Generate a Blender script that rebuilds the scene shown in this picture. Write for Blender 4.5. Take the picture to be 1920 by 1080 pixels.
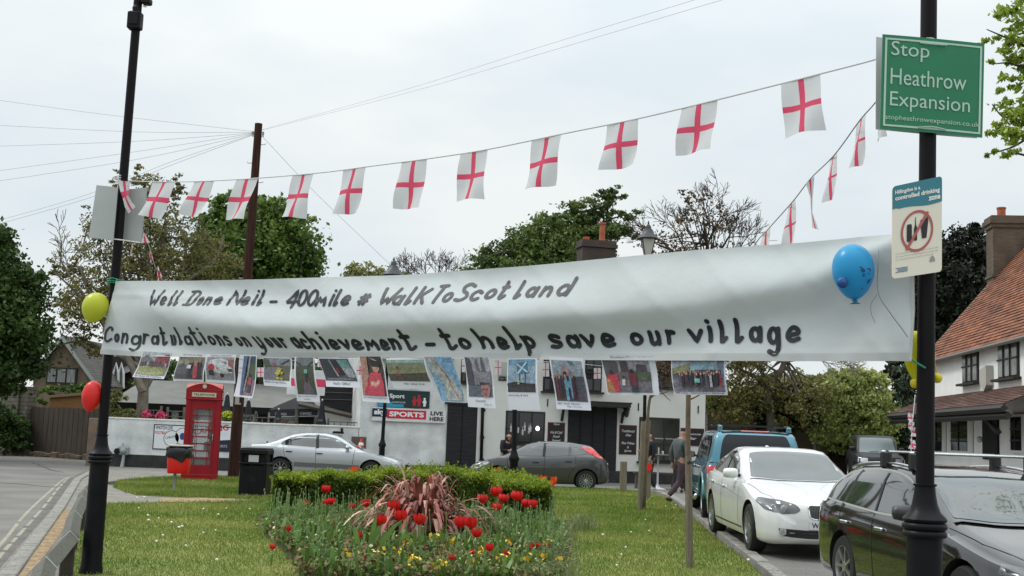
import bpy,bmesh,math,random
import numpy as np
from mathutils import Vector,Matrix
from mathutils.bvhtree import BVHTree
from mathutils.geometry import delaunay_2d_cdt,tessellate_polygon
for o in list(bpy.data.objects):
 bpy.data.objects.remove(o)
SC = bpy.context.scene
COL = SC.collection
rng = random.Random(7)
nr = np.random.default_rng(11)
# ------------------------------------------------------------------ camera
FPX = 2200.0
PITCH = math.atan(262 / FPX)
ROLL = math.atan(0.038)
CAMH = 1.7
_F = Vector((0,math.cos(PITCH),math.sin(PITCH)))
_U0 = Vector((0,-math.sin(PITCH),math.cos(PITCH)))
_R0 = Vector((1,0,0))
_R = math.cos(ROLL) * _R0 + math.sin(ROLL) * _U0
_U = -math.sin(ROLL) * _R0 + math.cos(ROLL) * _U0
cam = bpy.data.cameras.new('camera')
camo = bpy.data.objects.new('camera',cam)
COL.objects.link(camo)
cam.sensor_width = 36
cam.lens = 36 * FPX / 1920
cam.clip_end = 2000
cam.clip_start = 0.05
m = Matrix.Identity(4)
for i in range(3):
 m[i][0] = _R[i]; m[i][1] = _U[i]; m[i][2] = -_F[i]
m[2][3] = CAMH
camo.matrix_world = m
SC.camera = camo
# ------------------------------------------------------------------ world + sun
SUN_EL,SUN_AZ = math.radians(50),math.radians(288)      # azimuth clockwise from +Y: from the left, a little in front of the camera
w = bpy.data.worlds.new('World')
SC.world = w
w.use_nodes = True
nt = w.node_tree
nt.nodes.clear()
out = nt.nodes.new('ShaderNodeOutputWorld')
bg = nt.nodes.new('ShaderNodeBackground')
bg.inputs['Strength'].default_value = 0.1
sky = nt.nodes.new('ShaderNodeTexSky')
sky.sky_type = 'NISHITA'
sky.sun_disc = False
sky.sun_elevation = SUN_EL
sky.sun_rotation = SUN_AZ
tc = nt.nodes.new('ShaderNodeTexCoord')
sep = nt.nodes.new('ShaderNodeSeparateXYZ')
nt.links.new(tc.outputs['Generated'],sep.inputs[0])
def wmath(op,a,b=None,clamp=False):
 n = nt.nodes.new('ShaderNodeMath'); n.operation = op; n.use_clamp = clamp
 for i,v in enumerate((a,b)):
  if v is None: continue
  if isinstance(v,(int,float)): n.inputs[i].default_value = v
  else: nt.links.new(v,n.inputs[i])
 return n.outputs[0]
el = wmath('MAXIMUM',sep.outputs['Z'],0.0)
lum = wmath('ADD',wmath('MULTIPLY',wmath('POWER',el,2.6),18.0),7.9)     # overcast: brighter towards the zenith
mp = nt.nodes.new('ShaderNodeMapping'); mp.inputs['Scale'].default_value = (1.0,1.0,2.6)
nt.links.new(tc.outputs['Generated'],mp.inputs[0])
n1 = nt.nodes.new('ShaderNodeTexNoise'); n1.inputs['Scale'].default_value = 3.2; n1.inputs['Detail'].default_value = 5; n1.inputs['Roughness'].default_value = .5
nt.links.new(mp.outputs[0],n1.inputs['Vector'])
cr = nt.nodes.new('ShaderNodeValToRGB')
cr.color_ramp.elements[0].position = .38; cr.color_ramp.elements[0].color = (.93,1.03,1.085,1)
cr.color_ramp.elements[1].position = .64; cr.color_ramp.elements[1].color = (1.13,1.17,1.16,1)
nt.links.new(n1.outputs[0],cr.inputs[0])
vm = nt.nodes.new('ShaderNodeVectorMath'); vm.operation = 'SCALE'
nt.links.new(cr.outputs[0],vm.inputs[0]); nt.links.new(lum,vm.inputs['Scale'])
mx = nt.nodes.new('ShaderNodeMix'); mx.data_type = 'RGBA'; mx.inputs[0].default_value = .93
nt.links.new(sky.outputs[0],mx.inputs[6]); nt.links.new(vm.outputs[0],mx.inputs[7])
nt.links.new(mx.outputs[2],bg.inputs[0]); nt.links.new(bg.outputs[0],out.inputs[0])
sl = bpy.data.lights.new('sun','SUN')
sl.energy = 1.3; sl.angle = math.radians(14); sl.color = (1,.96,.9)
so = bpy.data.objects.new('sun',sl); COL.objects.link(so)
sd = Vector((math.sin(SUN_AZ) * math.cos(SUN_EL),math.cos(SUN_AZ) * math.cos(SUN_EL),math.sin(SUN_EL)))
so.rotation_euler = sd.to_track_quat('Z','Y').to_euler()
SC.view_settings.view_transform = 'Standard'
SC.view_settings.look = 'None'
SC.view_settings.exposure = 0
SC.view_settings.gamma = 1
SC.render.engine = 'CYCLES'
# ------------------------------------------------------------------ survey helpers (photo measurements -> metres)
def ray(x,y):
 return _F + _R * ((x - 960) / FPX) + _U * ((540 - y) / FPX)
def G(x,y,z=0.0):
 d = ray(x,y); return Vector((0,0,CAMH)) + d * ((z - CAMH) / d.z)
def P(x,y,Y):
 d = ray(x,y); return Vector((0,0,CAMH)) + d * (Y / d.y)
def onplane(x,y,a,b,off=0.0):
 """hit the vertical plane through ground points a, b (off = metres towards the camera)"""
 n = Vector((b[1] - a[1],a[0] - b[0],0)).normalized()
 if n.y > 0: n = -n
 p0 = Vector((a[0],a[1],0)) + n * off
 o = Vector((0,0,CAMH)); d = ray(x,y)
 return o + d * ((p0 - o).dot(n) / d.dot(n))
# ------------------------------------------------------------------ scene bookkeeping
def tag(o,label=None,cat=None,group=None,kind=None):
 if label: o['label'] = label
 if cat: o['category'] = cat
 if group: o['group'] = group
 if kind: o['kind'] = kind
 return o
def thing(name,label,cat,loc=(0,0,0),rz=0.0,group=None):
 o = bpy.data.objects.new(name,None); COL.objects.link(o)
 o.empty_display_size = .2
 o.location = loc; o.rotation_euler = (0,0,rz)
 return tag(o,label,cat,group)
def wloc(o):
 v = Vector((0,0,0))
 while o is not None:
  v += Vector(o.location); o = o.parent
 return v
def dup(root,loc=None,rz=None,label=None,group=None,scale=None):
 r = root.copy(); COL.objects.link(r)
 if loc is not None: r.location = loc
 if rz is not None: r.rotation_euler = (0,0,rz)
 if scale is not None: r.scale = (scale,) * 3
 if label: r['label'] = label
 if group: r['group'] = group
 for ch in list(root.children):
  c = ch.copy(); COL.objects.link(c); c.parent = r
  for g in list(ch.children):
   d = g.copy(); COL.objects.link(d); d.parent = c
 return r
# ------------------------------------------------------------------ materials
MATS = {}
def mat(name,col,rough=.7,metal=0.,col2=None,nscale=8.,bump=0.,bscale=None,spec=.5,coat=0.,trans=0.,island=0.,emit=0.,alpha=1.,detail=4.,stretch=None,transmission=0.,ior=1.45,fine=None):
 if name in MATS: return MATS[name]
 M = bpy.data.materials.new(name); M.use_nodes = True
 t = M.node_tree; b = t.nodes['Principled BSDF']; L = t.links
 b.inputs['Base Color'].default_value = (*col,1)
 b.inputs['Roughness'].default_value = rough
 b.inputs['Metallic'].default_value = metal
 b.inputs['Specular IOR Level'].default_value = spec
 b.inputs['Coat Weight'].default_value = coat
 b.inputs['Coat Roughness'].default_value = .04
 b.inputs['IOR'].default_value = ior
 if transmission: b.inputs['Transmission Weight'].default_value = transmission
 if alpha < 1: b.inputs['Alpha'].default_value = alpha
 if emit:
  b.inputs['Emission Color'].default_value = (*col,1); b.inputs['Emission Strength'].default_value = emit
 src = None
 vec = None
 if col2 is not None or bump:
  tcn = t.nodes.new('ShaderNodeTexCoord'); vec = tcn.outputs['Object']
  if stretch:
   mpn = t.nodes.new('ShaderNodeMapping'); mpn.inputs['Scale'].default_value = stretch
   L.new(vec,mpn.inputs[0]); vec = mpn.outputs[0]
 if col2 is not None:
  n = t.nodes.new('ShaderNodeTexNoise'); n.inputs['Scale'].default_value = nscale; n.inputs['Detail'].default_value = detail
  L.new(vec,n.inputs['Vector'])
  r = t.nodes.new('ShaderNodeValToRGB')
  r.color_ramp.elements[0].position = .35; r.color_ramp.elements[0].color = (*col,1)
  r.color_ramp.elements[1].position = .65; r.color_ramp.elements[1].color = (*col2,1)
  L.new(n.outputs[0],r.inputs[0]); src = r.outputs[0]
  if fine:
   n2 = t.nodes.new('ShaderNodeTexNoise'); n2.inputs['Scale'].default_value = fine; n2.inputs['Detail'].default_value = 3
   L.new(vec,n2.inputs['Vector'])
   mr = t.nodes.new('ShaderNodeMapRange'); mr.inputs[1].default_value = .3; mr.inputs[2].default_value = .7; mr.inputs[3].default_value = .65; mr.inputs[4].default_value = 1.35
   L.new(n2.outputs[0],mr.inputs[0])
   v = t.nodes.new('ShaderNodeVectorMath'); v.operation = 'SCALE'
   L.new(src,v.inputs[0]); L.new(mr.outputs[0],v.inputs['Scale']); src = v.outputs[0]
 if island:
  g = t.nodes.new('ShaderNodeNewGeometry')
  mr = t.nodes.new('ShaderNodeMapRange'); mr.inputs[3].default_value = 1 - island; mr.inputs[4].default_value = 1 + island
  L.new(g.outputs['Random Per Island'],mr.inputs[0])
  v = t.nodes.new('ShaderNodeVectorMath'); v.operation = 'SCALE'
  if src: L.new(src,v.inputs[0])
  else: v.inputs[0].default_value = col
  L.new(mr.outputs[0],v.inputs['Scale']); src = v.outputs[0]
 if src: L.new(src,b.inputs['Base Color'])
 if bump:
  n = t.nodes.new('ShaderNodeTexNoise'); n.inputs['Scale'].default_value = bscale or nscale * 4; n.inputs['Detail'].default_value = 4
  L.new(vec,n.inputs['Vector'])
  bn = t.nodes.new('ShaderNodeBump'); bn.inputs['Strength'].default_value = bump; bn.inputs['Distance'].default_value = .02
  L.new(n.outputs[0],bn.inputs['Height']); L.new(bn.outputs[0],b.inputs['Normal'])
 if trans:
  tr = t.nodes.new('ShaderNodeBsdfTranslucent'); ms = t.nodes.new('ShaderNodeMixShader'); ms.inputs[0].default_value = trans
  if src: L.new(src,tr.inputs[0])
  else: tr.inputs[0].default_value = (*col,1)
  L.new(b.outputs[0],ms.inputs[1]); L.new(tr.outputs[0],ms.inputs[2]); L.new(ms.outputs[0],t.nodes['Material Output'].inputs[0])
 MATS[name] = M
 return M
def brickmat(name,c1,c2,mortar,scale=1.,bw=.225,bh=.075,bump=.3,off=.5,ms=.012,rough=.85,axis='XZ',noisec=None):
 if name in MATS: return MATS[name]
 M = bpy.data.materials.new(name); M.use_nodes = True
 t = M.node_tree; b = t.nodes['Principled BSDF']; L = t.links
 b.inputs['Roughness'].default_value = rough
 tcn = t.nodes.new('ShaderNodeTexCoord'); sp = t.nodes.new('ShaderNodeSeparateXYZ'); cb = t.nodes.new('ShaderNodeCombineXYZ')
 L.new(tcn.outputs['Object'],sp.inputs[0])
 if axis == 'XZ': L.new(sp.outputs[0],cb.inputs[0]); L.new(sp.outputs[2],cb.inputs[1])
 elif axis == 'YZ': L.new(sp.outputs[1],cb.inputs[0]); L.new(sp.outputs[2],cb.inputs[1])
 else: L.new(sp.outputs[0],cb.inputs[0]); L.new(sp.outputs[1],cb.inputs[1])
 br = t.nodes.new('ShaderNodeTexBrick'); br.inputs['Scale'].default_value = scale
 br.inputs['Color1'].default_value = (*c1,1); br.inputs['Color2'].default_value = (*c2,1); br.inputs['Mortar'].default_value = (*mortar,1)
 br.inputs['Brick Width'].default_value = bw; br.inputs['Row Height'].default_value = bh; br.inputs['Mortar Size'].default_value = ms
 br.offset = off
 L.new(cb.outputs[0],br.inputs['Vector'])
 n = t.nodes.new('ShaderNodeTexNoise'); n.inputs['Scale'].default_value = 1.6; n.inputs['Detail'].default_value = 6
 L.new(tcn.outputs['Object'],n.inputs['Vector'])
 mr = t.nodes.new('ShaderNodeMapRange'); mr.inputs[1].default_value = .3; mr.inputs[2].default_value = .7; mr.inputs[3].default_value = .72; mr.inputs[4].default_value = 1.2
 L.new(n.outputs[0],mr.inputs[0])
 v = t.nodes.new('ShaderNodeVectorMath'); v.operation = 'SCALE'; L.new(br.outputs[0],v.inputs[0]); L.new(mr.outputs[0],v.inputs['Scale'])
 L.new(v.outputs[0],b.inputs['Base Color'])
 bn = t.nodes.new('ShaderNodeBump'); bn.inputs['Strength'].default_value = bump; bn.inputs['Distance'].default_value = .02; bn.invert = True
 L.new(br.outputs['Fac'],bn.inputs['Height']); L.new(bn.outputs[0],b.inputs['Normal'])
 MATS[name] = M
 return M
# ------------------------------------------------------------------ mesh builder
class MB:
 def __init__(s): s.v = []; s.f = []; s.m = []
 def add(s,vs,fs,mi=0):
  k = len(s.v); s.v += [tuple(v) for v in vs]
  for f in fs: s.f.append([i + k for i in f]); s.m.append(mi)
  return s
 def box(s,c,size,rz=0.,mi=0,rx=0.,ry=0.):
  M = Matrix.Rotation(rz,3,'Z') @ Matrix.Rotation(ry,3,'Y') @ Matrix.Rotation(rx,3,'X'); c = Vector(c)
  vs = [c + M @ Vector((x * size[0] / 2,y * size[1] / 2,z * size[2] / 2)) for x in (-1,1) for y in (-1,1) for z in (-1,1)]
  return s.add(vs,[(0,1,3,2),(4,6,7,5),(0,4,5,1),(2,3,7,6),(0,2,6,4),(1,5,7,3)],mi)
 def bev(s,c,size,b=.01,rz=0.,mi=0):
  """box with chamfered vertical and horizontal edges"""
  M = Matrix.Rotation(rz,3,'Z'); c = Vector(c); x,y,z = size[0] / 2,size[1] / 2,size[2] / 2
  def ring(x,y,z,bb):
   pts = [(-x + bb,-y),(x - bb,-y),(x,-y + bb),(x,y - bb),(x - bb,y),(-x + bb,y),(-x,y - bb),(-x,-y + bb)]
   return [c + M @ Vector((p[0],p[1],z)) for p in pts]
  rings = [ring(x - b,y - b,-z,b),ring(x,y,-z + b,b),ring(x,y,z - b,b),ring(x - b,y - b,z,b)]
  vs = [p for r in rings for p in r]
  fs = [tuple(range(7,-1,-1)),tuple(range(24,32))]
  for j in range(3):
   for i in range(8):
    fs.append((j * 8 + i,j * 8 + (i + 1) % 8,(j + 1) * 8 + (i + 1) % 8,(j + 1) * 8 + i))
  return s.add(vs,fs,mi)
 def tube(s,pts,rad,n=8,mi=0,cap=True):
  pts = [Vector(p) for p in pts]
  if isinstance(rad,(int,float)): rad = [rad] * len(pts)
  vs = []; fs = []
  up = None
  for i,p in enumerate(pts):
   d = (pts[min(i + 1,len(pts) - 1)] - pts[max(i - 1,0)])
   d = d.normalized() if d.length > 1e-9 else Vector((0,0,1))
   if up is None: up = Vector((1,0,0)) if abs(d.x) < .8 else Vector((0,1,0))
   a = (up - d * up.dot(d)).normalized(); b = d.cross(a); up = a
   for k in range(n):
    t = 2 * math.pi * k / n
    vs.append(p + (a * math.cos(t) + b * math.sin(t)) * rad[i])
  for i in range(len(pts) - 1):
   for k in range(n):
    fs.append((i * n + k,i * n + (k + 1) % n,(i + 1) * n + (k + 1) % n,(i + 1) * n + k))
  if cap:
   fs.append(tuple(range(n - 1,-1,-1))); fs.append(tuple((len(pts) - 1) * n + k for k in range(n)))
  return s.add(vs,fs,mi)
 def lathe(s,prof,o=(0,0,0),n=20,mi=0,axis='Z',ph=0.,cap=True):
  o = Vector(o); vs = []; fs = []
  for r,z in prof:
   for k in range(n):
    t = 2 * math.pi * k / n + ph; x,y = r * math.cos(t),r * math.sin(t)
    vs.append(o + (Vector((x,y,z)) if axis == 'Z' else Vector((z,x,y)) if axis == 'X' else Vector((x,z,y))))
  for i in range(len(prof) - 1):
   for k in range(n):
    fs.append((i * n + k,i * n + (k + 1) % n,(i + 1) * n + (k + 1) % n,(i + 1) * n + k))
  if cap: fs.append(tuple(range(n - 1,-1,-1))); fs.append(tuple((len(prof) - 1) * n + k for k in range(n)))
  return s.add(vs,fs,mi)
 def prism(s,poly,a,b,n,depth,mi=0):
  """poly: 2D points (in metres) placed as a + x*u(b) + y*v ; b=(u,v) axes, n = extrude dir"""
  a = Vector(a); u,v = Vector(b[0]),Vector(b[1]); n = Vector(n) * depth
  k = len(poly)
  fr = [a + u * p[0] + v * p[1] for p in poly]; bk = [p + n for p in fr]
  tris = tessellate_polygon([[Vector((p[0],p[1],0)) for p in poly]])
  fs = [tuple(t) for t in tris] + [tuple(i + k for i in reversed(t)) for t in tris]
  for i in range(k): fs.append((i,(i + 1) % k,k + (i + 1) % k,k + i))
  return s.add(fr + bk,fs,mi)
 def poly(s,pts,mi=0):
  pts = [Vector(p) for p in pts]
  if len(pts) <= 4: return s.add(pts,[tuple(range(len(pts)))],mi)
  return s.add(pts,[tuple(t) for t in tessellate_polygon([pts])],mi)
 def ribbon(s,pts,w,nrm,mi=0):
  pts = [Vector(p) for p in pts]; nrm = Vector(nrm)
  if isinstance(w,(int,float)): w = [w] * len(pts)
  vs = []
  for i,p in enumerate(pts):
   d = (pts[min(i + 1,len(pts) - 1)] - pts[max(i - 1,0)])
   sd_ = d.cross(nrm)
   sd_ = sd_.normalized() if sd_.length > 1e-9 else Vector((1,0,0))
   vs += [p - sd_ * w[i] / 2,p + sd_ * w[i] / 2]
  return s.add(vs,[(2 * i,2 * i + 1,2 * i + 3,2 * i + 2) for i in range(len(pts) - 1)],mi)
 def build(s,name,mats,parent=None,smooth=False,world=False,label=None,origin=None,recalc=True,angle=None):
  me = bpy.data.meshes.new(name)
  off = wloc(parent) if (world and parent is not None) else Vector((0,0,0))
  if origin is not None: off = Vector(origin)
  vs = [(v[0] - off[0],v[1] - off[1],v[2] - off[2]) for v in s.v]
  me.from_pydata(vs,[],s.f)
  if not isinstance(mats,(list,tuple)): mats = [mats]
  for q in mats: me.materials.append(q)
  if len(mats) > 1: me.polygons.foreach_set('material_index',s.m)
  if recalc:
   bm = bmesh.new(); bm.from_mesh(me); bmesh.ops.recalc_face_normals(bm,faces=bm.faces); bm.to_mesh(me); bm.free()
  if smooth: me.polygons.foreach_set('use_smooth',[True] * len(me.polygons))
  if smooth and angle: me.set_sharp_from_angle(angle=math.radians(angle))
  me.update()
  o = bpy.data.objects.new(name,me); COL.objects.link(o)
  if origin is not None: o.location = off
  if parent is not None: o.parent = parent
  if label: o['label'] = label
  return o
def npmesh(name,V,Fq,mats,parent=None,nper=4,smooth=False,mi=None):
 """fast mesh from numpy arrays: V (n,3), Fq (m,nper)"""
 me = bpy.data.meshes.new(name)
 me.vertices.add(len(V)); me.vertices.foreach_set('co',np.asarray(V,dtype=np.float32).ravel())
 nf = len(Fq)
 me.loops.add(nf * nper); me.loops.foreach_set('vertex_index',np.asarray(Fq,dtype=np.int32).ravel())
 me.polygons.add(nf); me.polygons.foreach_set('loop_start',np.arange(nf,dtype=np.int32) * nper)
 me.polygons.foreach_set('loop_total',np.full(nf,nper,dtype=np.int32))
 if not isinstance(mats,(list,tuple)): mats = [mats]
 for q in mats: me.materials.append(q)
 if mi is not None: me.polygons.foreach_set('material_index',np.asarray(mi,dtype=np.int32))
 if smooth: me.polygons.foreach_set('use_smooth',[True] * nf)
 me.update(calc_edges=True); me.validate()
 o = bpy.data.objects.new(name,me); COL.objects.link(o)
 if parent is not None: o.parent = parent
 return o
def text_geo(body,bold=0.,slant=0.,spacing=1.):
 cu = bpy.data.curves.new('t','FONT'); cu.body = body; cu.size = 1; cu.offset = bold; cu.shear = slant; cu.space_character = spacing; cu.resolution_u = 3
 o = bpy.data.objects.new('t',cu); COL.objects.link(o)
 dg = bpy.context.evaluated_depsgraph_get(); dg.update()
 me = bpy.data.meshes.new_from_object(o.evaluated_get(dg))
 vs = [v.co.copy() for v in me.vertices]; fs = [tuple(p.vertices) for p in me.polygons]
 bpy.data.objects.remove(o); bpy.data.curves.remove(cu); bpy.data.meshes.remove(me)
 return vs,fs
_TG = {}
def put_text(mb,body,o,u,v,w=None,h=None,mi=0,bold=0.,slant=0.,spacing=1.,xmax=None,fn=None):
 """text with its lower-left at o, fitted to width w and (cap) height h, in axes u, v"""
 key = (body,bold,slant,spacing)
 if key not in _TG: _TG[key] = text_geo(*key)
 vs,fs = _TG[key]
 x0 = min(p.x for p in vs); x1 = max(p.x for p in vs); y0 = min(p.y for p in vs); y1 = max(p.y for p in vs)
 sy = h / (y1 - y0) if h else w / (x1 - x0)
 sx = w / (x1 - x0) if w else sy
 o,u,v = Vector(o),Vector(u),Vector(v)
 if fn: pts = [fn((p.x - x0) * sx,(p.y - y0) * sy) for p in vs]
 else: pts = [o + u * ((p.x - x0) * sx) + v * ((p.y - y0) * sy) for p in vs]
 mb.add(pts,fs,mi)
def bez(pts,n=10):
 """catmull-rom through points"""
 pts = [Vector(p) for p in pts]; r = []
 P_ = [pts[0] * 2 - pts[1]] + pts + [pts[-1] * 2 - pts[-2]]
 for i in range(1,len(P_) - 2):
  for k in range(n):
   t = k / n; a,b,c,d = P_[i - 1],P_[i],P_[i + 1],P_[i + 2]
   r.append(.5 * ((2 * b) + (c - a) * t + (2 * a - 5 * b + 4 * c - d) * t * t + (3 * b - a - 3 * c + d) * t ** 3))
 r.append(pts[-1]); return r
# common materials
BLACKP = mat('black_gloss_paint',(.005,.005,.0065),.4,spec=.16,col2=(.009,.009,.011),nscale=5,bump=.05,bscale=30)
BLACKM = mat('matt_black',(.008,.008,.009),.6,spec=.25)
WHITEP = mat('white_plastic',(.75,.76,.77),.45)
CORDW = mat('white_cord',(.6,.6,.6),.8)
GALV = mat('galvanised_steel',(.42,.44,.44),.45,.7)
# ================================================================== SETTING
ASZ = -0.09
asph = mat('asphalt',(.125,.118,.108),.85,col2=(.175,.165,.152),nscale=.7,bump=.35,bscale=60,detail=8,fine=45)
asph2 = mat('asphalt_patch',(.175,.165,.152),.85,col2=(.225,.213,.195),nscale=1.3,bump=.35,bscale=50,detail=8,fine=35)
earthg = mat('far_ground',(.06,.075,.03),.95,col2=(.1,.11,.05),nscale=.3)
grassm = mat('lawn_turf',(.10,.15,.022),.95,col2=(.23,.23,.07),nscale=.7,bump=.5,bscale=60,detail=9,fine=22)
kerbm = mat('concrete_kerb',(.19,.185,.165),.9,col2=(.25,.24,.215),nscale=3,bump=.25,bscale=60,fine=30)
slabm = mat('paving',(.16,.15,.13),.9,col2=(.22,.205,.175),nscale=2,bump=.25,bscale=50,fine=30)
dirtm = mat('sandy_dirt',(.20,.145,.085),.95,col2=(.36,.25,.14),nscale=7,bump=.6,bscale=40,fine=18)
yelm = mat('worn_yellow_paint',(.33,.31,.215),.85,col2=(.22,.21,.18),nscale=7,detail=8)
def sheet(name,poly,z,m_,kind='structure',thick=0.,cuts=1):
 mb = MB()
 pts = [Vector((p[0],p[1],z)) for p in poly]
 if thick:
  k = len(pts); mb.poly(pts)
  for i in range(k):
   a,b = pts[i],pts[(i + 1) % k]
   mb.add([a,b,b - Vector((0,0,thick)),a - Vector((0,0,thick))],[(0,1,2,3)])
 else: mb.poly(pts)
 o = mb.build(name,m_); tag(o,kind=kind); return o
sheet('ground',[(-900,-200),(900,-200),(900,1500),(-900,1500)],-.14,earthg)
sheet('road',[(-60,-20),(60,-20),(60,60),(-60,60)],ASZ,asph)
RAIL = [(-3.3,7.9),(-3.93,9.9),(-4.67,12.3),(-6.6,18.1),(-7.35,20.6),(-7.75,22.2)]
main_lawn = [(-3.0,7.9),(-3.75,9.9),(-4.5,12.3),(-6.45,18.1),(-7.55,22.3),(-5.45,24.3),(-4.9,25.3),(-4.9,34.6),(2.0,35.2),(3.3,35.3),(4.1,34.4),(4.3,32),(3.95,24.5),(3.62,21),(3.4,17),(3.0,12),(2.75,7.9)]
sheet('lawn',main_lawn,0,grassm,thick=.13)
patch = [(-9.4,31.2),(-9.6,29.6),(-9.0,27.4),(-7.75,25.1),(-6.5,24.9),(-4.9,25.34),(-4.9,33.6),(-7.2,34.0),(-8.9,33.0)]
sheet('lawn_patch',patch,.004,grassm,thick=.13)
# paved footpath along the left road and between the lawns
fp = [(-2.9,7.9),(-4.5,12.3),(-7.55,22.3),(-5.4,24.3),(-4.9,25.3),(-5.2,25.6),(-8.2,25.8),(-9.9,29.4),(-9.7,32.0),(-8.6,33.8),(-7.0,34.4),(-12.2,35.0),(-10.98,30.3),(-7.9,20.9),(-5.2,12.3),(-3.85,7.9)]
sheet('footpath',fp,-.012,slabm,thick=.1)
# kerb stones on the left
mb = MB()
KL = [(-3.78,7.9),(-5.12,12.3),(-7.85,20.9),(-10.9,30.2),(-12.1,34.8),(-12.6,37)]
kp = []
for a,b in zip(KL,KL[1:]):
 L_ = math.dist(a,b); n_ = max(1,int(L_ / .92))
 for i in range(n_):
  t0,t1 = i / n_,(i + 1) / n_ - .012 / L_
  p = Vector((a[0] + (b[0] - a[0]) * t0,a[1] + (b[1] - a[1]) * t0,0)); q = Vector((a[0] + (b[0] - a[0]) * t1,a[1] + (b[1] - a[1]) * t1,0))
  c = (p + q) / 2; ang = math.atan2(q.y - p.y,q.x - p.x)
  mb.bev((c.x + .07,c.y,-.055 + rng.uniform(-.003,.003)),((q - p).length,.18,.15),.012,ang)
o = mb.build('kerb',kerbm); tag(o,kind='structure')
# kerb on the right, beside the parked cars; the lane rises slightly away from the camera
def kz(Y): return float(np.interp(Y,[8,15,17,21,25,29,34],[.03,.03,.06,.10,.12,.07,.0]))
KR = []
for x_,y_ in ((1640,1230),(1535,1143),(1460,1080),(1412,1042),(1335,985),(1300,958),(1262,932),(1240,921)):
 z_ = .03
 for _ in range(5): q_ = G(x_,y_,z_); z_ = kz(q_.y)
 KR.append(q_)
KR = [Vector((KR[0].x - .12,7.9,.03))] + [q for q in KR if q.y > 8.2] + [Vector((4.5,33.6,.0))]
def kerbx(Y): return float(np.interp(Y,[q.y for q in KR],[q.x for q in KR]))
mb = MB(); y = 7.9
while y < 33.4:
 y1 = y + .9; a = Vector((kerbx(y),y,kz(y))); b = Vector((kerbx(y1 - .012),y1 - .012,kz(y1))); c = (a + b) / 2
 mb.bev((c.x + .03,c.y,c.z - .07 + rng.uniform(-.004,.004)),((b - a).length,.17,.16),.012,math.atan2(b.y - a.y,b.x - a.x)); y = y1
pts = [(4.66,34.2),(4.5,35.0),(3.9,35.45),(2.9,35.5),(0,35.4),(-3,35.1),(-4.95,34.85)]
for a,b in zip(pts,pts[1:]):
 L_ = math.dist(a,b); n_ = max(1,round(L_ / .9))
 for i in range(n_):
  t0,t1 = i / n_,(i + 1) / n_
  p = Vector((a[0] + (b[0] - a[0]) * t0,a[1] + (b[1] - a[1]) * t0,0)); q = Vector((a[0] + (b[0] - a[0]) * t1,a[1] + (b[1] - a[1]) * t1,0)); c = (p + q) / 2
  mb.bev((c.x,c.y,-.057),((q - p).length - .01,.14,.15),.012,math.atan2(q.y - p.y,q.x - p.x))
o = mb.build('kerb',kerbm); tag(o,kind='structure')
rows_ = [7.9,12,15,17,21,25,29,33.5]; vs_ = []
for Y_ in rows_:
 for t_ in (0,.35,1): X_ = kerbx(Y_) + .05 + t_ * (13.4 - kerbx(Y_)); vs_.append((X_,Y_,(kz(Y_) - .025) * (1 - .3 * t_ * (t_ > .5)) if Y_ < 33 else ASZ + .006))
o = MB().add(vs_,[(3 * i + k,3 * i + k + 1,3 * i + k + 4,3 * i + k + 3) for i in range(7) for k in (0,1)]).build('parking_lane',asph); tag(o,kind='structure')
vs_ = [(x_,y_,z_) for y_,z_ in ((37,ASZ + .004),(45,.2),(60,.2)) for x_ in (8.5,32)]
o = MB().add(vs_,[(0,1,3,2),(2,3,5,4)]).build('yard',asph2); tag(o,kind='structure')
# sandy strip
dp = [(115,958),(128,955),(137,962),(112,1003),(85,1040),(48,1080),(30,1110),(2,1110),(42,1070),(75,1012),(98,978)]
sheet('dirt_strip',[tuple(G(x,y,0))[:2] for x,y in dp],-.006,dirtm)
sheet('worn_path_edge',[tuple(G(x,y,0))[:2] for x,y in [(300,936),(370,934),(440,936),(445,941),(380,943),(300,942)]],.010,dirtm)
# double yellow lines
def line_on_road(pxs,w_,breaks):
 mb = MB(); pts = [G(x,y,ASZ) for x,y in pxs]; pts = bez(pts,14)
 for i in range(len(pts) - 1):
  if (i % breaks[0]) in breaks[1]: continue
  a,b = pts[i],pts[i + 1]; d = (b - a).normalized(); s_ = Vector((-d.y,d.x,0)) * w_ / 2
  z = Vector((0,0,.004)); mb.add([a - s_ + z,a + s_ + z,b + s_ + z,b - s_ + z],[(0,1,2,3)])
 return mb
mb = line_on_road([(-60,1090),(9,1012),(50,962),(95,920),(118,900),(135,893)],.055,(23,(22,)))
mb2 = line_on_road([(-60,1130),(0,1043),(40,998),(85,947),(110,915),(128,897),(140,893)],.055,(9,(3,7)))
mb.v_off = 0
k = len(mb.v); mb.v += mb2.v; mb.f += [[i + k for i in f] for f in mb2.f]; mb.m += mb2.m
o = mb.build('road_markings',yelm); tag(o,kind='structure')
gut = [(x - .32,y) for x,y in KL] + [(x - .01,y) for x,y in KL[::-1]]
sheet('gutter',gut,ASZ + .003,mat('gutter_asphalt',(.085,.08,.072),.8,col2=(.12,.112,.1),nscale=2,fine=30,bump=.2))
# tar seams / repaired trench
mb = MB(); tarm = mat('tar_seam',(.03,.03,.03),.8)
for pl in ([(0,905),(40,908),(80,912),(110,914)],[(70,872),(85,877),(98,882),(120,886)],[(60,868),(72,871),(84,872)]):
 pts = bez([G(x,y,ASZ) + Vector((0,0,.003)) for x,y in pl],6); mb.ribbon(pts,[.05 + .04 * rng.random() for _ in pts],(0,0,1))
o = mb.build('road_seams',tarm); tag(o,kind='structure')
sheet('road_patch',[tuple(G(x,y,ASZ))[:2] for x,y in [(205,873),(700,896),(700,905),(520,905),(230,892),(180,878)]],ASZ + .003,asph2)
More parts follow.
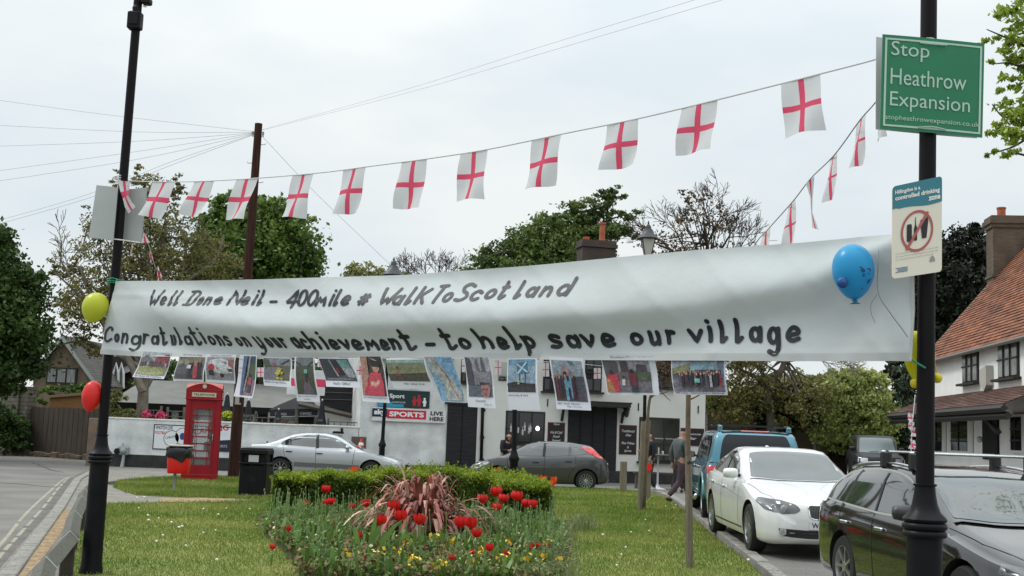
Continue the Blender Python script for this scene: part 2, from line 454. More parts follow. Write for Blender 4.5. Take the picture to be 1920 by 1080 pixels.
# far verge lawn by the church wall
sheet('verge',[(11.4,45.6),(24,46.5),(24,60),(11.4,60)],.22,grassm)
# ---------- grass blades (stuff)
def inpoly(pts,poly):
 x,y = pts[:,0],pts[:,1]; ins = np.zeros(len(pts),bool); k = len(poly)
 for i in range(k):
  x0,y0 = poly[i]; x1,y1 = poly[(i + 1) % k]
  c = ((y0 > y) != (y1 > y)) & (x < (x1 - x0) * (y - y0) / (y1 - y0 + 1e-12) + x0); ins ^= c
 return ins
BED = [(-4.15,21.9),(-3.95,19.5),(-3.45,17.4),(-2.85,15.6),(-2.42,14.2),(-2.1,12.6),(.5,12.6),(.72,14.2),(.85,16.5),(.95,19.5),(.85,22.2),(.4,22.9),(-4.0,22.8)]
def blades(name,polys,excl,dens_fn,n,hmin,hmax,wid,m_,y0,y1,x0,x1):
 # density falls with distance
 u = nr.random(n); Y = y0 * (y1 / y0) ** u; X = x0 + (x1 - x0) * nr.random(n)
 p = np.stack([X,Y],1); keep = np.zeros(n,bool)
 for q in polys: keep |= inpoly(p,q)
 for q in excl: keep &= ~inpoly(p,q)
 p = p[keep]; n = len(p)
 sc = np.clip(p[:,1] / 14,.9,2.2)
 h = (hmin + (hmax - hmin) * nr.random(n) ** 2) * np.clip(sc,.9,1.5)
 a = nr.random(n) * 2 * np.pi; lean = nr.random(n) * .9
 ld = nr.random(n) * 2 * np.pi; wv = wid * sc
 base = np.concatenate([p,np.zeros((n,1))],1)
 s_ = np.stack([np.cos(a),np.sin(a),np.zeros(n)],1) * wv[:,None] / 2
 tip = base + np.stack([np.cos(ld) * lean * h,np.sin(ld) * lean * h,h],1)
 V = np.stack([base - s_,base + s_,tip],1).reshape(-1,3)
 return npmesh(name,V,np.arange(n * 3).reshape(-1,3),m_,nper=3)
bladem = mat('grass_blades',(.11,.19,.018),.7,col2=(.265,.285,.07),nscale=.6,island=.4,trans=.25,detail=8)
g = blades('grass',[main_lawn],[BED],None,330000,.02,.055,.009,bladem,9.5,36,-8,5)
tag(g,'short mown grass with yellowish worn patches on the green','grass',kind='stuff')
g = blades('grass',[patch],[],None,90000,.03,.07,.01,bladem,24,34.5,-9.8,-4.9); g.location.z = .004
tag(g,'tufty grass in front of the red telephone box','grass',kind='stuff')
# daisies / dandelion clocks
dm = [mat('clock_white',(.75,.75,.7),.9),mat('flower_stalk',(.12,.2,.04),.8)]
mb = MB(); mb.tube([(0,0,0),(.005,0,.06)],.003,4,1); mb.lathe([(.004,.055),(.02,.065),(.024,.078),(.015,.09),(.002,.094)],n=8,mi=0)
d0 = mb.build('dandelion',dm); tag(d0,'white dandelion clock in the short grass of the green','flower','white dandelion clocks scattered over the lawn')
spots = [(270,938),(256,939),(381,960),(409,971),(277,973),(297,977),(278,983),(321,987),(335,997),(341,995),(305,1011),(293,1023),(348,1030),(406,1059),(381,1005),(404,1000),(468,959),(1248,953),(1267,951),(1210,979),(1217,1000),(1183,1003),(1165,1046),(1173,1033),(1156,1067),(1403,1059),(1286,970),(424,958),(260,958),(304,900),(362,906),(378,912),(1130,1010)]
for i,(x,y) in enumerate(spots):
 o = d0 if i == 0 else d0.copy()
 if i: COL.objects.link(o)
 o.location = G(x,y); o.rotation_euler = (0,0,i); o.scale = (.62 + .3 * rng.random(),) * 3
# ================================================================== BUILDINGS, WALLS, FENCES
whitebrick = brickmat('white_painted_brick',(.66,.675,.67),(.63,.65,.645),(.60,.615,.61),bump=.35,ms=.01)
whiterend = mat('white_render',(.66,.67,.64),.85,col2=(.60,.61,.57),nscale=1.2,bump=.15,bscale=30,detail=8)
blacktar = mat('black_plinth',(.018,.018,.018),.75,col2=(.035,.035,.033),nscale=3)
blackbd = mat('black_boards',(.010,.010,.012),.8,col2=(.02,.02,.022),nscale=2,stretch=(1,1,14))
glassd = mat('dark_window_glass',(.012,.014,.016),.06,spec=.8)
glassc = mat('curtained_glass',(.22,.23,.22),.12,col2=(.10,.105,.10),nscale=3,stretch=(6,6,.6),spec=.8)
woodb = mat('black_timber',(.02,.018,.016),.7)
woodg = mat('grey_weathered_wood',(.16,.14,.115),.9,col2=(.10,.088,.07),nscale=6,stretch=(8,8,.5),bump=.3,fine=40)
woodf = mat('brown_fence_wood',(.10,.078,.062),.9,col2=(.07,.055,.045),nscale=3,stretch=(7,7,.4),bump=.2)
woodo = mat('orange_shed_wood',(.30,.15,.06),.8,col2=(.22,.11,.045),nscale=5,stretch=(.5,8,8))
feltg = mat('grey_roof_felt',(.20,.20,.185),.9,col2=(.165,.168,.155),nscale=1.5,bump=.2)
tiler = brickmat('clay_tiles',(.33,.11,.05),(.21,.075,.04),(.03,.014,.01),bw=.17,bh=.1,ms=.012,bump=.9,axis='YZ')
tilep = brickmat('old_clay_tiles',(.20,.085,.05),(.13,.06,.04),(.02,.012,.01),bw=.17,bh=.09,ms=.01,bump=.9,axis='YZ')
tiled = brickmat('dark_tiles',(.11,.095,.085),(.08,.072,.068),(.03,.03,.03),bw=.18,bh=.11,ms=.012,bump=.5)
tilem = brickmat('mossy_tiles',(.13,.095,.055),(.10,.085,.045),(.03,.03,.02),bw=.18,bh=.11,ms=.012,bump=.5)
brickb = brickmat('brown_brick',(.20,.125,.075),(.14,.09,.06),(.16,.145,.12),bump=.35)
brickd = brickmat('old_wall_brick',(.13,.085,.055),(.095,.07,.05),(.10,.092,.078),bump=.35)
stonew = brickmat('stone_wall',(.17,.15,.11),(.12,.105,.08),(.075,.07,.055),bw=.36,bh=.16,bump=.6,ms=.02)
brickch = brickmat('chimney_brick',(.13,.085,.055),(.085,.058,.04),(.11,.095,.075),bump=.35)
terra = mat('terracotta',(.42,.12,.055),.8,col2=(.30,.085,.045),nscale=6)
greyp = mat('grey_paint',(.25,.28,.27),.6)
# ---------- low white pub garden wall
WY = 39.8; WX0,WX1 = (207 - 960) / FPX * WY,-4.98
th = thing('garden_wall','long low white painted brick wall with black base behind the telephone box','wall',(WX0,WY,ASZ))
MB().box(((WX0 + WX1) / 2,WY + .12,.33 + .58),(WX1 - WX0,.24,1.16)).build('wall_face',whitebrick,th,world=True)
MB().box(((WX0 + WX1) / 2,WY + .12,.12),(WX1 - WX0 + .02,.27,.43)).build('plinth',blacktar,th,world=True)
mb = MB(); x = WX0
while x < WX1 - .2:
 mb.bev((x + .22,WY + .12,1.52 + rng.uniform(-.004,.006)),(.435,.29,.06),.012); x += .44
mb.build('coping',whiterend,th,world=True)
# gate pier at the left end
th = thing('gate_pier','narrow brown timber pier at left end of the white wall','pier',(WX0 - .3,WY,ASZ))
MB().bev((WX0 - .28,WY + .1,.7),(.3,.28,1.6),.02).build('post',brickb,th,world=True)
# standpipe against the wall
th = thing('standpipe','small grey water meter post against the white wall','standpipe',(WX0 + .36,WY - .15,ASZ))
c = P(232,848,WY - .15)
MB().tube([(c.x - .02,c.y,ASZ),(c.x,c.y,.1),(c.x + .02,c.y,c.z)],[.075,.06,.05],8).build('post',GALV,th,world=True)
MB().bev((c.x,c.y,c.z + .05),(.34,.16,.28),.03).lathe([(.02,-.2),(.09,-.16),(.11,-.1),(.09,-.08)],(c.x,c.y,c.z + .05),14,axis='Y').build('housing',greyp,th,world=True)
MB().lathe([(.03,-.12),(.10,-.11),(.10,0)],(c.x - .2,c.y,c.z + .03),14,axis='Y').build('reel',BLACKM,th,world=True)
MB().tube([(c.x - .05,c.y,c.z + .18),(c.x - .05,c.y,c.z + .3)],.03,8).build('tap',GALV,th,world=True)
# wall poster : football banner
def wallpt(x,y,off=.02): return P(x,y,WY - off)
POST = mat('poster_white',(.68,.70,.72),.5); POSTD = mat('poster_navy',(.012,.014,.03),.5); POSTR = mat('poster_red',(.5,.02,.03),.5); POSTG = mat('poster_grey',(.35,.36,.38),.5); POSTB = mat('poster_blue',(.02,.05,.22),.5); SKIN0 = mat('poster_skin',(.5,.28,.2),.6)
th = thing('football_banner','white framed football poster on the wall behind the telephone box','banner',wallpt(289,845))
a,b = wallpt(289,795),wallpt(441,848)
W_,H_ = b.x - a.x,a.z - b.z
O_ = Vector((a.x,WY - .02,b.z))
MB().box((a.x + W_ / 2,WY - .012,b.z + H_ / 2),(W_,.015,H_)).build('sheet',POST,th,world=True)
mb = MB()
for (u0,v0,u1,v1) in ((0,0,W_,.03),(0,H_ - .03,W_,H_),(0,0,.03,H_),(W_ - .03,0,W_,H_)):
 mb.box((a.x + (u0 + u1) / 2,WY - .023,b.z + (v0 + v1) / 2),(u1 - u0,.008,v1 - v0))
mb.build('border',POSTD,th,world=True)
mb = MB(); X,Z = Vector((1,0,0)),Vector((0,0,1))
put_text(mb,'WATCH LIVE',O_ + Vector((.06,-.002,H_ - .17)),X,Z,w=.58,h=.12,mi=1,bold=.02)
put_text(mb,'FOOTBALL',O_ + Vector((.06,-.002,H_ - .33)),X,Z,w=.40,h=.10,mi=2,bold=.02)
mb.add([O_ + Vector(q) for q in [(1.72,-.002,.02),(W_ - .04,-.002,.02),(W_ - .04,-.002,.42),(2.1,-.002,.36),(1.72,-.002,.30)]],[(0,1,2,3,4)],1)
for (cx,cz,r) in ((.62,.38,.27),(1.0,.46,.29)):
 n = 26; mb.add([O_ + Vector((cx + r * math.cos(t * 2 * math.pi / n),-.003,cz + r * math.sin(t * 2 * math.pi / n))) for t in range(n)],[tuple(range(n))],1)
for (cx,cz,r) in ((.62,.38,.25),(1.0,.46,.27)):
 n = 26; mb.add([O_ + Vector((cx + r * math.cos(t * 2 * math.pi / n),-.005,cz + r * math.sin(t * 2 * math.pi / n))) for t in range(n)],[tuple(range(n))],0)
c_ = O_ + Vector((.42,-.007,.35)); put_text(mb,'CARLING',c_,Vector((.97,0,.2)),Vector((-.2,0,.97)),w=.38,h=.08,mi=1,bold=.01)
mb.add([O_ + Vector((.98 + .09 * math.cos(t),-.007,.46 + .12 * math.sin(t))) for t in [i * .5 for i in range(12)]],[tuple(range(12))],3)
put_text(mb,'CARLING',O_ + Vector((1.35,-.003,.52)),Vector((.97,0,.17)),Vector((-.1,0,.99)),w=1.2,h=.2,mi=2,bold=.02)
put_text(mb,'LEAGUE PASS',O_ + Vector((1.45,-.004,.36)),Vector((.97,0,.17)),Vector((-.1,0,.99)),w=1.1,h=.15,mi=0,bold=.03)
put_text(mb,'SKY SPORTS',O_ + Vector((1.9,-.005,.14)),X,Z,w=.6,h=.09,mi=4,bold=.02)
mb.build('lettering',[POST,POSTD,POSTR,POSTB,POSTG],th,world=True)
# ---------- trellis fence panels on the wall
def trellis(x0,x1,y0,y1,Y,label,lean=0):
 a,b = P(x0,y1,Y),P(x1,y1,Y); t,t2 = P(x0,y0,Y),P(x1,y0,Y)
 th = thing('trellis_panel',label,'trellis',a,group='trellis panels along the top of the white wall')
 mb = MB(); n = max(3,round((b.x - a.x) / .22))
 for i in range(n + 1):
  k = i / n; p = a.lerp(b,k); q = t.lerp(t2,k); mb.box(((p.x + q.x) / 2,Y,(p.z + q.z) / 2),(.028,.02,q.z - p.z))
 for k in (0.08,.5,.96):
  p = a.lerp(t,k); q = b.lerp(t2,k); mb.box(((p.x + q.x) / 2,Y - .022,(p.z + q.z) / 2),(b.x - a.x,.02,.03))
 mb.build('lattice',woodg,th,world=True)
 for k in (0,1):
  p = a.lerp(b,k); q = t.lerp(t2,k); MB().box((p.x,Y + .05,(p.z + q.z) / 2 + .05),(.07,.07,q.z - p.z + .15)).build('post',woodg,th,world=True)
trellis(262,300,768,790,40.4,'trellis panel with tall uprights above the pink flowers')
trellis(312,343,770,792,40.4,'short trellis panel just left of the telephone box')
trellis(452,478,778,797,40.4,'short trellis panel right of the telegraph pole')
trellis(479,553,783,803,40.4,'trellis panel behind the small closed parasol above the silver car')
trellis(614,688,791,812,40.4,'trellis panel next to the white pub wall')
# flowers in pots on the wall
pinkf = mat('pink_petals',(.62,.06,.16),.6,island=.3); leafy = mat('pot_leaves',(.06,.12,.03),.7,island=.4)
yelleaf = mat('yellow_green_leaves',(.42,.48,.03),.6,island=.35,trans=.2); potm = mat('plant_pot',(.08,.05,.035),.8)
def leafcloud(n,c,r,size,up=.3):
 c = np.array(c); r = np.array(r)
 d = nr.normal(size=(n,3)); d /= np.linalg.norm(d,axis=1)[:,None]; rad = nr.random(n) ** .45
 p = c + d * rad[:,None] * r
 return p,leafquads(p,size,up)
def leafquads(p,size,up=.3,aspect=.55):
 n = len(p)
 a = nr.normal(size=(n,3)); a[:,2] += up * 0; a /= np.linalg.norm(a,axis=1)[:,None]
 b = nr.normal(size=(n,3)); b -= (b * a).sum(1)[:,None] * a; b /= np.linalg.norm(b,axis=1)[:,None] + 1e-9
 s = size * (.6 + .8 * nr.random(n))[:,None]
 return np.stack([p - a * s / 2,p + b * s * aspect / 2 - a * s * .05,p + a * s / 2,p - b * s * aspect / 2 - a * s * .05],1).reshape(-1,3)
def flowerpot(x,y,name,label,m_,cat='flowers',w=.45,n=260):
 c = P(x,y,40.1); th = thing(name,label,cat,(c.x,c.y,1.55))
 _,V = leafcloud(n,(0,0,c.z - 1.5),(w,.2,.16),.10)
 npmesh('blossom',V,np.arange(n * 4).reshape(-1,4),m_,th)
 _,V = leafcloud(n,(0,0,c.z - 1.6),(w * .8,.18,.12),.09)
 npmesh('leaves',V,np.arange(n * 4).reshape(-1,4),leafy,th)
 MB().lathe([(.09,0),(.13,.16),(.14,.17),(.12,.17)],(0,0,-.03)).build('pot',potm,th)
flowerpot(274,781,'flower_pot','bright pink flowers on the white wall beside the pale tree trunk',pinkf,w=.16)
flowerpot(301,783,'flower_pot','bright pink flowers on the white wall nearest the telephone box',pinkf,w=.2)
flowerpot(427,782,'potted_shrub','yellow green shrub between the telephone box and the telegraph pole',yelleaf,cat='plant',w=.25,n=420)
flowerpot(533,801,'flower_pot','small pink flowers on the wall above the silver car',pinkf,w=.18,n=80)
# ---------- outbuilding with grey roof (behind the garden wall)
SY = 46.0
th = thing('outbuilding','low white outbuilding with long grey felt roof and black eaves','building',P(380,800,SY).to_2d().to_3d())
a,b = P(205,764,SY),P(628,786,SY)
e0,e1 = P(205,754,SY).z,P(628,770,SY).z
ez = (e0 + e1) / 2 - .0
MB().box(((a.x + b.x) / 2,SY + 2.2,1.0),(b.x - a.x - .3,4,ez * 2 - 2.1)).build('wall',whiterend,th,world=True)
mb = MB(); yr = SY + 4.2; rz_ = 1.7 + (785 - 722) / FPX * yr
v = [(a.x,SY - .25,ez),(b.x,SY - .25,ez),(b.x,yr,rz_),(a.x,yr,rz_)]
mb.add(v + [(p[0],p[1],p[2] - .12) for p in v],[(0,1,2,3),(4,7,6,5),(0,4,5,1),(1,5,6,2),(2,6,7,3),(3,7,4,0)])
mb.build('roof',feltg,th,world=True)
MB().box(((a.x + b.x) / 2,SY - .27,ez - .12),(b.x - a.x,.05,.27)).build('fascia',BLACKM,th,world=True)
for x in (300,352,500,570):
 c = P(x,790,SY); f = MB().box((c.x,SY + .17,1.3),(.8,.08,1.3)).build('window',woodb,th,world=True)
# ---------- gazebo with black canopy, closed parasols
th = thing('gazebo','open black canopy with grey edge and logos over the pub garden','canopy',P(555,800,43.5).to_2d().to_3d())
gy = 43.5; top = P(575,737,gy)
corners = [P(505,768,gy - 1.2),P(598,766,gy - 1.2),P(592,760,gy + 1.3),P(520,760,gy + 1.3)]
mb = MB()
for i in range(4):
 mb.add([top,corners[i],corners[(i + 1) % 4]],[(0,1,2)])
 d = Vector((0,0,-.26)); mb.add([corners[i],corners[(i + 1) % 4],corners[(i + 1) % 4] + d,corners[i] + d],[(0,1,2,3)])
mb.build('canopy',mat('canvas_black',(.02,.022,.024),.8),th,world=True)
mb = MB()
for i in range(4): mb.tube([corners[i] + Vector((0,-.02,-.27)),corners[(i + 1) % 4] + Vector((0,-.02,-.27))],.025,6)
mb.build('edge_trim',greyp,th,world=True)
for i in range(4):
 c = corners[i]; MB().tube([(c.x,c.y,0),(c.x,c.y,c.z - .1)],.035,8).build('leg',greyp,th,world=True)
mb = MB()
for u in (.12,.62):
 p = corners[0].lerp(corners[1],u) + Vector((0,-.03,-.2)); put_text(mb,'GUINNESS',p,X,Z,w=.42,h=.09,bold=.02)
mb.build('lettering',POSTG,th,world=True)
def parasol(x,ytop,ybot,Y,label,txt=None):
 t,b = P(x,ytop,Y),P(x,ybot,Y); h = t.z - b.z
 th = thing('closed_parasol',label,'parasol',(b.x,Y,0),group='closed black parasols in the pub garden')
 k = h; n = 10
 prof = [(.015,0),(.06,-.04 * k),(.085,-.25 * k),(.12,-.6 * k),(.19,-.92 * k),(.16,-.96 * k),(.05,-1.0 * k)]
 mb = MB().lathe(prof,(0,0,t.z - .05),12)
 mb.v = [(v[0] * (1 + .18 * math.sin(5 * math.atan2(v[1],v[0]))),v[1] * (1 + .18 * math.sin(5 * math.atan2(v[1],v[0]))),v[2]) for v in mb.v]
 mb.build('canopy',mat('parasol_canvas',(.018,.02,.026),.75),th)
 MB().tube([(0,0,0),(0,0,t.z - .1)],.022,8).build('pole',greyp,th)
 MB().lathe([(.005,0),(.03,.02),(.03,.05),(.005,.07)],(0,0,t.z - .05),8).build('finial',WHITEP,th)
 MB().lathe([(.25,0),(.25,.06),(.05,.09)],(0,0,0),16).build('base',BLACKM,th)
 if txt:
  mb = MB(); put_text(mb,txt,(-.08,-.2,b.z + .12),X,Z,w=.16,h=.05); mb.build('lettering',POSTG,th)
parasol(424,737,778,41.5,'closed black parasol between the telephone box and the telegraph pole')
parasol(464,748,788,42,'closed black parasol just right of the telegraph pole','Oct')
parasol(521,766,793,41.2,'small closed black parasol in front of the trellis above the silver car','SOL')
parasol(602,749,796,41.6,'large closed black parasol beside the pub wall','ESP')
# ---------- the pub
wfr_ = mat('white_rail',(.6,.62,.6),.6)
A0,A1 = Vector((-4.95,39.75,0)),Vector((7.15,42.7,0))
pu = (A1 - A0).normalized(); pn = Vector((pu.y,-pu.x,0)); PRZ = math.atan2(pu.y,pu.x)
def pubpt(x,y,off=0.): return onplane(x,y,A0,A1,off)
th_pub = thing('pub','long white two storey village pub with black plinth, doors and chimney','pub',(A0.x,A0.y,ASZ))
def pubbox(name,x0,y0,x1,y1,m_,parent,d0,d1,label=None):
 """rectangle in the facade given by picture corners; d0..d1 = how far it stands proud"""
 a = pubpt((x0 + x1) / 2,y0); b = pubpt((x0 + x1) / 2,y1); l = pubpt(x0,(y0 + y1) / 2); r_ = pubpt(x1,(y0 + y1) / 2)
 w_ = (r_.to_2d() - l.to_2d()).length; h_ = a.z - b.z; c = (l + r_) / 2 + pn * (d0 + d1) / 2; c.z = (a.z + b.z) / 2
 o = MB().box(c,(w_,abs(d1 - d0),h_),PRZ).build(name,m_,parent,world=True,label=label)
 return o,c,w_,h_
LEN = (A1 - A0).length
def pubbody(u0,u1,z0,z1,m_,name,depth=7.,proud=0.):
 c = A0 + pu * (u0 + u1) / 2 - pn * (depth / 2 - proud / 2); c.z = (z0 + z1) / 2
 return MB().box(c,(u1 - u0,depth + proud,z1 - z0),PRZ).build(name,m_,th_pub,world=True)
ux = (pubpt(893,800).to_2d() - A0.to_2d()).length
pubbody(0,ux - .9,.33,4.1,whitebrick,'side_wing',6.9)
pubbody(ux - .9,LEN,.33,5.0,whiterend,'wall',7.0,.04)
pubbody(-.02,LEN + .02,ASZ,.33,blacktar,'plinth',7.0,.07)
def gable_roof(u0,u1,ze,zr,m_,name,depth=7.):
 a = A0 + pu * (u0 - .15) + pn * .3; b = A0 + pu * (u1 + .15) + pn * .3
 c,d = a - pn * (depth / 2 + .3),b - pn * (depth / 2 + .3); e,f = a - pn * (depth + .6),b - pn * (depth + .6)
 v = [Vector((p.x,p.y,z)) for p,z in ((a,ze),(b,ze),(d,zr),(c,zr),(e,ze),(f,ze))]
 w2 = [p - Vector((0,0,.14)) for p in v]
 return MB().add(v + w2,[(0,1,2,3),(3,2,5,4),(6,9,8,7),(9,10,11,8),(0,6,7,1),(4,5,11,10),(0,3,9,6),(3,4,10,9),(1,7,8,2),(2,8,11,5)]).build(name,m_,th_pub,world=True)
gable_roof(ux - .9,LEN,4.95,6.3,tiled,'roof')
gable_roof(0,ux - 1.1,4.05,5.6,tiled,'wing_roof')
# chimney
cc = A0 + pu * (pubpt(1166,700).to_2d() - A0.to_2d()).length - pn * 3.4
ct = 1.7 + (806 - 452) / FPX * 45.6
ch = MB().box((cc.x,cc.y,(ct + 5) / 2 - .15),(1.35,.75,ct - 5 - .3),PRZ).box((cc.x,cc.y,ct - .21),(1.47,.87,.14),PRZ).box((cc.x,cc.y,ct - .07),(1.39,.79,.14),PRZ).build('chimney',brickmat('sooty_brick',(.075,.045,.035),(.05,.035,.03),(.05,.045,.04)),th_pub,world=True)
cp = cc + pu * .22; MB().lathe([(.13,0),(.115,.1),(.11,.68),(.14,.7),(.14,.76),(.1,.76)],(cp.x,cp.y,ct),16).build('chimney_pot',terra,ch,world=True)
cp = cc - pu * .42; MB().lathe([(.15,0),(.13,.05),(.13,.14),(.15,.16),(.1,.16)],(cp.x,cp.y,ct),16).build('chimney_pot',terra,ch,world=True)
def win(x0,y0,x1,y1,name='window',fr=woodb,gl=glassd,bars=((.5,),(.5,)),label=None,sill=True):
 f,c,w_,h_ = pubbox(name,x0,y0,x1,y1,fr,th_pub,-.02,.05,label)
 MB().box(c + pn * .045,(w_ - .12,.02,h_ - .12),PRZ).build('pane',gl,f,world=True)
 mb = MB()
 for b in bars[0]: mb.box(c + pn * .06 + pu * (b - .5) * w_,(.05,.035,h_ - .02),PRZ)
 for b in bars[1]: mb.box(c + pn * .055 + Vector((0,0,(b - .5) * h_)),(w_ - .02,.03,.04),PRZ)
 mb.build('glazing_bars',fr,f,world=True)
 if sill: MB().box(c + pn * .08 - Vector((0,0,h_ / 2 + .03)),(w_ + .14,.16,.06),PRZ).build('sill',fr,f,world=True)
 return f,c,w_,h_
for o_ in ((1018,662,1046,734),(1096,664,1128,735),(864,660,884,718),(1225,668,1262,728)):
 win(*o_,label=None)
# ground floor : black double doors
d,c,w_,h_ = pubbox('door',837,757,893,879,blackbd,th_pub,-.03,.05,'plain black boarded door beside the drainpipe')
MB().box(c + pn * .05 + Vector((0,0,0)),(.02,.02,h_),PRZ).build('cover_strip',BLACKM,d,world=True)
pubbox('lintel',834,755,896,758.5,woodb,th_pub,-.02,.09)
win(947,771,1021,832,bars=((.33,.66),(.45,)))
d,c,w_,h_ = pubbox('door',1063,763,1155,893,blackbd,th_pub,-.03,.06,'wide black entrance door under the porch hood')
mb = MB();
for k in (-.25,0,.25): mb.box(c + pn * .05 + pu * k * w_,(.03,.03,h_ - .1),PRZ)
mb.build('mouldings',BLACKM,d,world=True)
# porch hood
a,b = pubpt(1050,756),pubpt(1169,762)
mb = MB(); hw = (b - a).length; c = (a + b) / 2 + pn * .4
mb.box(c,(hw,.8,.12),PRZ); mb.box(c + Vector((0,0,.09)) - pn * .02,(hw + .08,.84,.05),PRZ)
mb.build('porch_hood',woodb,th_pub,world=True)
for k in (-.47,.47):
 q = c + pu * k * hw; mb = MB(); mb.tube([q - pn * .35 - Vector((0,0,.6)),q - pn * .2 - Vector((0,0,.25)),q + pn * .3 - Vector((0,0,.06))],.05,6); mb.build('bracket',woodb,th_pub,world=True)
win(1197,783,1273,866,bars=((.62,),(.40,)),gl=mat('murky_glass',(.035,.035,.025),.1,col2=(.015,.016,.014),nscale=1.5,spec=.7))
pubbox('window_rail',1226,821.5,1262,823.5,wfr_,th_pub,.05,.07)
# drainpipe, iron ties, wall lantern
def pubtube(name,pts,r,m_,n=8,label=None):
 return MB().tube([pubpt(x,y,o) for x,y,o in pts],r,n).build(name,m_,th_pub,world=True,smooth=True,label=label)
dpipe = pubtube('drainpipe',[(907,690,.09),(905,770,.09),(902,872,.09)],.055,BLACKM)
for (x,y) in ((906,769),(904,820),(903,862)):
 p = pubpt(x,y,.09); MB().lathe([(.075,-.05),(.075,.05)],p,10).build('pipe_collar',BLACKM,dpipe,world=True)
for x0,y0 in ((1026,748),(1196,756),(1308,761),(1310,700)):
 pubbox('iron_tie',x0 - .8,y0,x0 + .9,y0 + 14,BLACKM,th_pub,.0,.07)
# wall lantern : a thing of its own part of pub
c = pubpt(1175,771,.22)
l_ = MB().lathe([(.02,-.22),(.07,-.17),(.12,.06),(.14,.08),(.03,.2),(.03,.24)],c,6).build('wall_lantern',mat('lantern_green_black',(.03,.04,.035),.5),th_pub,world=True)
MB().tube([c + Vector((0,0,.22)),c - pn * .2 + Vector((0,0,.26))],.02,6).build('bracket',BLACKM,l_,world=True)
# white upper sign plate and dark name plate
pubbox('notice_plate',934,679,958,705,mat('plate_grey',(.42,.44,.40),.6),th_pub,.04,.06)
o,c,w_,h_ = pubbox('name_plate',934,706.5,959,714,BLACKM,th_pub,.04,.07)
mb = MB(); put_text(mb,'Radio Rentals',c - pu * w_ * .45 + pn * .02 - Vector((0,0,.03)),pu,Z,w=w_ * .9,h=.08); mb.build('lettering',POSTG,o,world=True)
# weatherboarded black gable piece left of the pub + grey barge beam (roof of side shed)
th = thing('weatherboard_shed','black weatherboarded shed with sloping grey barge beam against the pub','shed',P(645,790,42.3).to_2d().to_3d())
q = [P(x,y,42.3) for x,y in ((600,720),(692,720),(692,786),(600,757))]
k = [Vector((p.x,p.y + 2.2,p.z)) for p in q]
MB().add(q + k,[(0,1,2,3),(7,6,5,4),(0,4,5,1),(1,5,6,2),(2,6,7,3),(3,7,4,0)]).build('boarding',blackbd,th,world=True)
mb = MB()
for t in (735,748):
 a,b = P(600,t,42.26),P(690,t + 3,42.26); mb.tube([a,b],.012,5)
mb.build('board_edges',woodg,th,world=True)
a,b = P(560,757,42.2),P(692,787,42.2); MB().tube([a,b],.09,4).build('barge_beam',woodg,th,world=True)
a,b = P(556,764,42.2),P(556,812,42.2); MB().tube([a,b],.06,4).build('post',woodg,th,world=True)
q = [P(x,y,42.5) for x,y in ((600,757),(692,788),(692,830),(600,830))]; k = [Vector((p.x,p.y + 2,p.z)) for p in q]
MB().add(q + k,[(0,1,2,3),(7,6,5,4),(0,4,5,1),(1,5,6,2),(2,6,7,3),(3,7,4,0)]).build('lower_wall',whiterend,th,world=True)
# big St George flag on a cord
FLW = mat('flag_white',(.66,.67,.68),.8,trans=.32); FLR = mat('flag_red',(.68,.075,.15),.8,trans=.3)
def clothgrid(cor,nx=6,ny=8,amp=.03,ph=0.,nrm=None):
 tl,tr,br,bl = [Vector(c) for c in cor]; n = (tr - tl).cross(bl - tl).normalized()
 g = []
 for j in range(ny + 1):
  v = j / ny; r = []
  for i in range(nx + 1):
   u = i / nx; p = tl.lerp(tr,u).lerp(bl.lerp(br,u),v)
   r.append(p + n * amp * math.sin(u * 4.2 + v * 3 + ph) * (v * .9 + .1))
  g.append(r)
 return g
def stgeorge(cor,label,cat='flag',name='flag',group=None,amp=.02,ph=0.,cw=.15,seen=None):
 tl,tr,br,bl = [Vector(c) for c in cor]
 W_ = (tr - tl).length; H_ = (bl - tl).length; t = cw
 us = [0,.22,.5 - t / 2,.5 + t / 2,.78,1]; th_ = t * W_ / H_; vs = [0,.15,.3,.5 - th_ / 2,.5 + th_ / 2,.7,.85,1]
 n = (tr - tl).cross(bl - tl).normalized(); V = []; mw = MB();
 def pt(u,v):
  p = tl.lerp(tr,u).lerp(bl.lerp(br,u),v); return p + n * amp * math.sin(u * 5 + v * 4 + ph) * (v + .1)
 root = tl.lerp(tr,.5)
 o = None
 mb = MB()
 for j in range(len(vs) - 1):
  for i in range(len(us) - 1):
   mi = 1 if (i == 2 or j == 3) else 0
   mb.add([pt(us[i],vs[j]),pt(us[i + 1],vs[j]),pt(us[i + 1],vs[j + 1]),pt(us[i],vs[j + 1])],[(0,1,2,3)],mi)
 o = mb.build(name,[FLW,FLR],origin=root,recalc=False)
 me = o.data; bm = bmesh.new(); bm.from_mesh(me); bmesh.ops.remove_doubles(bm,verts=bm.verts,dist=1e-5); bm.to_mesh(me); bm.free()
 me.polygons.foreach_set('use_smooth',[True] * len(me.polygons))
 return tag(o,label,cat,group)
stgeorge([P(538,693,39.2),P(611,696,39.2),P(608,742,39.2),P(538,739,39.2)],'big English cross flag hung at the pub behind the banner photos',amp=.08,cw=.2)
th = thing('rope','thin cord holding the big English flag by the pub','rope',(-7,39.2,0))
MB().tube([P(538,693,39.22),P(611,696,39.22),P(688,699,39.6)],.012,4).build('cord',CORDW,th,world=True)
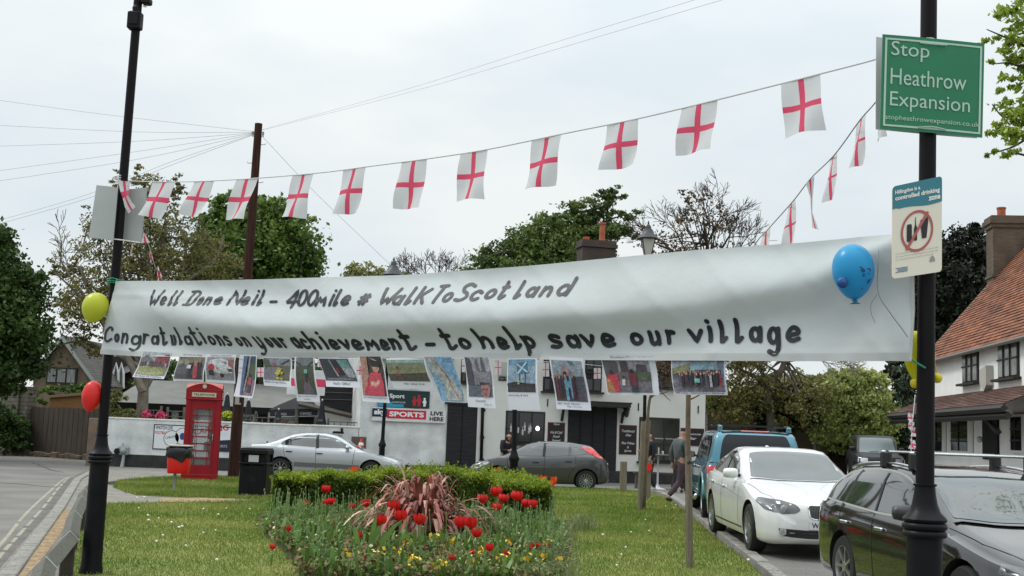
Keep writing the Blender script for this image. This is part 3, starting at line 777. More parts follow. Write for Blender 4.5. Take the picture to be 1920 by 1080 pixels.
# small bunting in front of the pub
cordp = [(440,668),(560,676),(690,672),(820,672),(960,676),(1060,680),(1170,690),(1300,700)]
cps = [pubpt(x,y,.5) for x,y in cordp]
th = thing('bunting_cord','cord of small English flags strung along the pub front','bunting',cps[0])
MB().tube(bez(cps,4),.008,4).build('cord',CORDW,th,world=True)
k = 0
for (x,y,w_,h_) in ((490,655,12,18),(489,689,13,18),(600,672,10,16),(675,686,14,17),(768,690,14,18),(873,674,14,24),(934,676,12,26),(958,680,12,26),(1023,680,13,26),(1040,692,12,17),(1120,690,13,20),(1216,682,13,26)):
 q = [pubpt(x - w_ / 2,y,.48),pubpt(x + w_ / 2,y,.48),pubpt(x + w_ / 2,y + h_,.48),pubpt(x - w_ / 2,y + h_,.48)]
 stgeorge(q,'little flag on the pub cord, ' + ('seen over the yard left of the fifth print','lower one left of the fifth print','behind the seventh print','on the white boards left of the red shirt print','left of the route map','right of the route map','left of the name plate','right of the name plate','right of the blue flag print','by the upstairs window left of the group print','by the upstairs window right of the group print','behind the withered young tree')[k],group='little flags along the pub front',amp=.02,ph=k); k += 1
# signs on the pub (things)
def signbox(name,label,cat,x0,y0,x1,y1,m_,d0=.05,d1=.08):
 a = pubpt(x0,y0); th = thing(name,label,cat,pubpt(x0,y1,d1))
 b,c,w_,h_ = pubbox('board',x0,y0,x1,y1,m_,th,d0,d1)
 return th,c + pn * (d1 - d0) / 2,w_,h_
navy = mat('sign_navy',(.012,.02,.07),.4); red = mat('sign_red',(.55,.02,.05),.4); cyan = mat('sign_cyan',(.03,.28,.42),.4); dkt = mat('sign_dark_teal',(.008,.03,.035),.4); redp = mat('player_red',(.42,.02,.03),.6)
th,c,w_,h_ = signbox('vinyl_banner','white vinyl sports banner reading SPORTS LIVE HERE on the pub wall','banner',697,766,835,791,mat('vinyl_white',(.68,.68,.68),.4,col2=(.62,.62,.62),nscale=5,bump=.2,bscale=6))
o0 = c - pu * w_ / 2 - Vector((0,0,h_ / 2))
def rect(mb,u0,v0,u1,v1,off,mi=0): mb.add([o0 + pu * u0 * w_ + Z * v0 * h_ + pn * off,o0 + pu * u1 * w_ + Z * v0 * h_ + pn * off,o0 + pu * u1 * w_ + Z * v1 * h_ + pn * off,o0 + pu * u0 * w_ + Z * v1 * h_ + pn * off],[(0,1,2,3)],mi)
mb = MB(); rect(mb,0,.3,.2,.92,.006,0); rect(mb,.2,.22,.73,.88,.006,1)
put_text(mb,'sky',o0 + pu * .025 * w_ + Z * .36 * h_ + pn * .009,pu,Z,w=.16 * w_,h=.5 * h_,mi=2,bold=.05)
put_text(mb,'SPORTS',o0 + pu * .23 * w_ + Z * .36 * h_ + pn * .009,pu,Z,w=.47 * w_,h=.38 * h_,mi=2,bold=.04)
put_text(mb,'LIVE',o0 + pu * .79 * w_ + Z * .56 * h_ + pn * .009,pu,Z,w=.17 * w_,h=.3 * h_,mi=3,bold=.03)
put_text(mb,'HERE',o0 + pu * .78 * w_ + Z * .14 * h_ + pn * .009,pu,Z,w=.19 * w_,h=.3 * h_,mi=3,bold=.03)
mb.build('lettering',[navy,red,WHITEP,BLACKM],th,world=True)
th,c,w_,h_ = signbox('vinyl_banner','dark Sport banner with footballers in red above the white sports banner','banner',708,732,805,764,dkt)
o0 = c - pu * w_ / 2 - Vector((0,0,h_ / 2))
mb = MB(); rect(mb,0,0,.5,.18,.005,4); rect(mb,0,.18,.28,.3,.005,4)
put_text(mb,'BT Sport',o0 + pu * .04 * w_ + Z * .46 * h_ + pn * .008,pu,Z,w=.47 * w_,h=.32 * h_,mi=2,bold=.03)
put_text(mb,'ON SUPPORTERS HERE',o0 + pu * .28 * w_ + Z * .24 * h_ + pn * .008,pu,Z,w=.25 * w_,h=.09 * h_,mi=2)
for (u,s) in ((.70,.9),(.79,1.05),(.90,.8)):
 pts = [(0,0),(.03,0),(.035,.2),(.05,.45),(.02,.6),(.03,.75),(0,.82),(-.03,.75),(-.015,.6),(-.05,.42),(-.02,.2),(-.03,0)]
 mb.poly([o0 + pu * (u + p[0] * s) * w_ + Z * (.1 + p[1] * s * .8) * h_ + pn * .007 for p in pts],1 if u < .85 else 2)
mb.build('lettering',[navy,redp,WHITEP,BLACKM,cyan],th,world=True)
slate = mat('chalkboard',(.015,.012,.014),.5); maroon = mat('maroon_frame',(.10,.012,.014),.5); chalk = mat('chalk_letters',(.55,.55,.55),.8)
def board(label,x0,y0,x1,y1,lines):
 th,c,w_,h_ = signbox('chalkboard_sign',label,'sign',x0,y0,x1,y1,maroon,.03,.06)
 MB().box(c + pn * .008,(w_ - .08,.012,h_ - .08),PRZ).build('slate',slate,th,world=True)
 mb = MB(); n = len(lines);
 for i,(t,fw) in enumerate(lines):
  if not t: continue
  p = c + pn * .02 - pu * w_ * fw / 2 + Z * (h_ * (.5 - (i + .8) / (n + .3)))
  put_text(mb,t,p,pu,Z,w=w_ * fw,h=min(.15,h_ / n * .62),slant=.3,bold=.02)
 mb.build('lettering',chalk,th,world=True)
board('small dark chalkboard offering hot and cold food left of the entrance door',1026,792,1058,832,[('Open',.35),('',0),('Hot & Cold',.72),('Food',.4),('Served',.5)])
board('dark chalkboard reading Traditional Ales, Fine Wines and Spirits by the entrance',1160,797,1192.5,852,[('',0),('Traditional',.75),('Ales',.35),('',0),('Fine Wines',.75),('&',.1),('Spirits',.42)])
board('dark chalkboard reading Lounge Bar at the right end of the pub',1275,803,1319,836,[('',0),('Lounge',.7),('Bar',.34),('',0)])
# window light reflections / lit lamp inside pub window
th = thing('pub_lamp','small bright lamp glowing inside the pub window','lamp',pubpt(1008,804,.09))
MB().lathe([(.01,-.07),(.06,-.04),(.07,.02),(.03,.09)],pubpt(1008,804,.10),10).build('bulb',mat('lamp_glow',(1,.97,.95),.5,emit=2.5),th,world=True)
th = thing('glassware','row of pale bottles and glasses standing behind the pub window','glassware',pubpt(980,812,.1))
mb = MB()
for x,y in ((958,800),(972,802),(980,806),(984,798),(992,803),(995,800)):
 p = pubpt(x,y,.075); mb.lathe([(.03,-.18),(.035,-.02),(.012,.03),(.012,.11)],p,6)
mb.build('bottles',mat('pale_glass',(.5,.52,.5),.3),th,world=True)
# ---------- left background : board fence, stone wall, shed, brick gable house
FA,FB = Vector((-21.5,48.6,0)),Vector((-14.6,44.2,0))
fu = (FB - FA).normalized(); FRZ = math.atan2(fu.y,fu.x)
th = thing('board_fence','tall grey brown vertical board fence across the yard','fence',(-17,46,ASZ))
a = onplane(47,850,FA,FB); L0 = (a.to_2d() - FA.to_2d()).length; L1 = (FB - FA).length + .6
mb = MB(); u = L0; i = 0
while u < L1:
 p = FA + fu * u; t = (u - L0) / (L1 - L0); zt = onplane(47,762,FA,FB).z + .02 * math.sin(i * 2.3)
 mb.box((p.x,p.y + (i % 2) * .012,(zt + ASZ) / 2),(.148,.022,zt - ASZ),FRZ); u += .15; i += 1
mb.build('boards',woodf,th,world=True)
mb = MB(); mb.box(FA.lerp(FB,.55) + Vector((0,.06,.5)),((FB - FA).length * .8,.05,.1),FRZ); mb.build('rail',woodf,th,world=True)
th = thing('stone_wall','mossy old stone wall at the far left behind the hedge','wall',(-21,48,ASZ))
for (x0,x1,yt,off) in ((-60,14,729,0.),(14,36,725,.12),(36,52,725,.02)):
 a,b = onplane(x0,850,FA,FB),onplane(x1,850,FA,FB); zt = onplane((x0 + x1) / 2,yt,FA,FB).z; c = (a + b) / 2
 MB().box((c.x,c.y - off,(zt + ASZ) / 2),((b - a).to_2d().length,.4,zt - ASZ),FRZ).build('masonry',stonew,th,world=True)
# rubble kerb at wall foot
th = thing('brick_edging','low crumbling red brick edging below the board fence','edging',(-17,45,ASZ)); mb = MB()
u = 0
while u < (FB - FA).length + .3:
 p = FA + fu * u + Vector((.35,-.7,0)); l_ = rng.uniform(.2,.45); mb.bev((p.x,p.y,ASZ + .08),(l_,.25,rng.uniform(.12,.3)),.03,FRZ + rng.uniform(-.1,.1)); u += l_ + .02
mb.build('bricks',mat('rubble',(.15,.09,.06),.95,col2=(.12,.10,.07),nscale=1.5,fine=12,bump=.5),th,world=True)
th = thing('garden_shed','orange brown timber shed with flat roof seen over the board fence','shed',P(130,790,49).to_2d().to_3d())
q = [P(x,y,49) for x,y in ((93,745),(185,737),(185,800),(93,800))]; k = [p + Vector((0,2.2,0)) for p in q]
MB().add(q + k,[(0,1,2,3),(7,6,5,4),(0,4,5,1),(1,5,6,2),(2,6,7,3),(3,7,4,0)]).build('boarding',woodo,th,world=True)
q = [P(x,y,48.9) for x,y in ((91,741),(187,733),(187,738),(91,746))]; k = [p + Vector((0,2.4,0)) for p in q]
MB().add(q + k,[(0,1,2,3),(7,6,5,4),(0,4,5,1),(1,5,6,2),(2,6,7,3),(3,7,4,0)]).build('roof',mat('shed_roof',(.25,.18,.11),.9),th,world=True)
# gable house
HY = 58.0
th = thing('brick_cottage','brown brick cottage gable with white barge boards and dark window','house',P(120,790,HY).to_2d().to_3d())
ap,l0,r0 = P(122,634,HY),P(62,706,HY),P(184,722,HY)
gl = [P(62,800,HY),P(184,800,HY),r0,ap,l0]
k = [p + Vector((0,.3,0)) for p in gl]
MB().add(gl + k,[(0,1,2,3,4),(9,8,7,6,5)] + [(i,5 + i,5 + (i + 1) % 5,(i + 1) % 5) for i in range(5)]).build('wall',brickb,th,world=True)
v = [ap + Vector((0,-.35,.12)),r0 + Vector((.15,-.35,.0)),r0 + Vector((.15,7,0)),ap + Vector((0,7,.12)),l0 + Vector((-.15,-.35,0)),l0 + Vector((-.15,7,0))]
MB().add(v,[(0,1,2,3),(0,3,5,4)]).build('roof',tiled,th,world=True)
mb = MB()
for e in (r0 + Vector((.15,-.4,0)),l0 + Vector((-.15,-.4,0))):
 s_ = ap + Vector((0,-.4,.12)); d = Vector((0,0,-.26)); mb.add([s_,e,e + d,s_ + d],[(0,1,2,3)]); y_ = Vector((0,.06,0)); mb.add([s_ + y_,e + y_,e + d + y_,s_ + d + y_],[(0,1,2,3)]); mb.add([s_ + d,e + d,e + d + y_,s_ + d + y_],[(0,1,2,3)])
mb.build('barge_board',mat('barge_grey',(.30,.34,.31),.7),th,world=True)
a,b = P(89,688,HY - .05),P(143,721,HY - .05); c = (a + b) / 2
f = MB().box(c,(b.x - a.x,.1,a.z - b.z)).build('window',woodb,th,world=True)
for i in range(3):
 cx = a.x + (b.x - a.x) * (.18 + .32 * i); MB().box((cx - th.location.x,c.y - .06 - th.location.y,c.z),((b.x - a.x) * .26,.03,(a.z - b.z) * .8)).build('pane',glassc,f)
# main slate roof right of the gable (house body), and the cream pointed windows
th = thing('slate_roof_house','grey slate roofed house behind the brick gable and the lamp post','house',P(230,790,62).to_2d().to_3d())
q = [P(x,y,62) for x,y in ((128,668),(262,668),(262,800),(128,800))]; k = [p + Vector((0,6,0)) for p in q]
MB().add(q + k,[(0,1,2,3),(7,6,5,4),(0,4,5,1),(1,5,6,2),(2,6,7,3),(3,7,4,0)]).build('wall',mat('dark_boarding',(.035,.028,.024),.85),th,world=True)
q = [P(128,705,61.6),P(200,712,61.6),P(262,690,61.6),P(250,655,65),P(130,640,65)]
MB().poly(q).build('roof',mat('slates',(.10,.098,.095),.85,col2=(.14,.13,.125),nscale=2,stretch=(1,1,5),bump=.3),th,world=True)
for (x,w__) in ((217,4.5),(227,4.5)):
 pts = [P(x - w__ + 0,728,61.4),P(x + w__,728,61.4),P(x + w__,700,61.4),P(x + 1,681,61.4),P(x - w__,700,61.4)]
 f = MB().tube(pts + [pts[0]],.06,5).build('window',WHITEP,th,world=True)
 off = wloc(th); mb = MB(); mb.poly([p + Vector((0,.08,0)) - off for p in pts]); mb.build('pane',glassc,f)
# ---------- right background
BY = 50.0
th = thing('boundary_wall','old brown brick boundary wall behind the parked cars','wall',P(1500,850,BY).to_2d().to_3d())
a = P(1325,790,BY); b = P(1800,822,BY)
MB().box(((a.x + b.x) / 2,BY + .15,1.0),(b.x - a.x,.3,2.3)).box(((a.x + b.x) / 2,BY + .15,2.19),(b.x - a.x,.38,.08)).build('brickwork',brickd,th,world=True)
a,b = P(1327,772,BY - .8),P(1412,776,BY - .8)
MB().box(((a.x + b.x) / 2,BY - .6,a.z / 2),(b.x - a.x,.35,a.z)).box(((a.x + b.x) / 2,BY - .6,a.z + .03),(b.x - a.x + .1,.42,.08)).build('brickwork',brickd,th,world=True)
for x in (1538,1600):
 th = thing('gate_pier','brick gate pier %s the garden gate' % ('with white lantern left of' if x == 1538 else 'right of'),'pier',P(x,860,BY - .4).to_2d().to_3d())
 c = P(x,812,BY - .4); MB().box((c.x,c.y,c.z / 2),(.5,.5,c.z)).box((c.x,c.y,c.z + .04),(.6,.6,.08)).build('brickwork',brickd,th,world=True)
 if x == 1538: MB().lathe([(.06,0),(.13,.04),(.15,.34),(.19,.36),(.04,.5)],(c.x,c.y,c.z + .08),6).build('lantern',mat('pale_lantern',(.35,.37,.38),.4),th,world=True)
th = thing('garden_gate','dark iron garden gate between the brick piers','gate',P(1569,860,BY - .4).to_2d().to_3d())
a,b = P(1547,815,BY - .4),P(1592,818,BY - .4); mb = MB()
for i in range(9):
 x = a.x + (b.x - a.x) * i / 8; mb.box((x,BY - .4,a.z / 2),(.03,.03,a.z))
for z in (.15,a.z * .55,a.z - .1): mb.box(((a.x + b.x) / 2,BY - .4,z),(b.x - a.x,.04,.05))
mb.build('bars',BLACKM,th,world=True)
th = thing('barn','old barn with long brown mossy tiled roof behind the bare tree','barn',P(1500,850,62).to_2d().to_3d())
a,b = P(1378,760,62),P(1660,770,62); r0,r1 = P(1440,701,66),P(1606,706,66)
MB().box(((a.x + b.x) / 2,65.5,a.z / 2),(b.x - a.x - .4,7,a.z)).build('wall',mat('barn_boards',(.06,.045,.035),.9),th,world=True)
zz = a.z; v = [(a.x,61.7,zz),(b.x,61.7,zz),(r1.x,66,r1.z),(r0.x,66,r0.z),(a.x,70,zz),(b.x,70,zz)]
MB().add(v,[(0,1,2,3),(3,2,5,4),(1,5,2),(0,3,4)]).build('roof',tilem,th,world=True)
# ---------- white tiled house on the right
HA,HB = Vector((15.5,43.3,0)),Vector((13.85,30.2,0))        # far and near end of the street front
hu = (HB - HA).normalized(); hn = Vector((hu.y,-hu.x,0))
if hn.x > 0: hn = -hn
HRZ = math.atan2(hu.y,hu.x); HL = (HB - HA).length
def hp(x,y,off=0.):
 n = hn; p0 = HA + n * off; o = Vector((0,0,CAMH)); d = ray(x,y); return o + d * ((p0 - o).dot(n) / d.dot(n))
EZ = 4.9; DEP = 7.0; RZ = 9.2
th_h = thing('tiled_house','white rendered house with red clay tiled roof and black windows','house',(HA.x,HA.y,ASZ))
inn = -hn
c = (HA + HB) / 2 + inn * DEP / 2; c.z = (EZ + ASZ) / 2
mb = MB(); mb.box(c,(HL,DEP,EZ - ASZ),HRZ)
for e in (HA,HB):
 mb.add([Vector((e.x,e.y,EZ)),Vector((*(e + inn * DEP).to_2d(),EZ)),Vector((*(e + inn * DEP / 2).to_2d(),RZ - .15))],[(0,1,2)])
mb.build('wall',mat('bright_render',(.87,.87,.85),.85,col2=(.81,.815,.80),nscale=2,bump=.2,bscale=20),th_h,world=True)
def roofslab(a,b,c_,d_,t,m_,name,parent,rows=0):
 """a,b eave ends, c_,d_ ridge ends; built from overlapping tile courses"""
 mb = MB(); a,b,c_,d_ = map(Vector,(a,b,c_,d_)); n = (b - a).cross(d_ - a).normalized()
 if n.z < 0: n = -n
 R_ = rows or 1
 for i in range(R_):
  k0,k1 = i / R_,min(1,(i + 1.12) / R_)
  p0,p1,p2,p3 = a.lerp(d_,k0),b.lerp(c_,k0),b.lerp(c_,k1),a.lerp(d_,k1)
  lo = n * t; hi = n * .004
  nx = max(1,int((p1 - p0).length / .4));
  for j in range(nx):
   u0,u1 = j / nx,(j + 1) / nx; w0 = .004 * math.sin(i * 1.7 + j * .9) + rng.uniform(-.003,.003)
   q = [p0.lerp(p1,u0),p0.lerp(p1,u1),p3.lerp(p2,u1),p3.lerp(p2,u0)]
   up = n * w0
   mb.add([q[0] + lo + up,q[1] + lo + up,q[2] + hi,q[3] + hi,q[0] + up * .2,q[1] + up * .2],[(0,1,2,3),(0,4,5,1)])
 mb.poly([a,b,c_,d_])
 return mb.build(name,m_,parent,world=True,recalc=False)
def E3(p,z): return Vector((p.x,p.y,z))
ea,eb = HA + hn * .3 - hu * .25,HB + hn * .3 + hu * 1
ra,rb = HA + inn * DEP / 2 - hu * .25,HB + inn * DEP / 2 + hu * 1
slope = (RZ - EZ) / (DEP / 2 + 0)
tcol = mat('clay_tile_red',(.27,.095,.042),.85,col2=(.13,.055,.034),nscale=2.2,island=.35,detail=6,bump=.3,bscale=14)
tcol2 = mat('clay_tile_brown',(.14,.068,.05),.85,col2=(.09,.052,.042),nscale=2.2,island=.35,detail=6,bump=.3,bscale=14)
roofslab(E3(ea,EZ - .25),E3(eb,EZ - .25),E3(rb,RZ),E3(ra,RZ),.035,tcol,'roof',th_h,38)
ea2,eb2 = HA + inn * (DEP + .3) - hu * .25,HB + inn * (DEP + .3) + hu * 1
roofslab(E3(ea2,EZ - .25),E3(eb2,EZ - .25),E3(rb,RZ),E3(ra,RZ),.035,tcol,'rear_roof',th_h,10)
mb = MB(); mb.tube([E3(ra,RZ + .03),E3(rb,RZ + .03)],.1,6); mb.build('ridge_tiles',tcol2,th_h,world=True)
MB().tube([E3(ea,EZ - .3),E3(eb,EZ - .3)],.07,6).build('gutter',mat('old_gutter',(.16,.15,.135),.8),th_h,world=True)
MB().tube([E3(ea - hu * .02,EZ - .28),E3(ra - hu * .02,RZ - .02)],.05,4).build('verge_board',mat('verge_pale',(.28,.24,.19),.85),th_h,world=True)
# chimney stack on the far gable
chw = 1.25; cc = HA + inn * 2.55 - hu * .25
mb = MB()
zt = 1.7 + (832 - 402) / FPX * 43.5
for (z0,z1,g) in ((4.5,zt - .45,0),(zt - 2.3,zt - 2.2,.05),(zt - .45,zt - .3,.06),(zt - .3,zt - .12,.12),(zt - .12,zt,.06)):
 mb.box((cc.x + .35,cc.y,(z0 + z1) / 2),(chw + g * 2,.9 + g * 2,z1 - z0),HRZ + math.pi / 2)
ch = mb.build('chimney',brickch,th_h,world=True)
MB().lathe([(.17,0),(.15,.05),(.15,.3),(.17,.32),(.17,.38),(.12,.38)],(cc.x + .15,cc.y,zt),16).build('chimney_pot',terra,ch,world=True)
# windows upstairs
def hbox(name,x0,y0,x1,y1,m_,parent,d0,d1,label=None):
 a = hp((x0 + x1) / 2,y0); b = hp((x0 + x1) / 2,y1); l = hp(x0,(y0 + y1) / 2); r_ = hp(x1,(y0 + y1) / 2)
 w_ = (r_.to_2d() - l.to_2d()).length; h_ = a.z - b.z; c = (l + r_) / 2 + hn * (d0 + d1) / 2; c.z = (a.z + b.z) / 2
 return MB().box(c,(w_,abs(d1 - d0),h_),HRZ).build(name,m_,parent,world=True,label=label),c,w_,h_
def hwin(x0,y0,x1,y1,vb,hb,fr=woodb,gl=glassc):
 f,c,w_,h_ = hbox('window',x0,y0,x1,y1,fr,th_h,-.02,.05)
 off = wloc(th_h)
 MB().box(c - off + hn * .045,(w_ - .14,.02,h_ - .12),HRZ).build('pane',gl,f)
 mb = MB()
 for b in vb: mb.box(c - off + hn * .065 + hu * (b - .5) * w_,(.08,.04,h_ - .02),HRZ)
 for b in hb: mb.box(c - off + hn * .06 + Vector((0,0,(b - .5) * h_)),(w_ - .02,.03,.045),HRZ)
 mb.build('glazing_bars',fr,f)
 MB().box(c - off + hn * .1 - Vector((0,0,h_ / 2 + .04)),(w_ + .3,.22,.07),HRZ).build('sill',fr,f)
hwin(1807,655,1836,718,(.33,.66),(.5,))
hwin(1874,637,1912,709,(.33,.66),(.5,))
# alarm box
c = hp(1849,710,.12); mb = MB(); mb.add([c + hu * x + Z * z + hn * y for x,z,y in ((-.35,.28,.1),(.35,.38,.1),(.35,-.2,.1),(0.05,-.4,.1),(-.35,-.15,.1),(-.35,.28,-.12),(.35,.38,-.12),(.35,-.2,-.12),(0.05,-.4,-.12),(-.35,-.15,-.12))],[(0,1,2,3,4),(9,8,7,6,5)] + [(i,(i + 1) % 5,5 + (i + 1) % 5,5 + i) for i in range(5)])
th_a = thing('alarm_box','pale grey alarm box on the white house between the upper windows','alarm box',c); mb.build('casing',mat('alarm_grey',(.42,.41,.37),.6),th_a,world=True)
# porch roof along the front
pa,pb = HA + hn * 1.35 - hu * .45,HB + hn * 1.35 + hu * 1
pz = hp(1757,768,1.35).z
wa,wb = HA + hn * .0 - hu * .1,HB + hn * .0 + hu * 1
roofslab(E3(pa,pz),E3(pb,pz),E3(wb,pz + .62),E3(wa,pz + .62),.03,tcol2,'porch_roof',th_h,10)
MB().tube([E3(pa,pz - .1),E3(pb,pz - .1)],.1,4).tube([E3(pa + inn * .1,pz - .28),E3(pb + inn * .1,pz - .28)],.1,4).build('porch_beam',woodb,th_h,world=True)
# ground floor windows (white frames), door, brace
wf = mat('white_window_frame',(.7,.7,.68),.6)
def bay(x0,x1,y0,y1):
 f,c,w_,h_ = hbox('window',x0,y0,x1,y1,wf,th_h,.02,.1); off = wloc(th_h)
 g_ = MB().box(c - off + hn * .05,(w_ * .72,.02,h_ - .16),HRZ).build('pane',glassd,f)
 mb = MB()
 mb.box(c - off + hn * .07,(.05,.03,h_ - .16),HRZ)
 for b in (.33,.62): mb.box(c - off + hn * .065 + Z * (b - .5) * h_,(w_ * .7,.03,.045),HRZ)
 mb.build('glazing_bars',woodb,f)
bay(1750,1775,783,850); bay(1784,1826,783,850); bay(1899,1926,777,850)
hbox('door',1846,776,1874,862,BLACKM,th_h,.0,.07,'dark front door under the porch')
a,b = hp(1838,779,.9),hp(1872,810,.9); MB().tube([a,a.lerp(b,.5) + Z * .04,b],.09,5).build('porch_brace',woodb,th_h,world=True)
c = hp(1837,824,.1); MB().lathe([(.02,-.1),(.09,-.06),(.09,.05),(.02,.1)],c,8).build('wall_light',GALV,th_h,world=True)
# string of little flags hung beside the post
k = 0
for (x,y) in ((1708,783),(1712,808),(1711,832),(1709,798)):
 q = [P(x - 5,y - 9,30),P(x + 5,y - 6,30.3),P(x + 4,y + 11,30.3),P(x - 4,y + 9,30)]
 stgeorge(q,('top','third','lowest','second')[k] + ' crumpled little flag in the string beside the right lamp post',group='little flags hanging near the tiled house',amp=.05,ph=k * 2); k += 1
th = thing('flag_line','cord with little flags hanging beside the right lamp post','cord',P(1710,800,30.1)); MB().tube([P(1716,740,30.1),P(1710,800,30.1),P(1708,850,30.1)],.012,4).build('cord',CORDW,th,world=True)
# ================================================================== TREES AND PLANTS
barkp = mat('pale_bark',(.24,.21,.165),.9,col2=(.15,.13,.10),nscale=4,bump=.4,bscale=20)
barkd = mat('dark_bark',(.07,.055,.04),.9,col2=(.045,.035,.028),nscale=4,bump=.4)
def leafmat(name,c1,c2,tr=.3,isl=.35,ns=.5):
 return mat(name,c1,.55,col2=c2,nscale=ns,island=isl,trans=tr,detail=3,spec=.35)
def tree(name,label,cat,base,blobs,n,size,lm,bark=None,trunk_r=.2,limbs=26,group=None,density_clump=.34,trunk_pts=None,clump_n=60,dead=0,aspect=.55,sag=0.,extra=None):
 """blobs: (x, y, z, rx, ry, rz) in world; leaves live in many small clumps spread through the blobs"""
 th = thing(name,label,cat,(base[0],base[1],0),group=group)
 o = np.array([base[0],base[1],0.])
 vol = np.array([b[3] * b[4] * b[5] for b in blobs]) ** (2 / 3); vol /= vol.sum()
 nclump = max(8,n // clump_n)
 cl = []; cr = []
 for b,w_ in zip(blobs,vol):
  k = max(4,int(nclump * w_)); d = nr.normal(size=(k,3)); d /= np.linalg.norm(d,axis=1)[:,None]
  rad = .30 + .72 * nr.random(k) ** .5
  c = np.array(b[:3]) + d * rad[:,None] * np.array(b[3:]) * (1 + .13 * nr.normal(size=(k,1)))
  cl.append(c); cr.append(np.full(k,min(b[3:]) * density_clump) * (.5 + .9 * nr.random(k)))
 C_ = np.concatenate(cl) - o; r_ = np.concatenate(cr)
 cnt = nr.poisson(clump_n,len(C_)); idx = np.repeat(np.arange(len(C_)),cnt)
 d = nr.normal(size=(len(idx),3)); d *= np.array([1,1,.55])
 p = C_[idx] + d * (r_[idx] * .62)[:,None]
 p[:,2] = np.maximum(p[:,2],.05)
 V = leafquads(p,size,aspect=aspect)
 npmesh('crown',V,np.arange(len(V)).reshape(-1,4),lm,th)
 bark = bark or barkd
 mb = MB()
 cen = Vector(np.average(C_,axis=0,weights=r_)); top = cen + Vector((0,0,.0))
 tp = [Vector(q) - Vector(o) for q in trunk_pts] if trunk_pts else [Vector((0,0,-.1)),Vector((.05,0,cen.z * .35)),Vector((cen.x * .4,cen.y * .4,cen.z * .7)),cen]
 tp = bez(tp,4); nn = len(tp)
 mb.tube(tp,[trunk_r * (1.25 if i == 0 else 1) * (1 - .75 * i / nn) for i in range(nn)],9)
 sel = nr.permutation(len(C_))[:limbs]
 for i in sel:
  c = Vector(C_[i]); j = int(nn * (.35 + .6 * rng.random())); j = min(j,nn - 1); a = tp[j]
  md = a.lerp(c,.5) + Vector((rng.uniform(-.3,.3),rng.uniform(-.3,.3),rng.uniform(-.1,.35) - sag)) * (c - a).length * .3
  r0 = trunk_r * (.42 - .25 * j / nn); pts = bez([a,md,c],4); mb.tube(pts,[max(.012,r0 * (1 - .85 * q / (len(pts) - 1))) for q in range(len(pts))],5,cap=False)
 mb.build('trunk',bark,th,smooth=True)
 return th
def twigs(mb,p,d,L_,r,depth,spread=.55,n=3,up=.1,minr=.006):
 p = Vector(p); d = Vector(d).normalized(); pts = [p]; k = 4
 for i in range(k):
  d = (d + Vector((rng.uniform(-1,1),rng.uniform(-1,1),rng.uniform(-1,1) + up)) * .16).normalized(); pts.append(pts[-1] + d * L_ / k)
 mb.tube(pts,[max(minr,r * (1 - .45 * i / k)) for i in range(k + 1)],4 if r > .03 else 3,cap=False)
 if depth <= 0: return
 for i in range(n):
  q = pts[rng.randint(2,k)] if i else pts[-1]
  nd = (d + Vector((rng.uniform(-1,1),rng.uniform(-1,1) * .6,rng.uniform(-.7,1))) * spread * 1.4).normalized()
  twigs(mb,q,nd,L_ * rng.uniform(.62,.82),r * .55,depth - 1,spread,n,up,minr)
def at(x,y,Y): return P(x,y,Y)
def blob(x,y,Y,rx,rz,ry=None):
 """ellipsoid whose centre is seen at x, y at distance Y; radii in metres"""
 c = P(x,y,Y); return (c.x,c.y,c.z,rx,ry or rx,rz)
def mpx(Y): return Y / FPX
darkgreen = leafmat('leaf_dark_green',(0.032,0.065,0.014),(0.072,0.123,0.029),.22)
midgreen = leafmat('leaf_mid_green',(0.065,0.123,0.023),(0.145,0.217,0.043),.3)
freshgreen = leafmat('leaf_fresh_green',(0.145,0.232,0.029),(0.290,0.377,0.058),.35)
brownleaf = leafmat('leaf_bronze',(.105,.108,.032),(.225,.205,.065),.28,.5)
olive = leafmat('leaf_olive',(0.131,0.145,0.051),(0.246,0.246,0.080),.3,.4)
yewleaf = leafmat('leaf_yew',(.010,.014,.008),(.022,.028,.014),.1)
russet = leafmat('leaf_russet',(.08,.045,.025),(.13,.09,.04),.2,.5)
silverg = leafmat('leaf_willow',(0.25,0.30,0.09),(0.42,0.47,0.16),.3,.3)
bluegreen = leafmat('leaf_conifer',(0.043,0.065,0.043),(0.080,0.109,0.065),.1)
cedarl = leafmat('leaf_cedar',(0.065,0.109,0.029),(0.145,0.203,0.051),.25)
# big dark chestnut at the far left
Y = 41; k = mpx(Y)
tree('chestnut_tree','dense dark green chestnut tree at the far left of the road','tree',(P(-40,800,Y).x,Y),[
 blob(-30,620,Y,115 * k,130 * k),blob(20,560,Y,62 * k,85 * k),blob(-45,470,Y,75 * k,60 * k),blob(40,640,Y - .5,50 * k,70 * k),blob(0,690,Y - .5,70 * k,45 * k),blob(-10,450,Y,40 * k,42 * k),blob(48,545,Y,34 * k,40 * k)],60000,.18,darkgreen,barkd,.35,24,density_clump=.30,aspect=.6)
tree('chestnut_undergrowth','dark ivy and shrubs spilling over the stone wall at the far left','shrub',(P(10,830,46).x,46),[
 blob(8,810,46,34 * mpx(46),36 * mpx(46),.8),blob(-20,800,46,36 * mpx(46),42 * mpx(46),.8),blob(30,822,46,22 * mpx(46),20 * mpx(46),.5)],9000,.17,darkgreen,limbs=5,trunk_r=.05)
bpy.data.objects['chestnut_tree'].location.x -= .3
# ivy on the cottage foot
tree('climbing_ivy','green creeper below the brick cottage window','creeper',(P(130,760,56).x,56),[blob(115,738,56,1.5,.35,.5),blob(165,735,56,1.0,.45,.5),blob(80,745,56,.9,.3,.4)],3500,.16,midgreen,limbs=3,trunk_r=.04)
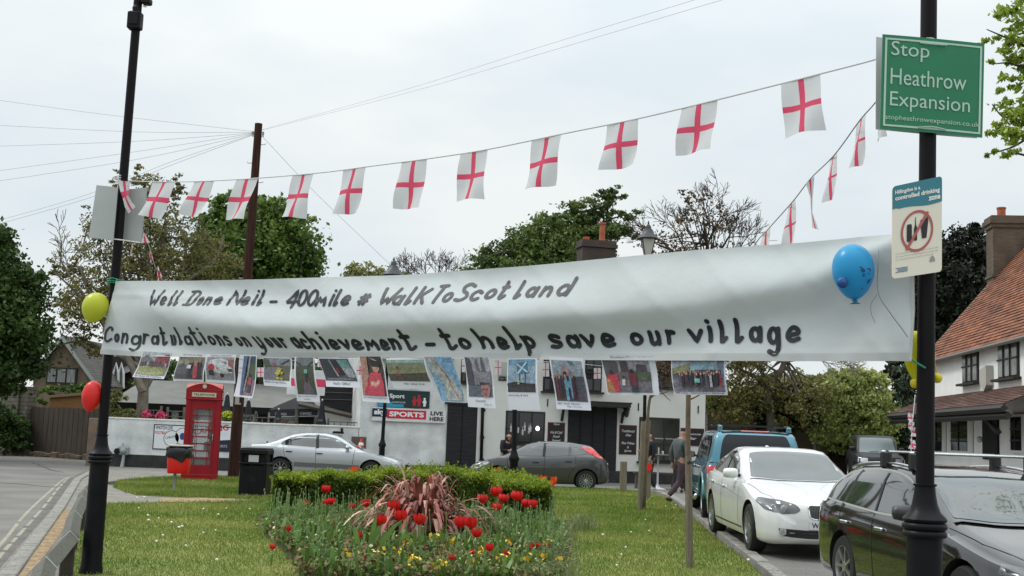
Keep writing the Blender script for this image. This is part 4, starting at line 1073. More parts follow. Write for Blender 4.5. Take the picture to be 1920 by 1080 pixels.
# bronze sycamore with pale trunk
Y = 43; k = mpx(Y)
bl = [blob(250,460,Y,95 * k,70 * k),blob(330,470,Y,95 * k,70 * k),blob(270,370,Y,55 * k,48 * k),blob(395,510,Y,65 * k,55 * k),blob(175,540,Y,62 * k,70 * k),blob(140,590,Y - 1,50 * k,55 * k),blob(205,400,Y,34 * k,40 * k),blob(322,370,Y,25 * k,55 * k),blob(300,560,Y,120 * k,50 * k),blob(190,645,Y,60 * k,28 * k)]
tb = P(267,800,Y)
tree('sycamore_tree','bronze leaved thin crowned tree with pale leaning trunk behind the white wall','tree',(tb.x,Y),bl + [blob(265,330,Y,20 * k,24 * k),blob(318,345,Y,16 * k,24 * k),blob(205,355,Y,18 * k,20 * k),blob(185,430,Y,16 * k,30 * k),blob(120,500,Y,26 * k,24 * k)],30000,.115,brownleaf,barkp,.26,60,density_clump=.20,clump_n=26,
  trunk_pts=[(tb.x,Y,-.1),P(266,790,Y),P(270,720,Y),P(278,640,Y),P(300,520,Y),P(310,420,Y)])
th = bpy.data.objects['sycamore_tree']
mb = MB()
for pts,r in ((((268,735),(240,672),(190,600),(150,500)),.16),(((190,600),(140,545),(95,505)),.06),(((270,690),(220,665),(200,660)),.08),(((285,600),(340,520),(350,440)),.10),(((300,560),(400,490),(420,440)),.08),(((160,560),(120,500),(112,470)),.05),(((275,650),(290,560),(265,420)),.1),(((240,672),(160,640),(100,650)),.07)):
 q = bez([P(x,y,Y - .6) for x,y in pts],4); mb.tube(q,[r * (1 - .7 * i / len(q)) for i in range(len(q))],6,cap=False)
for (x,y) in ((112,500),(125,540),(105,570),(130,490),(150,520),(100,600)):
 twigs(mb,P(x,y,Y),(rng.uniform(-1,1),0,.8),.8,.03,3,minr=.012)
mb.build('branch',barkp,th,smooth=True,world=True)
# small leafy scrub at wall left end
tree('wall_shrub','scrubby greenish brown shrub leaning over the left end of the white wall','shrub',(P(222,800,41).x,41),[blob(222,770,41,.35,.5),blob(235,785,41,.45,.28),blob(215,745,41,.25,.3)],2600,.12,olive,limbs=6,trunk_r=.05)
# maple behind the telegraph pole
Y = 52; k = mpx(Y)
tree('maple_tree','full rounded green maple tree behind the telegraph pole','tree',(P(490,800,Y).x,Y),[
 blob(480,480,Y,100 * k,90 * k),blob(430,420,Y,50 * k,55 * k),blob(510,420,Y,60 * k,50 * k),blob(545,490,Y,52 * k,55 * k),blob(430,520,Y,75 * k,60 * k),blob(560,540,Y,42 * k,40 * k),blob(470,385,Y,30 * k,28 * k),blob(500,600,Y,100 * k,70 * k),blob(400,470,Y,28 * k,40 * k)],72000,.19,midgreen,barkd,.35,20,density_clump=.27,aspect=.7)
# low hedge mass behind the outbuilding
Y = 60; k = mpx(Y)
tree('background_shrubs','dark green shrubs behind the outbuilding roof','shrub',(P(380,790,Y).x,Y),[blob(330,715,Y,60 * k,40 * k),blob(430,705,Y,60 * k,45 * k),blob(510,700,Y,55 * k,48 * k),blob(580,705,Y,50 * k,45 * k)],14000,.25,darkgreen,limbs=6)
# far trees over the pub
Y = 75; k = mpx(Y)
tree('far_tree','pale green feathery tree far behind the pub left of the lantern','tree',(P(690,800,Y).x,Y),[blob(690,530,Y,42 * k,36 * k),blob(665,520,Y,20 * k,24 * k),blob(722,528,Y,30 * k,24 * k),blob(755,530,Y,22 * k,22 * k)],5500,.22,olive,barkd,.12,24,density_clump=.25,clump_n=22)
th = thing('bare_tree','fine twiggy tree far behind the pub right of the first lantern','tree',(P(805,800,Y).x,Y,0)); mb = MB()
b = Vector((P(805,800,Y).x,Y,0)); mb.tube([b,b + Vector((.1,0,4)),P(805,560,Y)],[.25,.2,.14],7)
for a_ in range(7): twigs(mb,P(805,560,Y),(math.sin((a_ - 3) * .45),rng.uniform(-.3,.3),1.1 * math.cos((a_ - 3) * .35)),1.35,.07,4,.6,3,.05,.014)
mb.build('trunk',barkd,th,world=True)
# cedar behind the pub
Y = 62; k = mpx(Y)
pads = []
for (x,y,w_,h_) in ((900,505,38,16),(940,475,44,22),(980,455,46,24),(1010,430,46,24),(1050,410,46,22),(1090,395,46,20),(1130,375,34,16),(1150,362,30,11),(1165,400,34,14),(1120,430,60,24),(1040,460,80,34),(1150,435,34,14),(960,500,80,26),(1060,500,100,30),(1185,440,22,9),(1010,490,70,30),(1075,445,60,28),(1120,470,50,24),(985,540,120,45),(1100,540,100,45)):
 pads.append(blob(x,y,Y,w_ * k,h_ * k,w_ * k * .8))
tb = P(1090,800,Y)
tree('cedar_tree','spreading green cedar tree rising behind the pub chimney','tree',(tb.x,Y),pads,42000,.19,cedarl,barkd,.35,40,density_clump=.42,clump_n=40,trunk_pts=[(tb.x,Y,0),P(1085,600,Y),P(1080,500,Y),P(1110,420,Y),P(1150,375,Y)])
# bare thorn tree with russet leaves
Y = 58; k = mpx(Y)
tb = P(1325,800,Y)
rb = [blob(1310,400,Y,42 * k,38 * k),blob(1290,460,Y,62 * k,40 * k),blob(1230,450,Y,38 * k,32 * k),blob(1345,430,Y,50 * k,40 * k),blob(1300,365,Y,34 * k,16 * k),blob(1300,500,Y,90 * k,35 * k)]
th = tree('thorn_tree','half bare tree with brown russet leaves right of the second lantern','tree',(tb.x,Y),rb,3000,.16,russet,barkd,.2,46,density_clump=.30,clump_n=18,trunk_pts=[(tb.x,Y,0),P(1325,600,Y),P(1330,500,Y),P(1320,420,Y)])
mb = MB()
for (x,y,dx) in ((1330,500,.9),(1340,480,.7),(1350,500,1.2),(1320,460,.3),(1310,480,-.2),(1290,480,-.6),(1330,450,.5),(1345,510,1.6),(1270,480,-.9)):
 twigs(mb,P(x,y,Y),(dx,rng.uniform(-.4,.4),.9),1.25,.055,4,.5,3,.12,.012)
mb.build('branch',barkd,th,world=True)
# tree with forked pale trunk in the right middle
Y = 47.5; k = mpx(Y); tb = P(1446,860,Y)
th = tree('pear_tree','pale forked tree with thin foliage in front of the barn','tree',(tb.x,Y),[blob(1440,740,Y,40 * k,30 * k),blob(1400,715,Y,40 * k,42 * k),blob(1360,740,Y,38 * k,40 * k),blob(1380,770,Y,45 * k,30 * k),blob(1500,740,Y + 1,70 * k,32 * k),blob(1390,660,Y,60 * k,30 * k),blob(1480,770,Y,45 * k,30 * k)],11500,.14,brownleaf,mat('grey_bark',(.12,.10,.075),.9,col2=(.08,.065,.05),nscale=5,bump=.4),.22,30,density_clump=.35,clump_n=26,
  trunk_pts=[(tb.x,Y,-.1),P(1446,790,Y),P(1436,730,Y),P(1462,700,Y),P(1474,660,Y),P(1478,600,Y)])
mb = MB()
for pts,r in ((((1438,735),(1415,705),(1385,690),(1370,650)),.09),(((1470,670),(1500,640),(1540,630)),.07)):
 q = bez([P(x,y,Y) for x,y in pts],4); mb.tube(q,[r * (1 - .6 * i / len(q)) for i in range(len(q))],6,cap=False)
for (x,y,dx,dz) in ((1480,660,1.2,-.15),(1490,655,1.5,-.5),(1480,665,.9,.1),(1470,680,1.1,.1),(1400,690,-.5,.3),(1375,690,-.8,.2),(1475,650,1.4,-.25),(1440,735,-1,.6)):
 twigs(mb,P(x,y,Y),(dx,rng.uniform(-.4,.4),dz),1.1,.035,4,.5,3,0,.009)
mb.build('branch',barkp,th,smooth=True,world=True)
for nm,lb,Yb,blobs,n,lm in (
 ('ivy_bush','dark glossy bush in front of the boundary wall beside the forked tree',48.5,[(1475,765,42,40),(1440,775,30,26),(1500,780,30,25)],9000,yewleaf),
 ('laurel_bush','mid green bushes just right of the pub corner',52,[(1360,755,34,22),(1400,765,34,24),(1340,765,20,14)],7000,darkgreen),
 ('mixed_shrubs','tangled olive brown shrubs along the boundary wall',51,[(1530,770,40,40),(1560,740,40,40),(1515,730,40,28),(1550,790,36,26)],11000,olive),
 ('willow_shrub','large pale willow like shrub behind the dark four by four',49,[(1600,755,56,60),(1570,800,44,45),(1645,790,42,60),(1600,715,34,22),(1640,720,24,20),(1630,830,44,30)],30000,silverg),
 ('conifer','blue green conifer just left of the right lamp post',50,[(1690,780,36,70),(1670,820,40,50),(1700,720,26,50),(1720,810,36,70),(1650,760,22,22)],15000,bluegreen)):
 k = mpx(Yb); c = P(blobs[0][0],860,Yb)
 tree(nm,lb,'shrub',(c.x,Yb),[blob(x,y,Yb,a * k,b * k,a * k * .8) for x,y,a,b in blobs],n,.17,lm,limbs=10,trunk_r=.08,density_clump=.34)
Y = 64; k = mpx(Y)
tree('yew_tree','very dark yew tree standing behind the tiled house chimney','tree',(P(1790,800,Y).x,Y),[blob(1790,560,Y,85 * k,110 * k),blob(1825,470,Y,48 * k,48 * k),blob(1780,490,Y,48 * k,40 * k),blob(1745,560,Y,60 * k,75 * k),blob(1820,620,Y,90 * k,90 * k),blob(1760,680,Y,70 * k,70 * k),blob(1720,690,Y,70 * k,26 * k),blob(1835,440,Y,26 * k,20 * k)],46000,.26,yewleaf,barkd,.4,10,density_clump=.30)
th = bpy.data.objects['yew_tree']
MB().lathe([(.1,P(1790,760,Y).z - 2),(2.0,P(1790,700,Y).z),(2.2,P(1790,560,Y).z),(.2,P(1800,480,Y).z)],(P(1790,600,Y).x,Y + 1,0),12).build('inner_foliage',yewleaf,th,world=True)
# overhanging oak at the top right
Y = 12.5; k = mpx(Y); tb = (9.2,13.5)
c0 = P(1990,160,Y)
ob = [blob(1915,30,Y,40 * k,44 * k),blob(1880,68,Y,28 * k,18 * k),blob(1905,90,Y,30 * k,26 * k),blob(1900,160,Y,26 * k,22 * k),blob(1895,240,Y,40 * k,34 * k),blob(1925,110,Y,30 * k,24 * k),blob(1890,115,Y,28 * k,12 * k),blob(1898,145,Y,24 * k,11 * k),blob(1900,195,Y,36 * k,26 * k),blob(1880,225,Y,26 * k,14 * k),blob(1910,260,Y,44 * k,26 * k),blob(1868,288,Y,30 * k,11 * k),blob(1930,180,Y,30 * k,60 * k),blob(2000,150,Y,60 * k,160 * k),blob(2060,60,Y,80 * k,160 * k),(9.6,13.5,7.2,2.0,2.0,2.0)]
tree('oak_tree','fresh green leaves of an overhanging tree at the top right','tree',tb,ob,42000,.07,freshgreen,barkd,.22,60,density_clump=.36,clump_n=30,aspect=.5)
th = bpy.data.objects['oak_tree']; mb = MB()
for pts in (((1990,120),(1930,90),(1885,70),(1850,55)),((2000,220),(1940,250),(1900,275),(1850,290)),((2000,200),(1930,205),(1885,220),(1860,195)),((1990,100),(1930,125),(1890,118),(1862,120)),((2000,60),(1930,30),(1890,15))):
 q = bez([P(x,y,Y) for x,y in pts],5); mb.tube(q,[.022 * (1 - .8 * i / len(q)) for i in range(len(q))],5,cap=False)
mb.build('branch',barkd,th,world=True)
# ---------- flower bed
soil = mat('bed_soil',(.035,.028,.018),.95,col2=(.06,.045,.03),nscale=6,bump=.6)
sheet('soil',BED,.012,soil)
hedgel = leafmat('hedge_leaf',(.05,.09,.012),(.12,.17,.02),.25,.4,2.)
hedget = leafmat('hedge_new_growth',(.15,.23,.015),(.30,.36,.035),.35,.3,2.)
th = thing('box_hedge','clipped low box hedge with yellow green new growth round the back of the flower bed','hedge',(-1.5,22.5,0))
# hedge centreline: left return, back run, right return
HC = [(-3.78,21.3),(-3.6,21.9),(-2.5,22.15),(-1.3,22.3),(-.25,22.25),(.22,21.8),(.36,20.9)]
hcl = bez([(x,y,0) for x,y in HC],8); HT = .74; HWD = .42
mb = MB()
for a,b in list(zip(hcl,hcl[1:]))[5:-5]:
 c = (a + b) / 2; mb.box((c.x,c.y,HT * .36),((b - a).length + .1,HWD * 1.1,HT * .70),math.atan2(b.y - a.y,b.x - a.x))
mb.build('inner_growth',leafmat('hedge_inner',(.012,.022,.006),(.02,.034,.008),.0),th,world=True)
def hedgeleaves(n,zlo,zhi,shell,size,lm,name,seglim=None):
 i = nr.integers(0,len(hcl) - 1,n); t = nr.random(n)
 A = np.array([tuple(p) for p in hcl]); a = A[i] + (A[i + 1] - A[i]) * t[:,None]; d = A[i + 1] - A[i]; d /= np.linalg.norm(d,axis=1)[:,None]
 s_ = np.stack([-d[:,1],d[:,0],np.zeros(n)],1)
 off = (nr.random(n) * 2 - 1); side = np.where(nr.random(n) < shell,np.sign(off) * (1 - .12 * nr.random(n)),off)
 z = zlo + (zhi - zlo) * nr.random(n); wob = .06 * np.sin(a[:,0] * 5.1) + .05 * np.sin(a[:,0] * 11.3 + 1) + .14 * np.exp(-((a[:,0] + 1.1) / 1.2) ** 2) - .10 * np.clip((np.abs(a[:,0] + 1.5) - 1.5) / 1.2,0,1.4)
 wd = HWD * (1 + .12 * np.sin(a[:,0] * 7) + .1 * (1 - z / HT))
 p = a + s_ * (side * wd)[:,None]; p[:,2] = z * (1 + wob); p += nr.normal(size=p.shape) * .025
 V = leafquads(p - np.array(wloc(th)),size,aspect=.6); npmesh(name,V,np.arange(len(V)).reshape(-1,4),lm,th)
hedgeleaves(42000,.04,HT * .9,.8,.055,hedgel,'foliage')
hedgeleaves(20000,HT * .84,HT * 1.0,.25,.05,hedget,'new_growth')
# upright sprigs
n = 900; pts = []
for i in range(n):
 j = rng.randrange(len(hcl) - 1); a = hcl[j].lerp(hcl[j + 1],rng.random()); h = rng.uniform(.03,.27) * rng.uniform(.5,1) * (1.0 if -2.4 < a.x < .3 else .6)
 b = a + Vector((rng.uniform(-HWD,HWD),rng.uniform(-HWD,HWD) * .8,HT * (.93 + .14 * math.exp(-((a.x + 1.1) / 1.2) ** 2) - .10 * min(1.4,max(0,(abs(a.x + 1.5) - 1.5) / 1.2)))))
 for k in range(16): pts.append(b + Vector((rng.gauss(0,.016),rng.gauss(0,.016),h * k / 15)))
V = leafquads(np.array([tuple(p) for p in pts]) - np.array(wloc(th)),.042,aspect=.6)
npmesh('sprigs',V,np.arange(len(V)).reshape(-1,4),hedget,th)
# phormium
phl = mat('phormium_leaf',(.21,.05,.042),.5,col2=(.40,.16,.125),nscale=3,island=.45,trans=.15,spec=.4)
phl2 = mat('phormium_pale',(.62,.45,.34),.5,col2=(.42,.24,.18),nscale=3,island=.3,trans=.15)
pc = G(800,1012); pc = Vector(((812 - 960) / FPX * 17.1,17.1,0))
th = thing('phormium','spiky bronze pink strap leaved plant in the middle of the flower bed','plant',pc)
mbs = [MB(),MB()]
for i in range(390):
 a = rng.uniform(0,2 * math.pi); out_ = rng.random() ** .95; L_ = rng.uniform(.55,1.1) * (1.12 - .1 * out_); w_ = rng.uniform(.035,.062)
 rch = L_ * (.12 + .88 * out_); hgt = L_ * (.95 - .60 * out_); dr = L_ * .5 * out_ * rng.uniform(.2,1.5)
 d = Vector((math.cos(a),math.sin(a) * .9,0)); b0 = d * rng.uniform(.02,.30)
 P0,P1,P2,P3 = b0,b0 + d * rch * .2 + Vector((0,0,hgt * .75)),b0 + d * rch * .65 + Vector((0,0,hgt * 1.0)),b0 + d * rch + Vector((0,0,hgt * .95 - dr))
 pts = bez([P0,P1,P2,P3],4); nn = len(pts)
 ws = [w_ * (1.0 if q < nn * .6 else max(.08,1 - (q - nn * .6) / (nn * .4))) for q in range(nn)]
 mbs[0 if rng.random() < .72 else 1].ribbon(pts,ws,d.lerp(Vector((0,0,1)),.5).normalized() if True else None)
mbs[0].build('leaves',phl,th,smooth=False,recalc=False); mbs[1].build('pale_leaves',phl2,th,recalc=False); th.scale = (1.2,1.1,.97)
# tulip foliage and low planting (stuff)
def inbed(n,y0=12.7,y1=21.6,shrink=.12):
 r = []
 q = np.stack([-4.4 + 5.8 * nr.random(n * 3),y0 + (y1 - y0) * nr.random(n * 3)],1); q = q[inpoly(q,BED)]
 return q[:n]
tl = mat('tulip_leaf',(.075,.155,.032),.5,col2=(.16,.26,.06),nscale=2,island=.35,trans=.25)
q = inbed(2900); q = q[((q[:,0] - pc.x) / .75) ** 2 + ((q[:,1] - pc.y + .35) / .8) ** 2 > 1]; mb = MB()
for (x,y) in q:
 edge = min(1,max(.45,(x + 4.3 - (21.6 - y) * .18) * 1.2)); h = rng.uniform(.16,.36) * (1.0 if y > 15 else .85); a = rng.uniform(0,2 * math.pi); d = Vector((math.cos(a),math.sin(a),0)); w_ = rng.uniform(.02,.065); le = rng.uniform(.05,.75)
 if rng.random() < .25: h *= 1.25; le *= .4
 p = Vector((x,y,0)); pts = [p,p + Vector((0,0,h * .5)) + d * le * h * .25,p + Vector((0,0,h * .9)) + d * le * h * .7,p + Vector((0,0,h * (1.0 - le * .3))) + d * le * h * 1.3]
 mb.ribbon(pts,[w_ * .6,w_,w_ * .7,.002],d)
o = mb.build('tulip_foliage',tl,recalc=False); tag(o,'grey green tulip leaves and stalks filling the flower bed','foliage',kind='stuff')
# seed head stalks
q = inbed(260,16); mb = MB()
for (x,y) in q:
 h = rng.uniform(.38,.56); dx,dy = rng.uniform(-.06,.06),rng.uniform(-.06,.06)
 mb.tube([(x,y,0),(x + dx,y + dy,h)],.005,4,cap=False); mb.lathe([(.003,-.02),(.011,-.008),(.011,.014),(.003,.028)],(x + dx,y + dy,h),5)
o = mb.build('seed_stalks',mat('seed_green',(.16,.22,.08),.7)); tag(o,'bare green tulip stalks with seed heads in front of the hedge','stalks',kind='stuff')
def lowplants(name,label,m_,n,size,zmax,y0=12.7,y1=18.5,xr=None,spread=.12,per=14,cat='flowers',mx=None):
 q = inbed(n,y0,y1)
 if xr: q = q[(q[:,0] > xr[0]) & (q[:,0] < xr[1])]
 c = np.repeat(q,per,0); p = np.concatenate([c + nr.normal(size=c.shape) * spread * .5,(zmax * (.35 + .65 * nr.random(len(c))))[:,None]],1)
 V = leafquads(p,size,aspect=.8); o = npmesh(name,V,np.arange(len(V)).reshape(-1,4),m_); tag(o,label,cat,kind='stuff')
lowplants('pansy_foliage','low leafy bedding plants between the tulips',mat('pansy_leaf',(.08,.14,.03),.7,col2=(.20,.22,.07),nscale=2,island=.5,trans=.2),1150,.055,.20,per=22,cat='foliage',y1=19.5)
lowplants('bronze_foliage','faded brownish bedding leaves along the bed edge',mat('bronze_leaf',(.15,.10,.05),.8,col2=(.27,.20,.10),nscale=3,island=.5),760,.05,.19,per=18,cat='foliage',y1=20)
lowplants('yellow_flowers','small yellow pansies and wallflowers low in the bed',mat('yellow_petals',(.68,.42,.02),.6,col2=(.75,.58,.05),nscale=3,island=.25),26,.058,.27,per=14,spread=.09,y1=16.2,xr=(-2.0,1.2))
lowplants('cream_flowers','small cream and white pansies low in the bed',mat('cream_petals',(.62,.60,.42),.6,col2=(.55,.52,.25),nscale=3,island=.25),60,.045,.25,per=5,spread=.10,y1=17.5)
lowplants('dark_red_flowers','small dark red wallflowers low in the bed',mat('maroon_petals',(.25,.008,.012),.6,col2=(.14,.01,.01),nscale=3,island=.3),52,.05,.25,per=9,spread=.10,y1=17.5)
# long rough grass at the right edge of the bed
n = 900; mb = MB()
for i in range(n):
 t = rng.random(); y = 12.7 + t * 8.5; x = .55 + .06 * (y - 13) + rng.gauss(0,.12) + (.35 if y > 20 else 0); h = rng.uniform(.12,.38); a = rng.uniform(0,6.28); l_ = rng.uniform(.2,.9) * h
 d = Vector((math.cos(a),math.sin(a),0)); p = Vector((x,y,0)); mb.ribbon([p,p + d * l_ * .3 + Vector((0,0,h * .7)),p + d * l_ + Vector((0,0,h * .8))],[.008,.007,.001],(0,-1,.2))
o = mb.build('long_grass',mat('pale_long_grass',(.12,.17,.06),.7,col2=(.26,.27,.14),nscale=4,island=.4,trans=.2),recalc=False); tag(o,'long pale unmown grass along the right edge of the flower bed','grass',kind='stuff')
# larger broad iris leaves, front centre
th = thing('broad_leaf_plant','tall broad blue green leaves leaning near the front of the bed','plant',G(700,1060)); mb = MB()
for dx,h,l in ((0,.55,.32),(-.1,.5,.2),(.08,.42,.4),(-.16,.48,-.1),(.2,.35,.1),(-.05,.6,.05)):
 p = Vector((dx,rng.uniform(-.05,.05),0)); mb.ribbon([p,p + Vector((l * .3,0,h * .5)),p + Vector((l * .7,0,h * .85)),p + Vector((l,0,h))],[.04,.06,.05,.004],(0,-1,.1))
mb.build('leaves',tl,th,recalc=False)
# tulips : one of each kind, then copies
pet = mat('tulip_red',(.55,.010,.012),.38,col2=(.68,.02,.015),nscale=12,trans=.2,spec=.4)
peto = mat('tulip_orange_red',(.72,.05,.012),.4,col2=(.75,.16,.02),nscale=14,trans=.2)
stem = mat('tulip_stem',(.12,.19,.07),.6)
def tulip(label,m_,open_,group):
 th = thing('tulip',label,'tulip',group=group); r = .054
 mb = MB()
 for i in range(6):
  a = i * math.pi / 3; rr = r * (1 if i % 2 else .9); d = Vector((math.cos(a),math.sin(a),0)); s_ = Vector((-d.y,d.x,0)); rows = []
  for (t,rad,w_) in ((0,.15,.25),(.2,.85,.8),(.5,1.05,1.0),(.8,.95 + open_ * .35,.85),(1.0,.8 + open_ * .9,.15)):
   c = d * rr * rad + Vector((0,0,t * .118 + (.006 if i % 2 else 0))); rows.append([c - s_ * rr * w_ * .75 - d * .006 * w_,c + d * .004,c + s_ * rr * w_ * .75 - d * .006 * w_])
  vs = [p for r_ in rows for p in r_]; mb.add(vs,[(3 * j + k,3 * j + k + 1,3 * j + k + 4,3 * j + k + 3) for j in range(4) for k in range(2)])
 f = mb.build('flower',m_,th,smooth=True,recalc=False); f.location = (0,0,.385)
 MB().tube(bez([(.02,.01,0),(.0,.0,.2),(0,0,.41)],3),.006,5).build('stem',stem,th)
 for k in (0,1):
  d = Vector((math.cos(k * 2.8 + .4),math.sin(k * 2.8 + .4),0)); MB().ribbon([Vector((0,0,.02)),d * .05 + Vector((0,0,.16)),d * .12 + Vector((0,0,.27)),d * .2 + Vector((0,0,.29))],[.02,.045,.03,.003],d).build('leaf',tl,th,recalc=False)
 return th
def place_tulips(proto,lst,label=None,group=None,first=True,wf=1.12):
 for i,(x,y,w_) in enumerate(lst):
  # flower width fixes the distance; head centre seen at x, y
  zc = .45; o = G(x,y,zc) if y > 860 else None
  sc = 1.0
  if w_:
   Yd = w_
   p = P(x,y,Yd); sc = max(.5,(p.z) / .45)
  else: p = G(x,y,.45)
  t = proto if (i == 0 and first) else dup(proto)
  t.location = (p.x,p.y,0); t.rotation_euler = (rng.uniform(-.06,.06),rng.uniform(-.06,.06),rng.uniform(0,6)); t.scale = (sc * wf,sc * wf,sc)
  if label: t['label'] = label[i] if isinstance(label,list) else label
  if group: t['group'] = group
near = [(742,948,16.5),(750,966,15.2),(715,975,15.0),(783,973,15.2),(671,1003,15.0),(541,991,16.0),(868,978,14.8),(884,980,15.0),(897,999,14.6),(916,1026,13.8),(685,943,18.5),(951,1051,14.2)]
mid = [(613,916,21.0),(610,941,19.5),(621,939,19.3),(572,943,20.2),(663,948,20.0),(624,986,17.5),(680,983,17.2),(905,935,19.3),(933,921,20.2),(943,934,19.7),(928,950,18.6),(966,929,19.4),(983,943,19.2),(996,944,19.0),(1000,1022,15.2),(990,1035,15.0),(1010,1030,15.3),(885,1045,14.2),(843,1073,13.5),(508,1070,13.9),(1085,0,0)][:-1]
back = [(548,890,24.4),(602,887,24.6),(655,886,24.7),(668,882,24.9),(934,886,24.5),(962,894,24.3),(956,898,24.2),(988,901,24.2),(989,908,24.0),(1016,899,24.4),(1007,905,24.2),(1037,901,24.5),(1033,907,24.2),(1010,904,24.6),(920,896,24.5)]
t1 = tulip('large red tulip near the front of the flower bed',pet,.25,'large red tulips in the front of the bed')
place_tulips(t1,near,['large red tulip, upper of the two against the left of the spiky plant','large red tulip just under another, before the spiky plant','large red tulip at the lower left edge of the spiky plant','large red tulip alone before the middle of the spiky plant','large red tulip left of and below the spiky plant','large red tulip nearest the left edge of the bed','left one of the touching pair of tulips right of the spiky plant','right one of the touching pair of tulips right of the spiky plant','large red tulip directly below the touching pair','widest open red tulip, lowest of the row right of the spiky plant','large red tulip standing between the hedge and the spiky plant on the left','dark red tulip low among the yellow flowers at the right front'])
t2 = tulip('smaller red tulip further back in the bed or low between leaves',pet,.0,'smaller red tulips in the bed')
place_tulips(t2,mid,['single red tulip highest against the hedge, left side','left of the pair of red tulips before the hedge','right of the pair of red tulips before the hedge','small red tulip leftmost before the hedge','tiny closed red tulip left of the spiky plant','small low red tulip below the pair before the hedge','small low red tulip left of the spiky plant foot','leftmost red tulip of the group right of the spiky plant','topmost red tulip of the group right of the spiky plant','narrow closed red tulip under the topmost of the right group','lowest red tulip of the group right of the spiky plant','red tulip alone right of the topmost one in the right group','left of the rightmost touching pair of red tulips','right of the rightmost touching pair of red tulips','upper dark red bloom near the right edge of the bed','lower left dark red bloom near the right edge of the bed','rightmost dark red bloom near the right edge of the bed','low dark red bloom at the front right of the bed','small red bloom at the very front of the bed','small red bloom on the left front corner of the bed'],wf=1.25)
t3 = tulip('orange red tulip standing behind the hedge top',peto,.5,'orange red tulips behind the hedge')
place_tulips(t3,back,['orange red tulip behind the hedge, ' + q for q in ('first from the left','second from the left','third from the left','fourth from the left','tall one right of the spiky plant','right one just under the black lamp post','left one just under the black lamp post','upper one of the pair right of the lamp post','lower one of the pair right of the lamp post','highest of the four right of the lamp post','leftmost of the four right of the lamp post','upper of the last two on the right','lower of the last two on the right','middle one of the four right of the lamp post','first one right of the spiky plant')],wf=.72)
# ================================================================== STREET FURNITURE
# ---------- the two near lamp columns
def column(base,lean_top,name,label,swage=.86,twist=0.):
 """base (x, y); lean_top: top point; cast base 1.45 m, ringed collar, slim shaft"""
 th = thing(name,label,'lamp post',(base[0],base[1],0))
 top = Vector(lean_top) - Vector((base[0],base[1],0)); ax = top.normalized()
 def sk(mb):
  mb.v = [(v[0] + ax.x / ax.z * v[2],v[1] + ax.y / ax.z * v[2],v[2]) for v in mb.v]; return mb
 sk(MB().lathe([(.125,-.1),(.122,.03),(.108,.10),(.103,.5),(.100,1.12),(.101,1.155)],n=28)).build('base_column',BLACKP,th,smooth=True,angle=40)
 rings = [(.100,1.15),(.118,1.155),(.126,1.165),(.128,1.178),(.120,1.192),(.112,1.197),(.124,1.203),(.130,1.218),(.124,1.235),(.112,1.24),(.122,1.246),(.127,1.26),(.118,1.272),(.090,1.30),(.072,1.35),(.062,1.41),(.058,1.45),(.067,1.453),(.068,1.463),(.060,1.466),(.050,1.468)]
 sk(MB().lathe(rings,n=28)).build('collar',BLACKP,th,smooth=True,angle=50)
 sk(MB().lathe([(.053,1.46),(.051,2.5),(.049,4.0),(.047,top.z)],n=20)).build('shaft',mat('shaft_brown_black',(.007,.0055,.007),.5,spec=.16),th,smooth=True,angle=40)
 # round emblem on the base
 off = ax * .8; mb = MB(); mb.lathe([(.035,-.006),(.035,.0),(.030,.004)],(0,-.102,.86),18,axis='Y'); sk(mb).build('service_door',BLACKP,th)
 return th
LB = G(170,1075); LB = Vector((LB.x,LB.y,0))
lt = P(264,-60,LB.y)
thL = column((LB.x,LB.y),lt,'lamp_post','slim black lamp post at the left carrying white placards and the banner end')
RB = Vector(((1735 - 960) / FPX * 7.0 ,7.0,0)); b_ = P(1733,1060,7.0); t_ = P(1742,-60,7.0)
ax_ = (t_ - b_) / (t_.z - b_.z); RB = b_ - ax_ * b_.z; RB.z = 0
thR = column((RB.x,RB.y),RB + ax_ * 6.0,'lamp_post','slim black lamp post at the right carrying the green placard and drinking sign')
def onpole(base,top,z):
 base = Vector(base); top = Vector(top); return base.lerp(top,z / top.z)
def polepx(which,x,y):
 Yd = LB.y if which == 'L' else RB.y; return P(x,y,Yd)
# sensor box and photocell on left column
c = P(255,41,LB.y); o = wloc(thL)
mb = MB().bev((c.x,c.y - .03,c.z),(.15,.12,.20),.012); mb.box((c.x,c.y - .095,c.z + .01),(.10,.015,.13)); b1 = mb.build('control_box',BLACKM,thL,world=True)
MB().lathe([(.01,-.05),(.035,-.03),(.04,.02),(.02,.05)],(c.x,c.y - .04,c.z + .13),10).build('photocell',BLACKM,b1,world=True)
c = P(276,4,LB.y); MB().bev((c.x,c.y - .02,c.z),(.10,.12,.07),.01).build('camera_box',BLACKM,thL,world=True)
MB().tube(bez([P(268,11,LB.y),P(273,13,LB.y),P(277,8,LB.y)],5),.006,5).build('cable_loop',WHITEP,thL,world=True)
